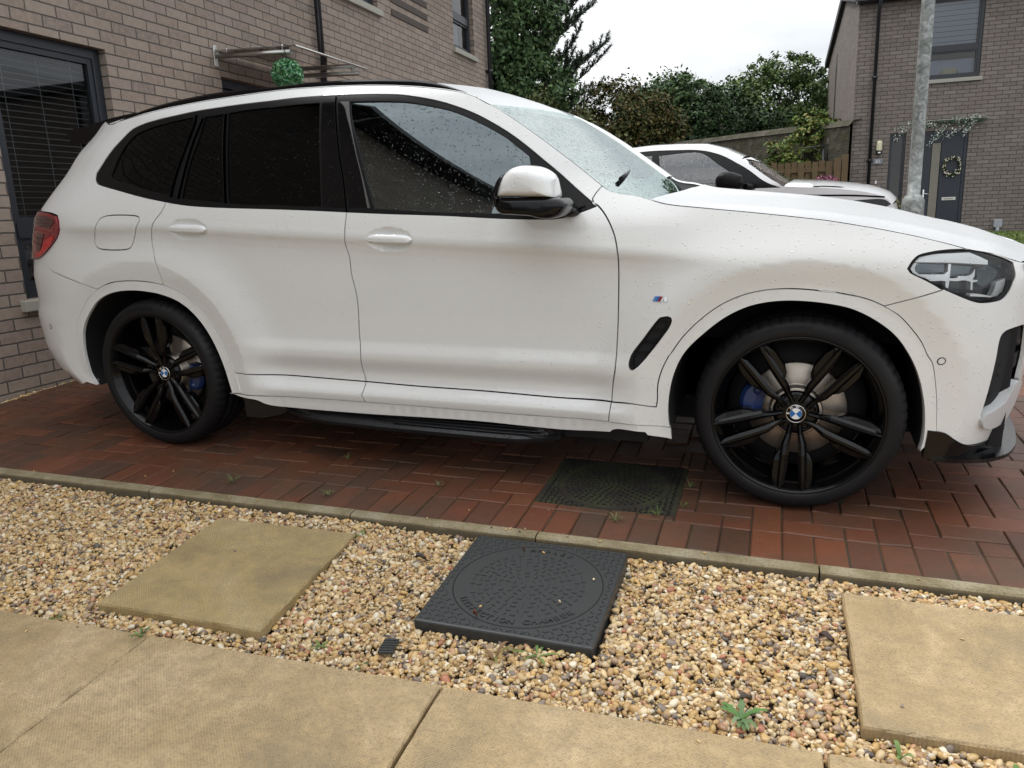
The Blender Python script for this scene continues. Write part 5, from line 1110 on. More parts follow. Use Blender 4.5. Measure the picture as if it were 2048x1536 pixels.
def window(parent, M, x0, x1, z0, z1, transom=None, mull=None, y=.06, w=.055, sill=True, blind=None, name='window', sw=.03, room=True):
    f = MB(); f.box((x0, y, z0), (x0+w, y+.07, z1), bev=.004); f.box((x1-w, y, z0), (x1, y+.07, z1), bev=.004); f.box((x0+w, y+.001, z1-w), (x1-w, y+.069, z1)); f.box((x0+w, y+.001, z0), (x1-w, y+.069, z0+w))
    ins = w
    if transom: f.box((x0+w, y-.004, transom-.045), (x1-w, y+.066, transom+.045))
    if mull: f.box((mull-.035, y-.003, z0+w), (mull+.035, y+.067, z1-w))
    a, b = x0+w, x1-w     # sash just inside the frame
    for c_, d in ([(z0+w, z1-w)] if not transom else [(z0+w, transom-.045), (transom+.045, z1-w)]):
        f.box((a, y+.012, c_), (a+sw, y+.055, d)); f.box((b-sw, y+.012, c_), (b, y+.055, d)); f.box((a+sw, y+.013, d-sw), (b-sw, y+.054, d)); f.box((a+sw, y+.013, c_), (b-sw, y+.054, c_+sw))
    o = child(f, name, M_FRAME, parent, M)
    g = MB(); g.add([(x0+w, y+.035, z0+w), (x1-w, y+.035, z0+w), (x1-w, y+.035, z1-w), (x0+w, y+.035, z1-w)], [(0, 1, 2, 3)]); g_ = child(g, 'pane', M_GHOUSE, o, M)
    if sill: s_ = MB(); s_.box((x0-.05, -.045, z0-.075), (x1+.05, .12, z0-.004), bev=.006); child(s_, 'sill', M_SILL, o, M)
    if room:
        r = MB(); r.box((x0-.3, y+.9, z0-.4), (x1+.3, y+.92, z1+.3)); r.box((x0-.32, y+.08, z0-.4), (x0-.3, y+.9, z1+.3)); r.box((x1+.3, y+.08, z0-.4), (x1+.32, y+.9, z1+.3)); r.box((x0-.3, y+.1, z0-.42), (x1+.3, y+.9, z0-.4)); r.box((x0-.3, y+.1, z1+.3), (x1+.3, y+.9, z1+.32)); child(r, 'room', M_ROOM, o, M)
    return o
# ------------------------------------------------------------------ left house
LH = empty('brick_house', mat=ML); tag(LH, 'buff brick house on the left with dark framed window, glass door canopy and black downpipes', 'house', 'brick houses')
hl = [(-.22, .70, .56, 2.20), (1.91, 2.92, -.1, 2.20), (3.75, 4.86, 3.36, 4.55), (7.17, 7.98, 3.36, 4.62), ]
mb = MB(); wall(mb, -9.2, 8.58, -.25, 5.30, hl)
mb.add([(8.58, 0, -.6), (8.58, 8, -.6), (8.58, 8, 5.3), (8.58, 4, 7.6), (8.58, 0, 5.3)], [(0, 1, 2, 3, 4)]); mb.add([(-9.2, 0, -.6), (-9.2, 8, -.6), (-9.2, 8, 5.3), (-9.2, 4, 7.6), (-9.2, 0, 5.3)], [(4, 3, 2, 1, 0)]); mb.add([(-9.2, 8, -.6), (8.58, 8, -.6), (8.58, 8, 5.3), (-9.2, 8, 5.3)], [(3, 2, 1, 0)])
child(mb, 'wall', M_BRICK, LH, ML)
mb = MB(); mb.prism([(-.38, 5.20), (-.38, 5.30), (4, 7.85), (8.4, 5.30), (8.4, 5.2), (4, 7.70)], -9.4, 8.75, axis='x'); child(mb, 'roof', M_TILE, LH, ML, recalc=True)
mb = MB(); mb.box((-9.4, -.33, 5.16), (8.7, -.02, 5.185)); mb.box((-9.4, -.46, 5.17), (8.7, -.36, 5.27)); child(mb, 'gutter', M_PIPE, LH, ML)
for z in (3.375, 3.525, 3.675): mb = MB(); mb.box((5.20, -.012, z), (6.25, .01, z+.065)); child(mb, 'brick_band', M_DBRICK, LH, ML)
w1 = window(LH, ML, -.22, .70, .56, 2.20, transom=.985, sw=.04, w=.065)
b_ = MB()
for k in range(30):
    z = 1.04+k*.0385; b_.box((-.15, .135, z), (.63, .16, z+.0022))
for x in (-.02, .24, .50): b_.box((x, .132, 1.03), (x+.003, .135, 2.12))
child(b_, 'blind', M_BLIND, w1, ML)
b_ = MB(); b_.prism([(-.16, 2.02), (.64, 1.98), (.64, 2.13), (-.16, 2.13)], .18, .20, axis='y'); child(b_, 'curtain', mat('grey_voile', (.22, .22, .24), .9), w1, ML)
mb = MB(); rr2 = random.Random(2)
bm = bmesh.new(); bmesh.ops.create_icosphere(bm, subdivisions=4, radius=1)
for v in bm.verts: k = 1+.16*math.sin(v.co.x*6+1)*math.cos(v.co.z*7)+.08*math.sin(v.co.z*15+v.co.x*4); v.co = Vector((v.co.x*.26, v.co.y*.06, v.co.z*.085))*k+Vector((.03, .20, .86))
mb.bm(bm, smooth=True); tag(child(mb, 'laundry', M_CLOTH, None, ML), 'crumpled white laundry on the sill inside the left house window behind the tail light', 'laundry').matrix_world = ML
dm = MB(); dm.box((1.91, .07, 0), (1.98, .14, 2.2), bev=.004); dm.box((2.85, .07, 0), (2.92, .14, 2.2), bev=.004); dm.box((1.98, .071, 2.13), (2.85, .139, 2.2)); dm.box((1.99, .095, .02), (2.84, .135, 2.12))
d_ = child(dm, 'door', M_DOORM, LH, ML); hm = MB(); hm.box((2.72, .06, .98), (2.75, .095, 1.15), bev=.004); hm.box((2.64, .045, 1.06), (2.75, .06, 1.08), bev=.004); child(hm, 'handle', M_STEEL, d_, ML)
window(LH, ML, 3.75, 4.86, 3.36, 4.55, mull=4.30); w2 = window(LH, ML, 7.17, 7.98, 3.36, 4.62, transom=3.83)
b_ = MB(); b_.box((7.24, .12, 3.42), (7.62, .14, 3.79)); b_.prism([(7.24, 3.88), (7.5, 4.56), (7.24, 4.56)], .12, .14, axis='y'); child(b_, 'curtain', M_CURT, w2, ML)

def pipe(parent, x, z0, z1, y=-.06, r=.034, nm='downpipe'):
    p_ = MB(); p_.tube([(x, y, z0), (x, y, z1-.25), (x, y-.28, z1)], r, 14)
    for z in (z0+.25, z0+2.0, z0+3.6):
        if z < z1-.3: p_.tube([(x, y, z), (x, y, z+.05)], r+.006, 14); p_.box((x-.055, -.03, z+.005), (x+.055, -.002, z+.045))
    return child(p_, nm, M_PIPE, parent, None)
pipe(LH, 3.44, -.1, 5.2); pipe(LH, 8.50, -.4, 5.2)
mb = MB(); mb.tube([(-.62, -.02, .50), (-.62, -.05, .50)], .02, 8)
# glass canopy over the door
CN = empty('door_canopy', mat=ML @ Matrix.Translation((2.41, 0, 2.35))); tag(CN, 'clear glass door canopy on two steel arms fixed to the left house wall', 'canopy')
mb = MB(); mb.add([(-.58, -.05, .030), (.58, -.05, .030), (.58, -.80, -.005), (-.58, -.80, -.005), (-.58, -.05, .040), (.58, -.05, .040), (.58, -.80, .005), (-.58, -.80, .005)], [(3, 2, 1, 0), (4, 5, 6, 7), (0, 1, 5, 4), (1, 2, 6, 5), (2, 3, 7, 6), (3, 0, 4, 7)])
g_ = mb.build('glass_sheet', glass('canopy_glass', (.50, .53, .52), .22, .15, 90)); g_.parent = CN
for x in (-.55, .55):
    mb = MB(); mb.tube([(x, -.005, .0), (x, -.74, -.035)], .021, 14); mb.box((x-.022, -.014, -.085), (x+.022, .0, .085), bev=.006); mb.tube([(x, -.12, .0), (x, -.12, .055)], .008, 8); mb.tube([(x, -.66, -.03), (x, -.66, .03)], .008, 8)
    mb.build('arm', M_STEEL).parent = CN
for q in ((-.80, .0), (-.04, .035)): mb = MB(); mb.tube([(-.58, q[0], q[1]), (.58, q[0], q[1])], .010, 8); mb.build('rail', M_STEEL).parent = CN
M_LEAFA = mat('artificial_leaf', (.05, .22, .06), .45); N_ = NT(M_LEAFA); a_ = N_.n('ShaderNodeAttribute', attribute_name='tint'); N_.out(Base_Color=a_.outputs[0])
def leaves(name, pts, nrm, size, pal, m, parent=None, mat4=None, asp=.6, jit=.5, fold=True):
    """many small leaf faces as one mesh; pal rows are rgb"""
    pts = np.asarray(pts, float); n = len(pts); nrm = np.asarray(nrm, float)+RNG.normal(0, jit, (n, 3)); nrm /= np.linalg.norm(nrm, axis=1, keepdims=True)+1e-9
    t = np.cross(nrm, RNG.normal(0, 1, (n, 3))); t /= np.linalg.norm(t, axis=1, keepdims=True)+1e-9; b = np.cross(nrm, t); s_ = (np.asarray(size)*np.ones(n)*RNG.uniform(.6, 1.35, n))[:, None]
    a = pts-t*s_*.5; c_ = pts+t*s_*.5; q = pts+b*s_*.5*asp+nrm*s_*.06; r = pts-b*s_*.5*asp+nrm*s_*.06
    V = np.stack([a, r, c_, q], 1).reshape(-1, 3); F = np.arange(4*n).reshape(-1, 4)
    me = bpy.data.meshes.new(name); me.vertices.add(4*n); me.vertices.foreach_set('co', V.ravel()); me.loops.add(4*n); me.loops.foreach_set('vertex_index', F.ravel()); me.polygons.add(n); me.polygons.foreach_set('loop_start', np.arange(n)*4)
    me.update(); pal = np.asarray(pal); col = pal[RNG.integers(0, len(pal), n)]*RNG.uniform(.7, 1.3, (n, 1)); col = np.repeat(np.c_[np.clip(col, 0, 1), np.ones(n)], 4, 0)
    me.attributes.new('tint', 'FLOAT_COLOR', 'POINT').data.foreach_set('color', col.ravel()); me.materials.append(m)
    o = bpy.data.objects.new(name, me); COL.objects.link(o)
    if parent is not None: o.parent = parent
    if mat4 is not None: o.matrix_world = mat4
    return o
def sph(n, r=1.0, lo=.75): d = RNG.normal(0, 1, (n, 3)); d /= np.linalg.norm(d, axis=1, keepdims=True); return d*(lo+(1-lo)*RNG.uniform(0, 1, (n, 1))**.5)*r, d
tp = empty('topiary_ball', mat=ML @ Matrix.Translation((1.84, -.70, 2.14))); tag(tp, 'bright green artificial topiary ball hanging from the glass canopy arm', 'topiary ball')
P_, d_ = sph(2300, .128, .6); leaves('foliage', P_*[1, 1, .95], d_, .024, [(.06, .24, .10), (.14, .36, .17), (.03, .13, .06), (.28, .50, .30), (.10, .28, .08)], M_LEAFA, tp, jit=.9)
mb = MB(); mb.tube([(0, 0, .10), (.004, 0, .15), (-.003, 0, .175)], .003, 6); mb.tube([(-.003, 0, .175), (-.018, 0, .195), (-.003, -.0, .222), (.012, 0, .2)], .003, 6); mb.build('hook', M_PIPE).parent = tp

# ------------------------------------------------------------------ house across the road (number 51)
RH = empty('brick_house', mat=MR); tag(RH, 'dark brown brick house on the right with blue grey front door and upper window', 'house', 'brick houses')
XL = -2.74; DP = 9.4; EV = 4.62; RG = 5.42; RY = 3.6; EB = 4.92; XR = 14.0
hl = [(-1.52, -.53, 3.0, 4.50), (-2.03, -1.73, -.15, 2.035), (-1.45, -.62, -.15, 2.03), (2.2, 3.3, 3.0, 4.5), (1.6, 3.4, .7, 2.1), (4.6, 5.6, 3.0, 4.5), (4.4, 6.2, .7, 2.1)]
mb = MB(); wall(mb, XL, XR, -.6, EV, hl, rev=.08)
for x, fl in ((XL, False), (XR, True)):
    q = [(x, 0, -.6), (x, DP, -.6), (x, DP, EB), (x, RY, RG), (x, 0, EV)]; mb.add(q, [(4, 3, 2, 1, 0)] if not fl else [(0, 1, 2, 3, 4)])
mb.add([(XL, DP, -.6), (XR, DP, -.6), (XR, DP, EB), (XL, DP, EB)], [(3, 2, 1, 0)]); child(mb, 'wall', M_BRICK2, RH, MR)
mb = MB(); mb.prism([(-.22, EV-.08), (-.22, EV+.10), (RY, RG+.20), (DP+.22, EB+.08), (DP+.22, EB-.10), (RY, RG+.0)], XL-.10, XR+.1, axis='x'); child(mb, 'roof', M_TILE, RH, MR, recalc=True)
mb = MB(); mb.box((XL-.06, -.17, EV-.10), (XR, -.06, EV-.01), bev=.01); mb.box((XL-.06, -.06, EV-.10), (XR, .0, EV+.06)); child(mb, 'gutter', M_PIPE, RH, MR)
mb = MB(); mb.box((XL-.006, 5.55, 2.95), (XL+.02, 5.95, 4.55)); child(mb, 'narrow_side_window', M_FRAME, RH, MR)
wv_ = window(RH, MR, -1.52, -.53, 3.0, 4.50, transom=3.55, w=.06, sw=.03, y=.03)
b_ = MB()
for k in range(9): z = 3.60+k*.095; b_.prism([(-1.44, z), (-.60, z), (-.60, z+.083), (-1.44, z+.083)], .10+.0, .115, axis='y')
b_.box((-1.44, .14, 3.05), (-.60, .15, 3.33)); b_.box((-1.44, .13, 3.33), (-.60, .16, 3.36))
child(b_, 'blind', mat('blue_white_blind', (.58, .64, .80), .7), wv_, MR)
mb = MB(); mb.box((-1.17, .085, 3.085), (-.92, .12, 3.20), bev=.012); mb.tube([(-1.24, .10, 3.08), (-1.19, .10, 3.15), (-1.17, .10, 3.16)], .009, 6); mb.tube([(-.92, .10, 3.16), (-.90, .10, 3.14), (-.87, .10, 3.08)], .009, 6)
tag(mb.build('window_ornament', mat('cream_enamel', (.75, .66, .38), .5), mat4=MR), 'cream pot with white handles standing inside the upper window of number 51', 'ornament')
for a in ((2.2, 3.3, 3.0, 4.5), (1.6, 3.4, .7, 2.1), (4.6, 5.6, 3.0, 4.5), (4.4, 6.2, .7, 2.1)):
    o = window(RH, MR, *a, mull=(a[0]+a[1])/2); b_ = MB(); b_.box((a[0]+.08, .16, a[2]+.08), (a[1]-.08, .18, a[3]-.08)); child(b_, 'curtain', M_CURT, o, MR)
window(RH, MR, -2.03, -1.73, -.15, 2.035, y=.03, w=.035, sw=.02, sill=False, name='sidelight')
mb = MB(); mb.box((-1.45, .03, -.15), (-1.39, .10, 2.03), bev=.004); mb.box((-.68, .03, -.15), (-.62, .10, 2.03), bev=.004); mb.box((-1.39, .031, 1.965), (-.68, .099, 2.03))
gx0, gx1 = -1.235, -1.085
def leaf_part(x0, x1, z0=-.15, z1=1.965): mb.box((x0, .05, z0), (x1, .09, z1))
leaf_part(-1.39, gx0-.012); leaf_part(gx1+.012, -.68); mb.box((gx0-.012, .051, -.15), (gx1+.012, .089, .15)); mb.box((gx0-.012, .051, 1.80), (gx1+.012, .089, 1.965))
for k in range(7): x = gx1+.03+k*.0525; mb.box((x, .0465, .0), (x+.006, .05, 1.90))
door = child(mb, 'front_door', M_DOORM, RH, MR)
mb = MB(); mb.box((gx0, .06, .15), (gx1, .075, 1.80)); child(mb, 'glazing_strip', mat('curtained_glass', (.17, .155, .115), .12, 0, .6), door, MR)
mb = MB()
for k in range(9): x = gx0+.012+k*.0155; mb.box((x, .056, .15), (x+.004, .0598, 1.80))
child(mb, 'glazing_bars', mat('pale_net', (.26, .24, .18), .6), door, MR)
mb = MB(); mb.box((-1.355, .030, .66), (-1.325, .05, .90), bev=.005); mb.tube([(-1.34, .02, .815), (-1.245, .02, .812)], .009, 8); mb.tube([(-1.34, .045, .815), (-1.34, .018, .815)], .008, 8); child(mb, 'door_handle', M_CHROME, door, MR)
mb = MB(); mb.box((-1.0, .036, .672), (-.745, .05, .735), bev=.004); lb = child(mb, 'letterbox', M_STEEL, door, MR)
mb = MB(); mb.box((-.955, .033, .690), (-.79, .037, .718)); child(mb, 'flap', M_SILL, lb, MR)
pipe(RH, -2.385, -.5, EV-.02, y=-.055, r=.032)
# wreath
wr = empty('door_wreath', mat=MR @ Matrix.Translation((-.865, .015, 1.335))); tag(wr, 'round wreath of twigs, green sprigs and white flowers on the blue grey door', 'wreath')
t = RNG.uniform(0, 6.283, 1500); rad = .165+RNG.normal(0, .022, 1500); q = np.stack([rad*np.cos(t)*.9, RNG.normal(0, .018, 1500), rad*np.sin(t)], 1)
M_LV = mat('leaf_matte', (.1, .2, .05), .6); N_ = NT(M_LV); a_ = N_.n('ShaderNodeAttribute', attribute_name='tint'); N_.out(Base_Color=a_.outputs[0], Specular_IOR_Level=.25)
tw = leaves('twigs', q, np.stack([np.cos(t), -np.ones(1500), np.sin(t)], 1), .032, [(.06, .05, .03), (.10, .08, .04), (.06, .12, .04), (.10, .18, .06)], M_LV, wr, asp=.22, jit=.8)
fl = MB()
for k in range(60):
    a_ = RNG.uniform(0, 6.283); r_ = .168+RNG.normal(0, .02); fl.lathe([(0, .0), (.010, .004), (.012, -.004), (0, -.010)], 6, axis='y', c=(r_*.9*math.cos(a_), -.03, r_*math.sin(a_)))
o = fl.build('flowers', mat('cream_petals', (.72, .66, .56), .7)); o.parent = wr; o['kind'] = 'stuff'
# garland on the little porch rail
gr = empty('flower_garland', mat=MR @ Matrix.Translation((-.95, -.10, 2.13))); tag(gr, 'garland of white blossom and green leaves hung above the blue grey door', 'garland')
Q = []; G_ = []
def spray(x0, z0, dx, dz, n, w=.03):
    for k in range(n): u = RNG.uniform(0, 1); Q.append((x0+dx*u+RNG.normal(0, w), RNG.normal(0, .03), z0+dz*u+RNG.normal(0, w)))
for a in ((-.98, -.02, .10, .05, 15), (-.75, .08, -.02, -.02, 20), (-.55, .0, -.14, -.26, 0), (-.52, .02, .25, .0, 60), (-.50, -.02, -.13, -.28, 55), (-.1, .0, -.28, -.34, 90), (.02, .05, .5, .08, 110), (.20, -.05, -.32, -.18, 60), (.42, .05, -.22, -.25, 80), (-.78, .02, -.22, -.24, 45)): spray(*a)
Q = np.array(Q); leaves('blossom', Q, np.tile([0, -1, .3], (len(Q), 1)), .026, [(.66, .68, .62), (.55, .6, .52), (.7, .7, .66), (.35, .42, .33)], M_LV, gr, asp=.8, jit=.7)
Q2 = np.concatenate([Q[::2]+RNG.normal(0, .02, Q[::2].shape), np.stack([RNG.uniform(-.6, .55, 260), RNG.normal(0, .03, 260), RNG.normal(.06, .035, 260)+np.linspace(0, .0, 260)], 1)]); leaves('greenery', Q2, np.tile([0, -1, .2], (len(Q2), 1)), .042, [(.04, .12, .09), (.06, .16, .10), (.03, .08, .06)], M_LV, gr, asp=.3, jit=.9)
mb = MB(); mb.box((-.55, -.02, .085), (.62, .08, .10)); mb.build('rail', M_SILL).parent = gr
# wall lamp, plate, bell, vent
WL = empty('wall_lamp', mat=MR @ Matrix.Translation((-2.225, 0, 1.77))); tag(WL, 'cream glass wall lamp with black base above the house number 51', 'wall lamp')
mb = MB(); mb.lathe([(.0, .135), (.03, .130), (.05, .11), (.055, .08), (.055, -.06)], 20, axis='z', c=(0, -.075, 0)); mb.build('lamp_glass', mat('cream_lamp_glass', (.62, .58, .40), .25)).parent = WL
mb = MB(); mb.lathe([(.057, -.06), (.057, -.10), (.04, -.135), (.0, -.14)], 20, axis='z', c=(0, -.075, 0)); mb.box((-.05, -.04, -.12), (.05, 0, .06), bev=.01); mb.build('lamp_base', M_PIPE).parent = WL
mb = MB(); mb.box((-.025, -.136, -.115), (.025, -.130, -.090)); mb.build('sensor', M_WHITEP).parent = WL
mb = MB(); mb.box((-.085, -.018, -.052), (.085, 0, .052), bev=.004); text_shape(mb, '51', .085, Matrix.Translation((0, -.021, 0)) @ Matrix.Rotation(math.radians(90), 4, 'X'), 1, .004, bold=True)
tag(mb.build('house_number_plate', [mat('grey_slate', (.24, .25, .28), .5), M_WHITEP], mat4=MR @ Matrix.Translation((-2.225, 0, 1.50))), 'small grey plate with the white number 51 under the wall lamp', 'house number')
mb = MB(); mb.box((-.018, -.022, -.032), (.018, 0, .032), bev=.005); mb.lathe([(.0, .004), (.009, .003), (.010, 0)], 12, axis='y', c=(0, -.023, .008), m=1); tag(mb.build('door_bell', [M_WHITEP, M_CHROME], mat4=MR @ Matrix.Translation((-2.24, 0, 1.085))), 'tiny white door bell on the brick beside the black downpipe', 'door bell')
mb = MB(); mb.box((-.075, -.08, -.075), (.072, 0, .078), bev=.008); mb.tube([(0, -.045, -.07), (.0, -.045, -.19)], .035, 14)
tag(mb.build('flue_box', mat('grey_vent_plastic', (.34, .36, .38), .5), mat4=MR @ Matrix.Translation((.02, 0, .19))), 'small grey box with short white pipe low on the brown brick wall', 'vent box')
# ------------------------------------------------------------------ fence, stone wall, bracket, bush, plants by the door
M_WOOD = mat('weathered_fence_wood', (.22, .13, .06), .8); N_ = NT(M_WOOD); mpn = N_.n('ShaderNodeMapping', {'Vector': N_.coord(), 'Scale': (14, 14, 1.2)})
N_.out(Base_Color=N_.mix(N_.noise(N_.coord(), 3.5, 4), N_.ramp(N_.noise(mpn.outputs[0], 5, 5, .65), [(.3, (.085, .048, .02)), (.6, (.20, .125, .058)), (.8, (.27, .19, .10))]), (.10, .075, .04)), Normal=N_.bump(N_.noise(mpn.outputs[0], 8, 4), .3, .004))
FN = empty('timber_fence', mat=MR @ Matrix.Translation((-2.80, -.12, 0))); tag(FN, 'brown timber board fence between the stone wall and the brown brick house', 'fence')
mb = MB(); x = -.30; k = 0
while x > -4.6:
    mb.box((x-.115+rr.uniform(-.004, .004), (-.03 if k % 2 == 0 else .03), -.5), (x, (-.012 if k % 2 == 0 else .048), 1.56+rr.uniform(-.02, .02))); x -= .135; k += 1
mb.build('fence_boards', M_WOOD).parent = FN
for z in (.2, 1.35): mb = MB(); mb.box((-4.6, -.011, z), (-.1, .029, z+.09)); mb.build('rail', M_WOOD).parent = FN
for x0, x1, zt in ((-.12, .0, 1.66), (-.26, -.135, 1.60), (-2.5, -2.4, 1.5)): mb = MB(); mb.box((x0, -.10, -.5), (x1, .02, zt), bev=.004); mb.build('fence_post', M_WOOD).parent = FN
BK = MB(); BK.tube([(-.42, 0, 0), (-.42, 0, 1.88)], .022, 8); BK.tube([(-.85, 0, 1.93), (-.33, 0, 1.97)], .012, 6); BK.tube([(-.66, 0, 1.94), (-.34, 0, 1.74)], .010, 6); BK.tube([(-.34, 0, 2.1), (-.34, 0, 1.66)], .010, 6); BK.tube([(-.84, 0, 1.93), (-.87, 0, 1.75), (-.83, 0, 1.66)], .005, 6)
tag(BK.build('hanging_bracket', M_PIPE, mat4=MR @ Matrix.Translation((-2.85, .02, -.08))), 'black iron hanging basket bracket on a post behind the timber fence', 'bracket')
M_STONE = mat('mossy_stone_wall', (.1, .09, .07), .95); N_ = NT(M_STONE); co = N_.coord(); vv = N_.n('ShaderNodeTexVoronoi', {'Vector': co, 'Scale': 5.5}, feature='F1')
N_.out(Base_Color=N_.mix(N_.ramp(N_.noise(co, 5, 6, .7), [(.4, (0,)*3), (.62, (.8,)*3)]), N_.ramp(N_.n('ShaderNodeSeparateColor', {0: vv.outputs['Color']}).outputs[0], [(0, (.045, .038, .03)), (1, (.11, .095, .075))]), (.05, .052, .022)), Normal=N_.bump(N_.math('ADD', vv.outputs['Distance'], N_.noise(co, 30, 4)), .9, .03))
A_ = Vector((2.95, 15.3, 0)); B_ = Vector((-1.03, 20.0, 0)); dr = (B_-A_).normalized(); nr = Vector((-dr.y, dr.x, 0))
mb = MB(); sg = 26; V = []
for i in range(sg+1):
    t = -.25+2.6*i/sg; p_ = A_+(B_-A_)*t; zt = 1.92-.13*min(t, 1.2)-.05*max(t-1.2, 0)
    for o_, z in ((-.2, -.8), (-.2, zt-.10), (-.23, zt-.09), (-.12, zt+.03), (.12, zt+.03), (.23, zt-.09), (.2, zt-.1), (.2, -.8)): q = p_+nr*o_; V.append((q.x, q.y, z+rr.gauss(0, .006)))
mb.add(V, [(i*8+j, (i+1)*8+j, (i+1)*8+j+1, i*8+j+1) for i in range(sg) for j in range(7)]); tag(mb.build('stone_wall', M_STONE, recalc=True), 'old dark mossy stone wall with rounded coping in front of the trees', 'wall')
bh = empty('purple_bush', (3.36, 12.8, -.25)); tag(bh, 'small round pink and purple bush in front of the timber fence', 'bush')
P_, d_ = sph(1500, .27, .55); P_[:, 2] = P_[:, 2]*.72+.99; leaves('foliage', P_, d_, .035, [(.12, .02, .05), (.28, .07, .14), (.42, .2, .28), (.08, .02, .04)], M_LV, bh); mb = MB(); mb.tube([(0, 0, 0), (0, 0, .8)], .03, 8); mb.build('stem', M_WOOD).parent = bh
for nm, x, y, h_, w_, pal_, lb in (('potted_plant', -1.95, -.75, .95, .20, [(.07, .10, .03), (.13, .13, .05), (.05, .08, .03), (.25, .2, .1)], 'leafy plant growing beside the narrow window of number 51'), ):
    o = empty(nm, mat=MR @ Matrix.Translation((x, y, -.3))); tag(o, lb, 'plant'); n = 900; u = RNG.uniform(.35, 1, n); th = RNG.uniform(0, 6.28, n)
    leaves('foliage', np.stack([w_*np.cos(th)*u, w_*np.sin(th)*u, h_*u+.10*RNG.normal(0, 1, n)], 1), np.stack([np.cos(th), np.sin(th), .6+0*th], 1), .05, pal_, M_LV, o, asp=.35); mb = MB(); mb.tube([(0, 0, 0), (0, 0, h_*.9)], .02, 6); mb.build('stem', M_WOOD).parent = o
mb = MB(); bm = bmesh.new(); bmesh.ops.create_icosphere(bm, subdivisions=3, radius=1)
for v in bm.verts: c_ = v.co.copy(); k = .62+.38*abs(c_.z+.1); v.co = Vector((c_.x*.085*k, c_.y*.06*k, c_.z*.20))
mb.bm(bm, smooth=True); mb.lathe([(.0, .06), (.05, .04), (.06, 0), (.04, -.04)], 12, axis='z', c=(0, 0, .20)); tag(mb.build('window_figurine', mat('tan_wicker', (.20, .15, .09), .9), mat4=MR @ Matrix.Translation((-1.87, -.10, .50))), 'tan wicker figurine in front of the narrow window of number 51', 'ornament')
# ------------------------------------------------------------------ lamp post
M_GALV = mat('galvanised_steel', (.34, .36, .35), .5, .55); N_ = NT(M_GALV); co = N_.coord()
c1 = N_.ramp(N_.noise(co, 16, 5, .65, dist=1.2), [(.33, (.13, .145, .13)), (.5, (.24, .26, .25)), (.66, (.42, .44, .43))]); c1 = N_.mix(N_.ramp(N_.noise(co, 60, 3, .6), [(.66, (0,)*3), (.72, (.8,)*3)]), c1, (.6, .62, .60))
N_.out(Base_Color=c1, Metallic=.25, Roughness=N_.ramp(N_.noise(co, 9, 3), [(.3, (.35,)*3), (.7, (.65,)*3)]), Normal=N_.bump(N_.noise(co, 55, 4), .25, .003))
mb = MB(); mb.lathe([(.088, -.35), (.088, .72), (.088, .86), (.083, .885), (.062, .915), (.050, .925), (.0495, 1.3), (.048, 5.2), (.047, 6.4)], 28, axis='z'); mb.box((-.045, -.0905, .30), (.045, -.080, .75), bev=.004)
tag(mb.build('lamp_post', M_GALV, mat4=Matrix.Translation((3.765, 3.60, 0)) @ frame((0, 0, 0), H2, H1, UP)), 'mottled galvanised steel lamp post with wide base beyond the bonnet', 'lamp post')
# lawn strip
M_GRASS = mat('lawn_soil', (.03, .045, .012), .95); mb = MB(); mb.add([(4.4, 10.6, 0), (14, 10.6, 0), (14, 14.5, 0), (4.4, 14.5, 0)], [(0, 1, 2, 3)]); V = np.vstack(mb.v); mb.v = [np.c_[V[:, :2], [-.05+gz(0, y) for y in V[:, 1]]]]; tag(mb.build('lawn', M_GRASS), kind='structure')
n = 26000; x = RNG.uniform(4.6, 9.5, n); y = RNG.uniform(10.7, 14.2, n); z = -.02-.026*(y-2.2); q = np.stack([x, y, z+RNG.uniform(0, .05, n)], 1)
tag(leaves('grass', q, np.tile([0, -1, .3], (n, 1)), .06, [(.10, .17, .03), (.15, .22, .05), (.07, .12, .02), (.22, .25, .10)], M_LV, asp=.16, jit=.6), 'rough green grass at the foot of the brown brick house', 'grass', kind='stuff')
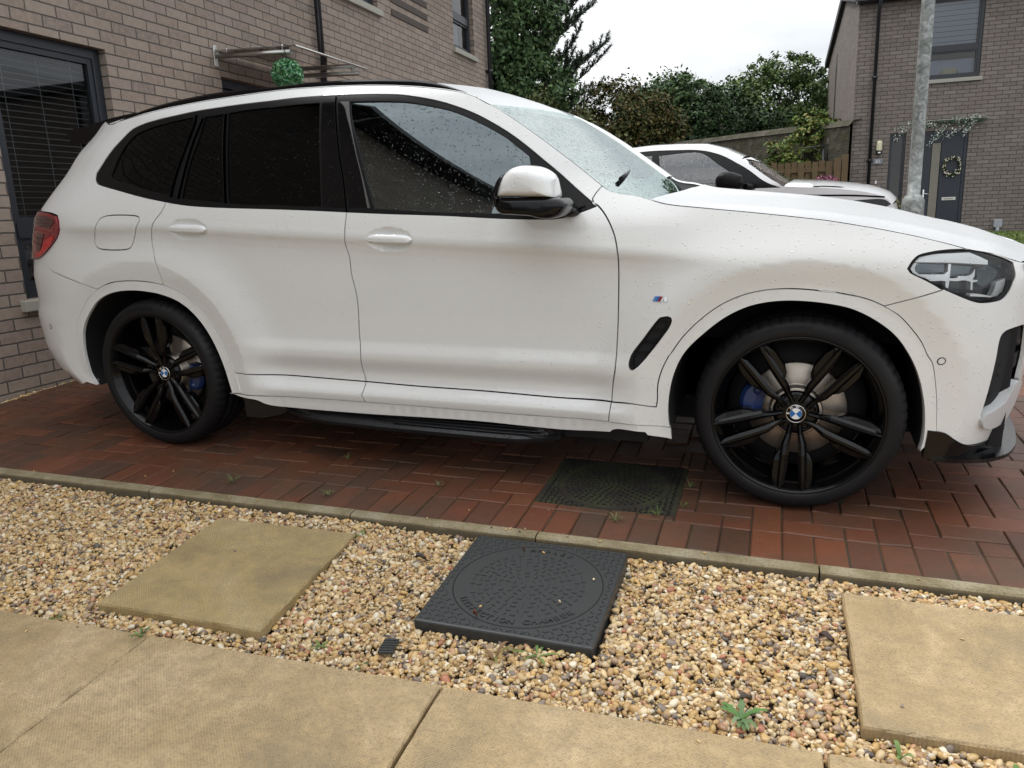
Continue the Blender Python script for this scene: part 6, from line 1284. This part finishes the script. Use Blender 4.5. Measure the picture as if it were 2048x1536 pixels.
# ------------------------------------------------------------------ trees
M_BARK = mat('bark', (.06, .048, .038), .9)
def tree(name, label, base, crown, n, size, pal, trunk=.16, seed=1, lean=(0, 0), asp=.6, lo=.55, hole=.0, group='trees behind the stone wall'):
    """crown: list of (dx,dy,z,rx,ry,rz) blobs measured from the base"""
    rg = random.Random(seed); o = empty(name, base); tag(o, label, 'tree', group)
    vol = np.array([b[3]*b[4]*b[5] for b in crown])**.75; vol /= vol.sum(); P = []; Nn = []
    for b, v in zip(crown, vol):
        # twig clusters over each blob, leaves round the clusters
        m = int(n*v*2.3); nc = max(14, m//46); d, _ = sph(nc, 1, lo); dn = d/np.linalg.norm(d, axis=1, keepdims=True)
        d *= (1+.16*np.sin(dn[:, :1]*5+seed)*np.cos(dn[:, 2:]*6+seed*2)); cc = d*[b[3], b[4], b[5]]+[b[0], b[1], b[2]]
        k = RNG.integers(0, nc, m); off = RNG.normal(0, 1, (m, 3))*[.17, .17, .12]*(np.clip(min(b[3:6]), .5, 1.6))*.72; P.append(cc[k]+off); Nn.append(dn[k]*.6+[0, 0, .5])
    P = np.vstack(P); leaves('crown', P, np.vstack(Nn), size, pal, M_LV, o, asp=asp, jit=.75)
    mb = MB(); top = np.array(crown[0][:3]); mb.tube([(0, 0, -.3), (.05*top[0], 0, top[2]*.3), (.3*top[0], .3*top[1], top[2]*.6), (top[0], top[1], top[2]+crown[0][5]*.5)], [trunk, trunk*.8, trunk*.6, trunk*.15], 9)
    for b in crown:
        for _ in range(4):
            e_ = [b[i]+rg.uniform(-.7, .7)*b[3+i] for i in range(3)]; s0 = (.15*top[0], .15*top[1], min(e_[2]*.45, top[2]*.6)); mb.tube([s0, [(s0[i]+e_[i])/2+(.12 if i == 2 else 0) for i in range(3)], e_], [trunk*.4, trunk*.25, .012], 6)
    mb.build('trunk', M_BARK).parent = o; return o
G1 = [(.055, .10, .038), (.07, .125, .045), (.04, .075, .03), (.09, .145, .05)]; G2 = [(.07, .088, .028), (.09, .105, .034), (.05, .065, .024), (.12, .115, .045)]; G3 = [(.075, .125, .036), (.10, .155, .045), (.055, .09, .03), (.125, .18, .06)]
GY = [(.10, .15, .03), (.14, .19, .04), (.06, .11, .025), (.18, .17, .05)]
tree('sycamore', 'tall dark green tree rising out of frame beside the corner of the left house', (-5.0, 17.5, -.4), [(-.2, 0, 5.6, 1.75, 1.5, 2.7), (.5, -.2, 3.6, 1.5, 1.2, 1.4), (-1.0, 0, 3.2, 1.6, 1.3, 1.5), (.9, 0, 5.2, .8, .9, 1.3), (-.3, .2, 7.4, 1.3, 1.2, 1.3)], 17000, .14, G1, seed=3, trunk=.22)
# pine with upswept shoots poking out on the right of it
PN = empty('pine_tree', (-4.75, 20.5, -.4)); tag(PN, 'dark pine whose upswept branches poke out right of the tall green tree', 'tree', 'trees behind the stone wall')
mb = MB(); mb.tube([(0, 0, -.2), (.1, 0, 4), (.1, 0, 8.5)], [.2, .15, .06], 8); NP = []; ND = []; rg = random.Random(8)
for k in range(34):
    z0 = 3.0+k*.155; L_ = max(.7, 2.35-.16*k*.33)*rg.uniform(.75, 1.1); a_ = rg.uniform(-1.1, 1.1) if k % 3 else rg.uniform(0, 6.28); dx, dy = math.cos(a_), math.sin(a_); pts = [(dx*L_*t, dy*L_*t, z0+L_*(.10*t+.38*t**2)) for t in (0, .35, .7, 1)]; mb.tube(pts, [.04, .03, .02, .008], 5)
    for j in range(13):
        t = .30+.7*j/12; c_ = np.array([dx*L_*t, dy*L_*t, z0+L_*(.10*t+.38*t**2)]); tw = np.array([dx*.5+rg.uniform(-.5, .5), dy*.5+rg.uniform(-.5, .5), .85]); tw /= np.linalg.norm(tw); l2 = rg.uniform(.20, .42)
        mb.tube([c_, c_+tw*l2], [.010, .005], 4)
        for q in range(60): u = rg.random(); NP.append(c_+tw*l2*u); ND.append(tw)
mb.build('trunk', M_BARK).parent = PN; NP = np.array(NP); ND = np.array(ND); n = len(NP); dv = ND*.7+RNG.normal(0, .45, (n, 3)); dv /= np.linalg.norm(dv, axis=1, keepdims=True); sd = np.cross(dv, RNG.normal(0, 1, (n, 3))); sd /= np.linalg.norm(sd, axis=1, keepdims=True)
mb = MB(); V = np.stack([NP-sd*.011, NP+sd*.011, NP+dv*.12+sd*.004, NP+dv*.12-sd*.004], 1).reshape(-1, 3); mb.add(V, np.arange(4*n).reshape(-1, 4).tolist()); mb.build('crown', mat('pine_needles', (.030, .050, .028), .7)).parent = PN
tree('hawthorn', 'brownish green bushy tree immediately behind the windscreen of the nearest car', (-3.6, 15.8, -.4), [(0, 0, 2.0, 1.9, 1.1, 1.35), (1.3, .3, 1.6, 1.2, .9, 1.3), (-1.5, 0, 1.6, 1.2, 1, 1.2)], 9000, .10, G2, seed=5, trunk=.1)
tree('hawthorn', 'rust tinged olive tree left of the middle of the row behind the second white car', (-2.2, 19.6, -.5), [(0, 0, 2.7, 1.55, 1.2, 1.5), (.9, .2, 2.2, 1.1, 1, 1.4), (-1.0, 0, 2.1, 1.2, 1, 1.4)], 12000, .11, [(.06, .075, .017), (.09, .085, .022), (.035, .05, .013), (.12, .085, .03)], seed=6)
tree('ash_tree', 'mid green twiggy tree in the middle behind the stone wall', (-.9, 22.6, -.5), [(-.4, 0, 2.9, 1.7, 1.4, 1.5), (.9, 0, 2.4, 1.3, 1.1, 1.5), (-1.2, .4, 3.4, 1.0, 1, .8), (.2, 0, 3.8, 1.0, .9, .7)], 12500, .12, G1, seed=7)
tree('ash_tree', 'broad light green tree rising highest left of the brown brick house', (2.0, 24.0, -.5), [(0, 0, 3.1, 1.9, 1.5, 1.55), (-1.2, 0, 2.6, 1.2, 1.2, 1.4), (1.4, .2, 3.0, 1.2, 1.2, 1.3), (.3, 0, 4.4, 1.2, 1.0, .6), (.5, 0, 2, 2.0, 1.2, 1.5)], 15500, .12, G3, seed=9)
tree('ash_tree', 'dark green tree low between the two highest crowns', (.6, 21.4, -.5), [(0, 0, 2.5, 1.2, 1, 1.5), (1.2, .1, 2.0, 1.4, 1, 1.3), (-1.1, 0, 2.0, 1.2, 1, 1.2)], 9000, .11, [(.025, .055, .018), (.04, .08, .022), (.018, .035, .012)], seed=12)
tree('young_maple', 'young yellow green maple in front of the stone wall beside the brick gable', (2.95, 14.9, -.4), [(0, 0, 1.7, .55, .5, .85), (-.35, 0, 1.35, .5, .4, .55), (.25, .0, 2.2, .38, .35, .45), (-.55, 0, 1.75, .22, .25, .35), (.2, .1, 1.2, .6, .4, .6)], 4200, .085, GY, seed=14, trunk=.05, group=None)
for k, (x, y, s_) in enumerate(((-9.5, 22, 1.2), (-7.6, 27, 1.3), (5.6, 27, 1.1))): tree('hedgerow_tree', ('rounded green tree far left hidden mostly behind the brick house', 'tall green tree far behind the sycamore', 'green tree behind the roof of the brown brick house')[k], (x, y, -.6), [(0, 0, 3*s_, 2*s_, 1.5*s_, 2*s_), (1.2, 0, 2.2*s_, 1.4*s_, 1.2, 1.6)], 5000, .16, G1, seed=20+k)
# ------------------------------------------------------------------ weeds, leaf, loose bits
def weed(name, loc, label, n, L_, w_, pal, up_=.5, cat='weed', flat=.6):
    o = empty(name, loc); tag(o, label, cat); mb = MB(); tn = []
    for k in range(n):
        a_ = 2*math.pi*k/n+rr.uniform(-.4, .4); l = L_*rr.uniform(.65, 1.1); e_ = up_*rr.uniform(.5, 1.4); V = []; m_ = 7
        for i in range(m_):
            t = i/(m_-1); r = l*t; z = l*e_*math.sin(t*2.2)*.6; wd = w_*math.sin(math.pi*min(1, t*.93+.07))**.8*(1 if flat > .5 or i % 2 else .55)
            for s_ in (-1, 0, 1): V.append((r*math.cos(a_)-s_*wd*math.sin(a_), r*math.sin(a_)+s_*wd*math.cos(a_), z+abs(s_)*wd*.25))
        mb.add(V, [(i*3+j, i*3+j+1, (i+1)*3+j+1, (i+1)*3+j) for i in range(m_-1) for j in range(2)], 0, True); c_ = pal[rr.randrange(len(pal))]; tn += [(*c_, 1)]*len(V)
    b = mb.build('leaves', M_LV); b.parent = o; b.data.attributes.new('tint', 'FLOAT_COLOR', 'POINT').data.foreach_set('color', np.array(tn).ravel()); return o
GW = [(.11, .19, .05), (.15, .22, .07), (.09, .14, .04)]
weed('dandelion', (2.768, -2.075, -.018), 'dandelion rosette with grey green leaves in the gravel at lower right', 13, .060, .0085, [(.12, .19, .08), (.09, .19, .05), (.17, .24, .13)], .55, flat=.2)
weed('willowherb', (2.235, -1.985, -.02), 'thin light green seedling against the front edge of the black inspection cover', 6, .075, .0042, GW, .4)
weed('willowherb', (2.13, -2.035, -.02), 'reddish seedling in the gravel left of the thin green one by the cover', 5, .06, .0055, [(.16, .16, .05), (.2, .12, .06)], .9)
weed('seedling', (1.64, -2.12, -.02), 'small green seedling left of the broken black plastic piece', 5, .034, .0035, GW, .5); weed('seedling', (1.80, -2.165, -.02), 'flat green seedling at the path edge below the black plastic piece', 4, .03, .004, GW, .3)
weed('seedling', (1.395, -1.50, -.015), 'green seedling at the top corner of the mossy yellow slab', 5, .035, .006, GW, .6); weed('seedling', (3.10, -2.11, -.015), 'upright green seedling under the near corner of the right hand slab', 3, .036, .0055, GW, 1.2); weed('seedling', (3.32, -2.10, -.015), 'small seedling right of the upright one beside the right hand slab', 4, .035, .006, GW, .8)
weed('seedling', (.78, -2.24, -.015), 'low green sprig between the mossy yellow slab and the path', 4, .035, .003, GW, .3); weed('seedling', (1.135, -2.255, -.0), 'grass sprig in the joint of the path flags', 6, .045, .003, GW, .9)
def tuft(loc, label, n=14, L_=.04): return weed('grass_tuft', loc, label, n, L_, .0014, [(.12, .15, .05), (.2, .18, .09), (.09, .13, .04)], 1.1, 'grass tuft')
for k, (px_, py_, lb) in enumerate(((2.492, -.985, 'dry grass tuft at the right corner of the shaded inspection cover'), (2.405, -1.085, 'grass tuft along the near edge of the shaded inspection cover'), (2.49, -.80, 'small grass tuft along the right edge of the shaded inspection cover'), (.959, -.868, 'grass tuft in the bricks under the running board'), (1.10, -1.242, 'thin grass tuft in the soldier course under the rear door'), (.62, -1.238, 'bright green grass tuft in the bricks behind the rear wheel side'), (1.50, -1.04, 'wispy grass tuft in the bricks under the front door'), (2.27, -1.17, 'pale grass tuft below the shaded inspection cover'))): tuft((px_, py_, -.004), lb, 12+k % 3*3, .03+.006*(k % 3))
mb = MB(); mb.box((-.021, -.038, 0), (.021, .038, .008), bev=.002)
for k in range(5): mb.box((-.019, -.034+k*.0145, .0078), (.019, -.024+k*.0145, .0105))
tag(mb.build('plastic_fragment', M_COVER, mat4=Matrix.Translation((1.838, -2.085, -.006)) @ Matrix.Rotation(.25, 4, 'Z') @ Matrix.Rotation(-.15, 4, 'X')), 'broken piece of ribbed black plastic lying on the gravel', 'plastic piece')
def deadleaf(loc, L_, rz, label, col):
    V = []; m_ = 9
    for i in range(m_):
        t = i/(m_-1); wd = L_*.28*math.sin(math.pi*t)**.8+.0005
        for s_ in (-1, 0, 1): V.append((L_*(t-.5), s_*wd, .004+.012*(abs(s_))+.006*math.sin(t*5)))
    mb = MB(); mb.add(V, [(i*3+j, i*3+j+1, (i+1)*3+j+1, (i+1)*3+j) for i in range(m_-1) for j in range(2)], 0, True); return tag(mb.build('dead_leaf', mat('dead_leaf', col, .5), mat4=Matrix.Translation(loc) @ Matrix.Rotation(rz, 4, 'Z')), label, 'leaf')
deadleaf((2.965, -1.705, -.010), .040, -.2, 'curled dark brown dead leaf on the gravel left of the right hand slab', (.05, .025, .02)); deadleaf((2.775, -2.02, -.010), .035, .7, 'thin dark dead leaf above the dandelion', (.07, .05, .035)); deadleaf((1.70, -1.61, -.008), .035, .4, 'black dead leaf on gravel right of the mossy slab', (.03, .022, .02))
deadleaf((2.02, -1.90, .012), .012, .4, 'tiny rust coloured leaf on the near edge of the black cover', (.22, .07, .04)); deadleaf((2.03, -1.50, .012), .010, 1.2, 'tiny brown leaf on the far edge of the black cover', (.16, .07, .05))

# ------------------------------------------------------------------ second white car, parked beyond
YC = 4.84; GZ = gz(0, 4.84); HWD = .93
def c2(x, z): return (2.816+(x-2.816)*1.055, 1.243+(z-1.243)*1.055)
def S2(s_, z, off=0.0):
    s_ = np.asarray(s_, float); z = np.asarray(z, float); w = HWD-.02*np.maximum(.98-z, 0)**1.2-.33*np.maximum(z-1.0, 0)-.55*np.maximum(z-1.0, 0)**2-3.*np.maximum(z-1.40, 0)**2
    w = w-.26*np.clip((s_-2.95)/1.0, 0, 1)**2.4-.10*np.clip((-.2-s_)/.9, 0, 1)**2+off; return np.stack([s_, YC+HWD-w, z+0*s_], -1)
def N2(s_, z, h=2e-3):
    a = S2(s_+h, z)-S2(s_-h, z); b = S2(s_, z+h)-S2(s_, z-h); n = np.cross(a, b); return n/np.linalg.norm(n, axis=-1, keepdims=True)
C2 = empty('parked_suv', (1.7, YC+HWD, GZ)); tag(C2, 'second white SUV with black door mirror parked beyond the nearest car', 'car', 'parked cars')
IV2 = Matrix.Translation(-Vector((1.7, YC+HWD, GZ)))
def put2(o, par=None): o.parent = par or C2; o.matrix_parent_inverse = IV2 if par is None else Matrix.Identity(4); return o
def mir2(mb_or_panel, name, mats, both_=True):
    r = []
    for m_ in ((False, True) if both_ else (False,)):
        o = mb_or_panel.build(name, mats, None)
        if m_:
            V = np.array([v.co[:] for v in o.data.vertices]); V[:, 1] = 2*(YC+HWD)-V[:, 1]; o.data.vertices.foreach_set('co', V.ravel()); o.data.flip_normals()
        r.append(put2(o))
    return r
roofl = [c2(*p) for p in ((-.6, 1.20), (-.3, 1.31), (.3, 1.385), (1.07, 1.405), (1.36, 1.425), (1.61, 1.425), (1.9, 1.41), (2.10, 1.355))]
apil = [c2(*p) for p in ((2.29, 1.265), (2.39, 1.205), (2.55, 1.09), (2.68, 1.01))]
belt = [c2(*p) for p in ((2.68, .985), (2.30, .985), (1.67, 1.0), (1.0, 1.02), (.2, 1.06), (-.35, 1.12))]
bonl = [c2(*p) for p in ((2.70, .995), (2.85, .985), (3.03, .975), (3.3, .945), (3.47, .915), (3.62, .865), (3.69, .80))]
arcf = [(3.0+.40*math.cos(t), GZ+.36+.40*math.sin(t)) for t in np.linspace(math.pi, 0, 13)]; arcr = [(.05+.40*math.cos(t), GZ+.36+.40*math.sin(t)) for t in np.linspace(math.pi, 0, 13)]
zb = GZ+.28
zl = .905     # black line under the windows
dlo2 = [(-.30, 1.12)]+[(x, z-.045) for x, z in roofl[1:]]+[(x-.02, z-.045) for x, z in apil[:3]]+belt[:-1]
side = roofl+apil+bonl+[(3.78, .70), (3.80, .45), (3.72, zb+.02)]+[(arcf[-1][0], zb)]+arcf[::-1]+[(arcf[0][0], zb), (arcr[-1][0], zb)]+arcr[::-1]+[(arcr[0][0], zb), (-.75, zb+.05), (-.86, .6), (-.84, 1.0)]
M_P2 = paint('white_paint_far', (.80, .81, .82), .2, sc=80)
mir2(Panel(S2, N2).sheet(side, [dlo2], hs=.08, hz=.05, h=.04, gap=0, skirt=.02), 'body_side', [M_P2])
pil = Panel(S2, N2); g_f = [c2(*p) for p in ((1.47, 1.335), (1.84, 1.355), (1.92, 1.335), (2.08, 1.225), (2.22, 1.13), (2.33, 1.045), (2.40, .995), (1.545, 1.005))]; g_r = [c2(*p) for p in ((.35, 1.28), (.85, 1.32), (1.40, 1.34), (1.42, 1.01), (.40, 1.045))]
g_q = [c2(*p) for p in ((-.22, 1.18), (.0, 1.24), (.28, 1.27), (.33, 1.05), (-.1, 1.09))]
pil.sheet(dlo2, [g_f, g_r, g_q], off=-.006, hs=.08, hz=.05, h=.03, gap=0, skirt=.01); mir2(pil, 'window_surround', [M_BLACKS])
M_G2 = glass('far_car_glass', (.25, .30, .29), .12, .35, 70)
for g_, nm in ((g_f, 'front_door_window'), (g_r, 'rear_door_window'), (g_q, 'rear_quarter_window')): mir2(Panel(S2, N2).sheet(g_, off=-.012, hs=.08, hz=.06, h=.03, gap=-.004, skirt=0), nm, [M_G2])
ln = Panel(S2, N2); ln.ribbon([(.45, zl+.02), (2.6, zl-.01), (3.0, .885), (3.35, .875), (3.66, .85)], .016, .003, 0); ln.ribbon([c2(2.29, .97), c2(2.33, .90), c2(2.34, .6), c2(2.25, .35)], .006, .002, 0); ln.ribbon([c2(1.43, .99), c2(1.43, .6), c2(1.43, .3)], .006, .002, 0)
ln.ribbon([c2(2.96, .985), c2(3.05, .987), c2(3.25, .972)], .012, .003, 0, taper=True); mir2(ln, 'door_seams', [M_BLACKS])
for m_, o_ in (('wheel_arch_trim', arcf), ('wheel_arch_trim', arcr)): mir2(Panel(S2, N2).ribbon([(x, z) for x, z in o_], .035, .004, 0), m_, [M_P2])
hl2 = [c2(*p) for p in ((3.22, .835), (3.40, .85), (3.62, .845), (3.68, .80), (3.60, .765), (3.38, .79))]
mir2(Panel(S2, N2).sheet(hl2, off=.004, hs=.05, hz=.03, h=.03, gap=0, skirt=.02), 'headlight', [M_HDARK]); mir2(Panel(S2, N2).ribbon([c2(3.15, .848), c2(3.3, .842), c2(3.42, .815)], .022, .007, 0, taper=True), 'headlight_trim', [M_HWHITE])
# roof, windscreen, bonnet, nose, tail lofted between the two flanks
def loft2(L, cz, name, m, sgn=1, inset=.0):
    L = np.array(L); a = S2(L[:, 0], L[:, 1]); nn = 21; G = np.zeros((len(L), nn, 3))
    for j, v in enumerate(np.linspace(-1, 1, nn)):
        G[:, j, 0] = a[:, 0]+sgn*(.10 if name != 'roof' else .02)*(1-v*v); G[:, j, 1] = YC+HWD+(YC+HWD-a[:, 1])*v; G[:, j, 2] = a[:, 2]+cz*(1-abs(v)**2.4)
    mb = MB(); k = len(L); mb.add(G.reshape(-1, 3), [(i*nn+j, i*nn+j+1, (i+1)*nn+j+1, (i+1)*nn+j) for i in range(k-1) for j in range(nn-1)], 0, True); return put2(mb.build(name, m, recalc=False))
loft2(roofl+apil[:1], .035, 'roof', M_P2); loft2(apil[:1]+apil[1:]+[c2(2.85, .93)], .02, 'windscreen', glass('far_screen', (.35, .42, .42), .2, .3, 60)); loft2(resamp(np.array(bonl), 14), .045, 'bonnet', M_P2)
loft2([bonl[-1], (3.80, .62), (3.80, .4), (3.72, zb)], 0, 'front_bumper', M_P2); loft2([(-.6, 1.24), (-.78, 1.1), (-.84, 1.0), (-.86, .6), (-.75, zb)], 0, 'tailgate', M_P2, -1)
mb = MB(); mb.box((-.7, YC+.12, zb-.02), (3.6, YC+1.74, zb+.25)); mb.box((.6, YC+.15, .55), (2.6, YC+1.70, .60)); put2(mb.build('underbody', M_VOID))
for x, y in ((1.35, YC+.52), (1.35, YC+1.34)): mb = MB(); mb.box((x-.1, y-.24, .6), (x+.4, y+.24, .8), bev=.04); mb.box((x-.22, y-.23, .7), (x-.06, y+.23, 1.12), bev=.04); mb.box((x-.22, y-.12, 1.13), (x-.10, y+.12, 1.28), bev=.03); put2(mb.build('front_seat', M_SEAT))
for m_ in (0, 1):
    P_ = [c2(*p) for p in ((2.075, 1.03), (2.08, 1.10), (2.13, 1.145), (2.22, 1.15), (2.32, 1.115), (2.345, 1.04), (2.31, .985), (2.16, .985), (2.10, .995))]; V, F = pillow(P_, YC-.20, YC-.02); V = np.array(V)
    mb = MB(); mb.add(V, F, 0, True); mb.tube([(2.33, YC-.08, .99), (2.42, YC+.03, .985)], [.035, .03], 8)
    o = mb.build('door_mirror', M_BLACKS, recalc=True)
    if m_: Vv = np.array([v.co[:] for v in o.data.vertices]); Vv[:, 1] = 2*(YC+HWD)-Vv[:, 1]; o.data.vertices.foreach_set('co', Vv.ravel()); o.data.flip_normals()
    put2(o)
for x in (3.0, .05):
    for sg in (0, 1):
        y = YC+.02 if not sg else YC+2*HWD-.02; d_ = 1 if not sg else -1; mb = MB(); mb.lathe([(.23, -.02), (.25, .0), (.30, .005), (.345, -.01), (.36, -.04), (.36, -.22), (.25, -.24)], 48)
        w_ = mb.build('wheel', M_RUB, mirror=bool(sg)); put2(w_); w_.location = (x, y, GZ+.36)
        mb = MB(); mb.lathe([(.0, -.03), (.05, -.03), (.06, -.05)], 20); mb.lathe([(.235, -.02), (.22, -.03), (.215, -.2)], 48)
        for k in range(5):
            a_ = k*2*math.pi/5; c_, s_ = math.cos(a_), math.sin(a_); q = [(.04, -.03), (.22, -.022), (.22, .022), (.04, .03)]; mb.prism([(r*c_-t*s_, r*s_+t*c_) for r, t in q], .03, .06, axis='y')
        r_ = mb.build('rim', M_RIM, mirror=bool(sg)); r_.parent = w_
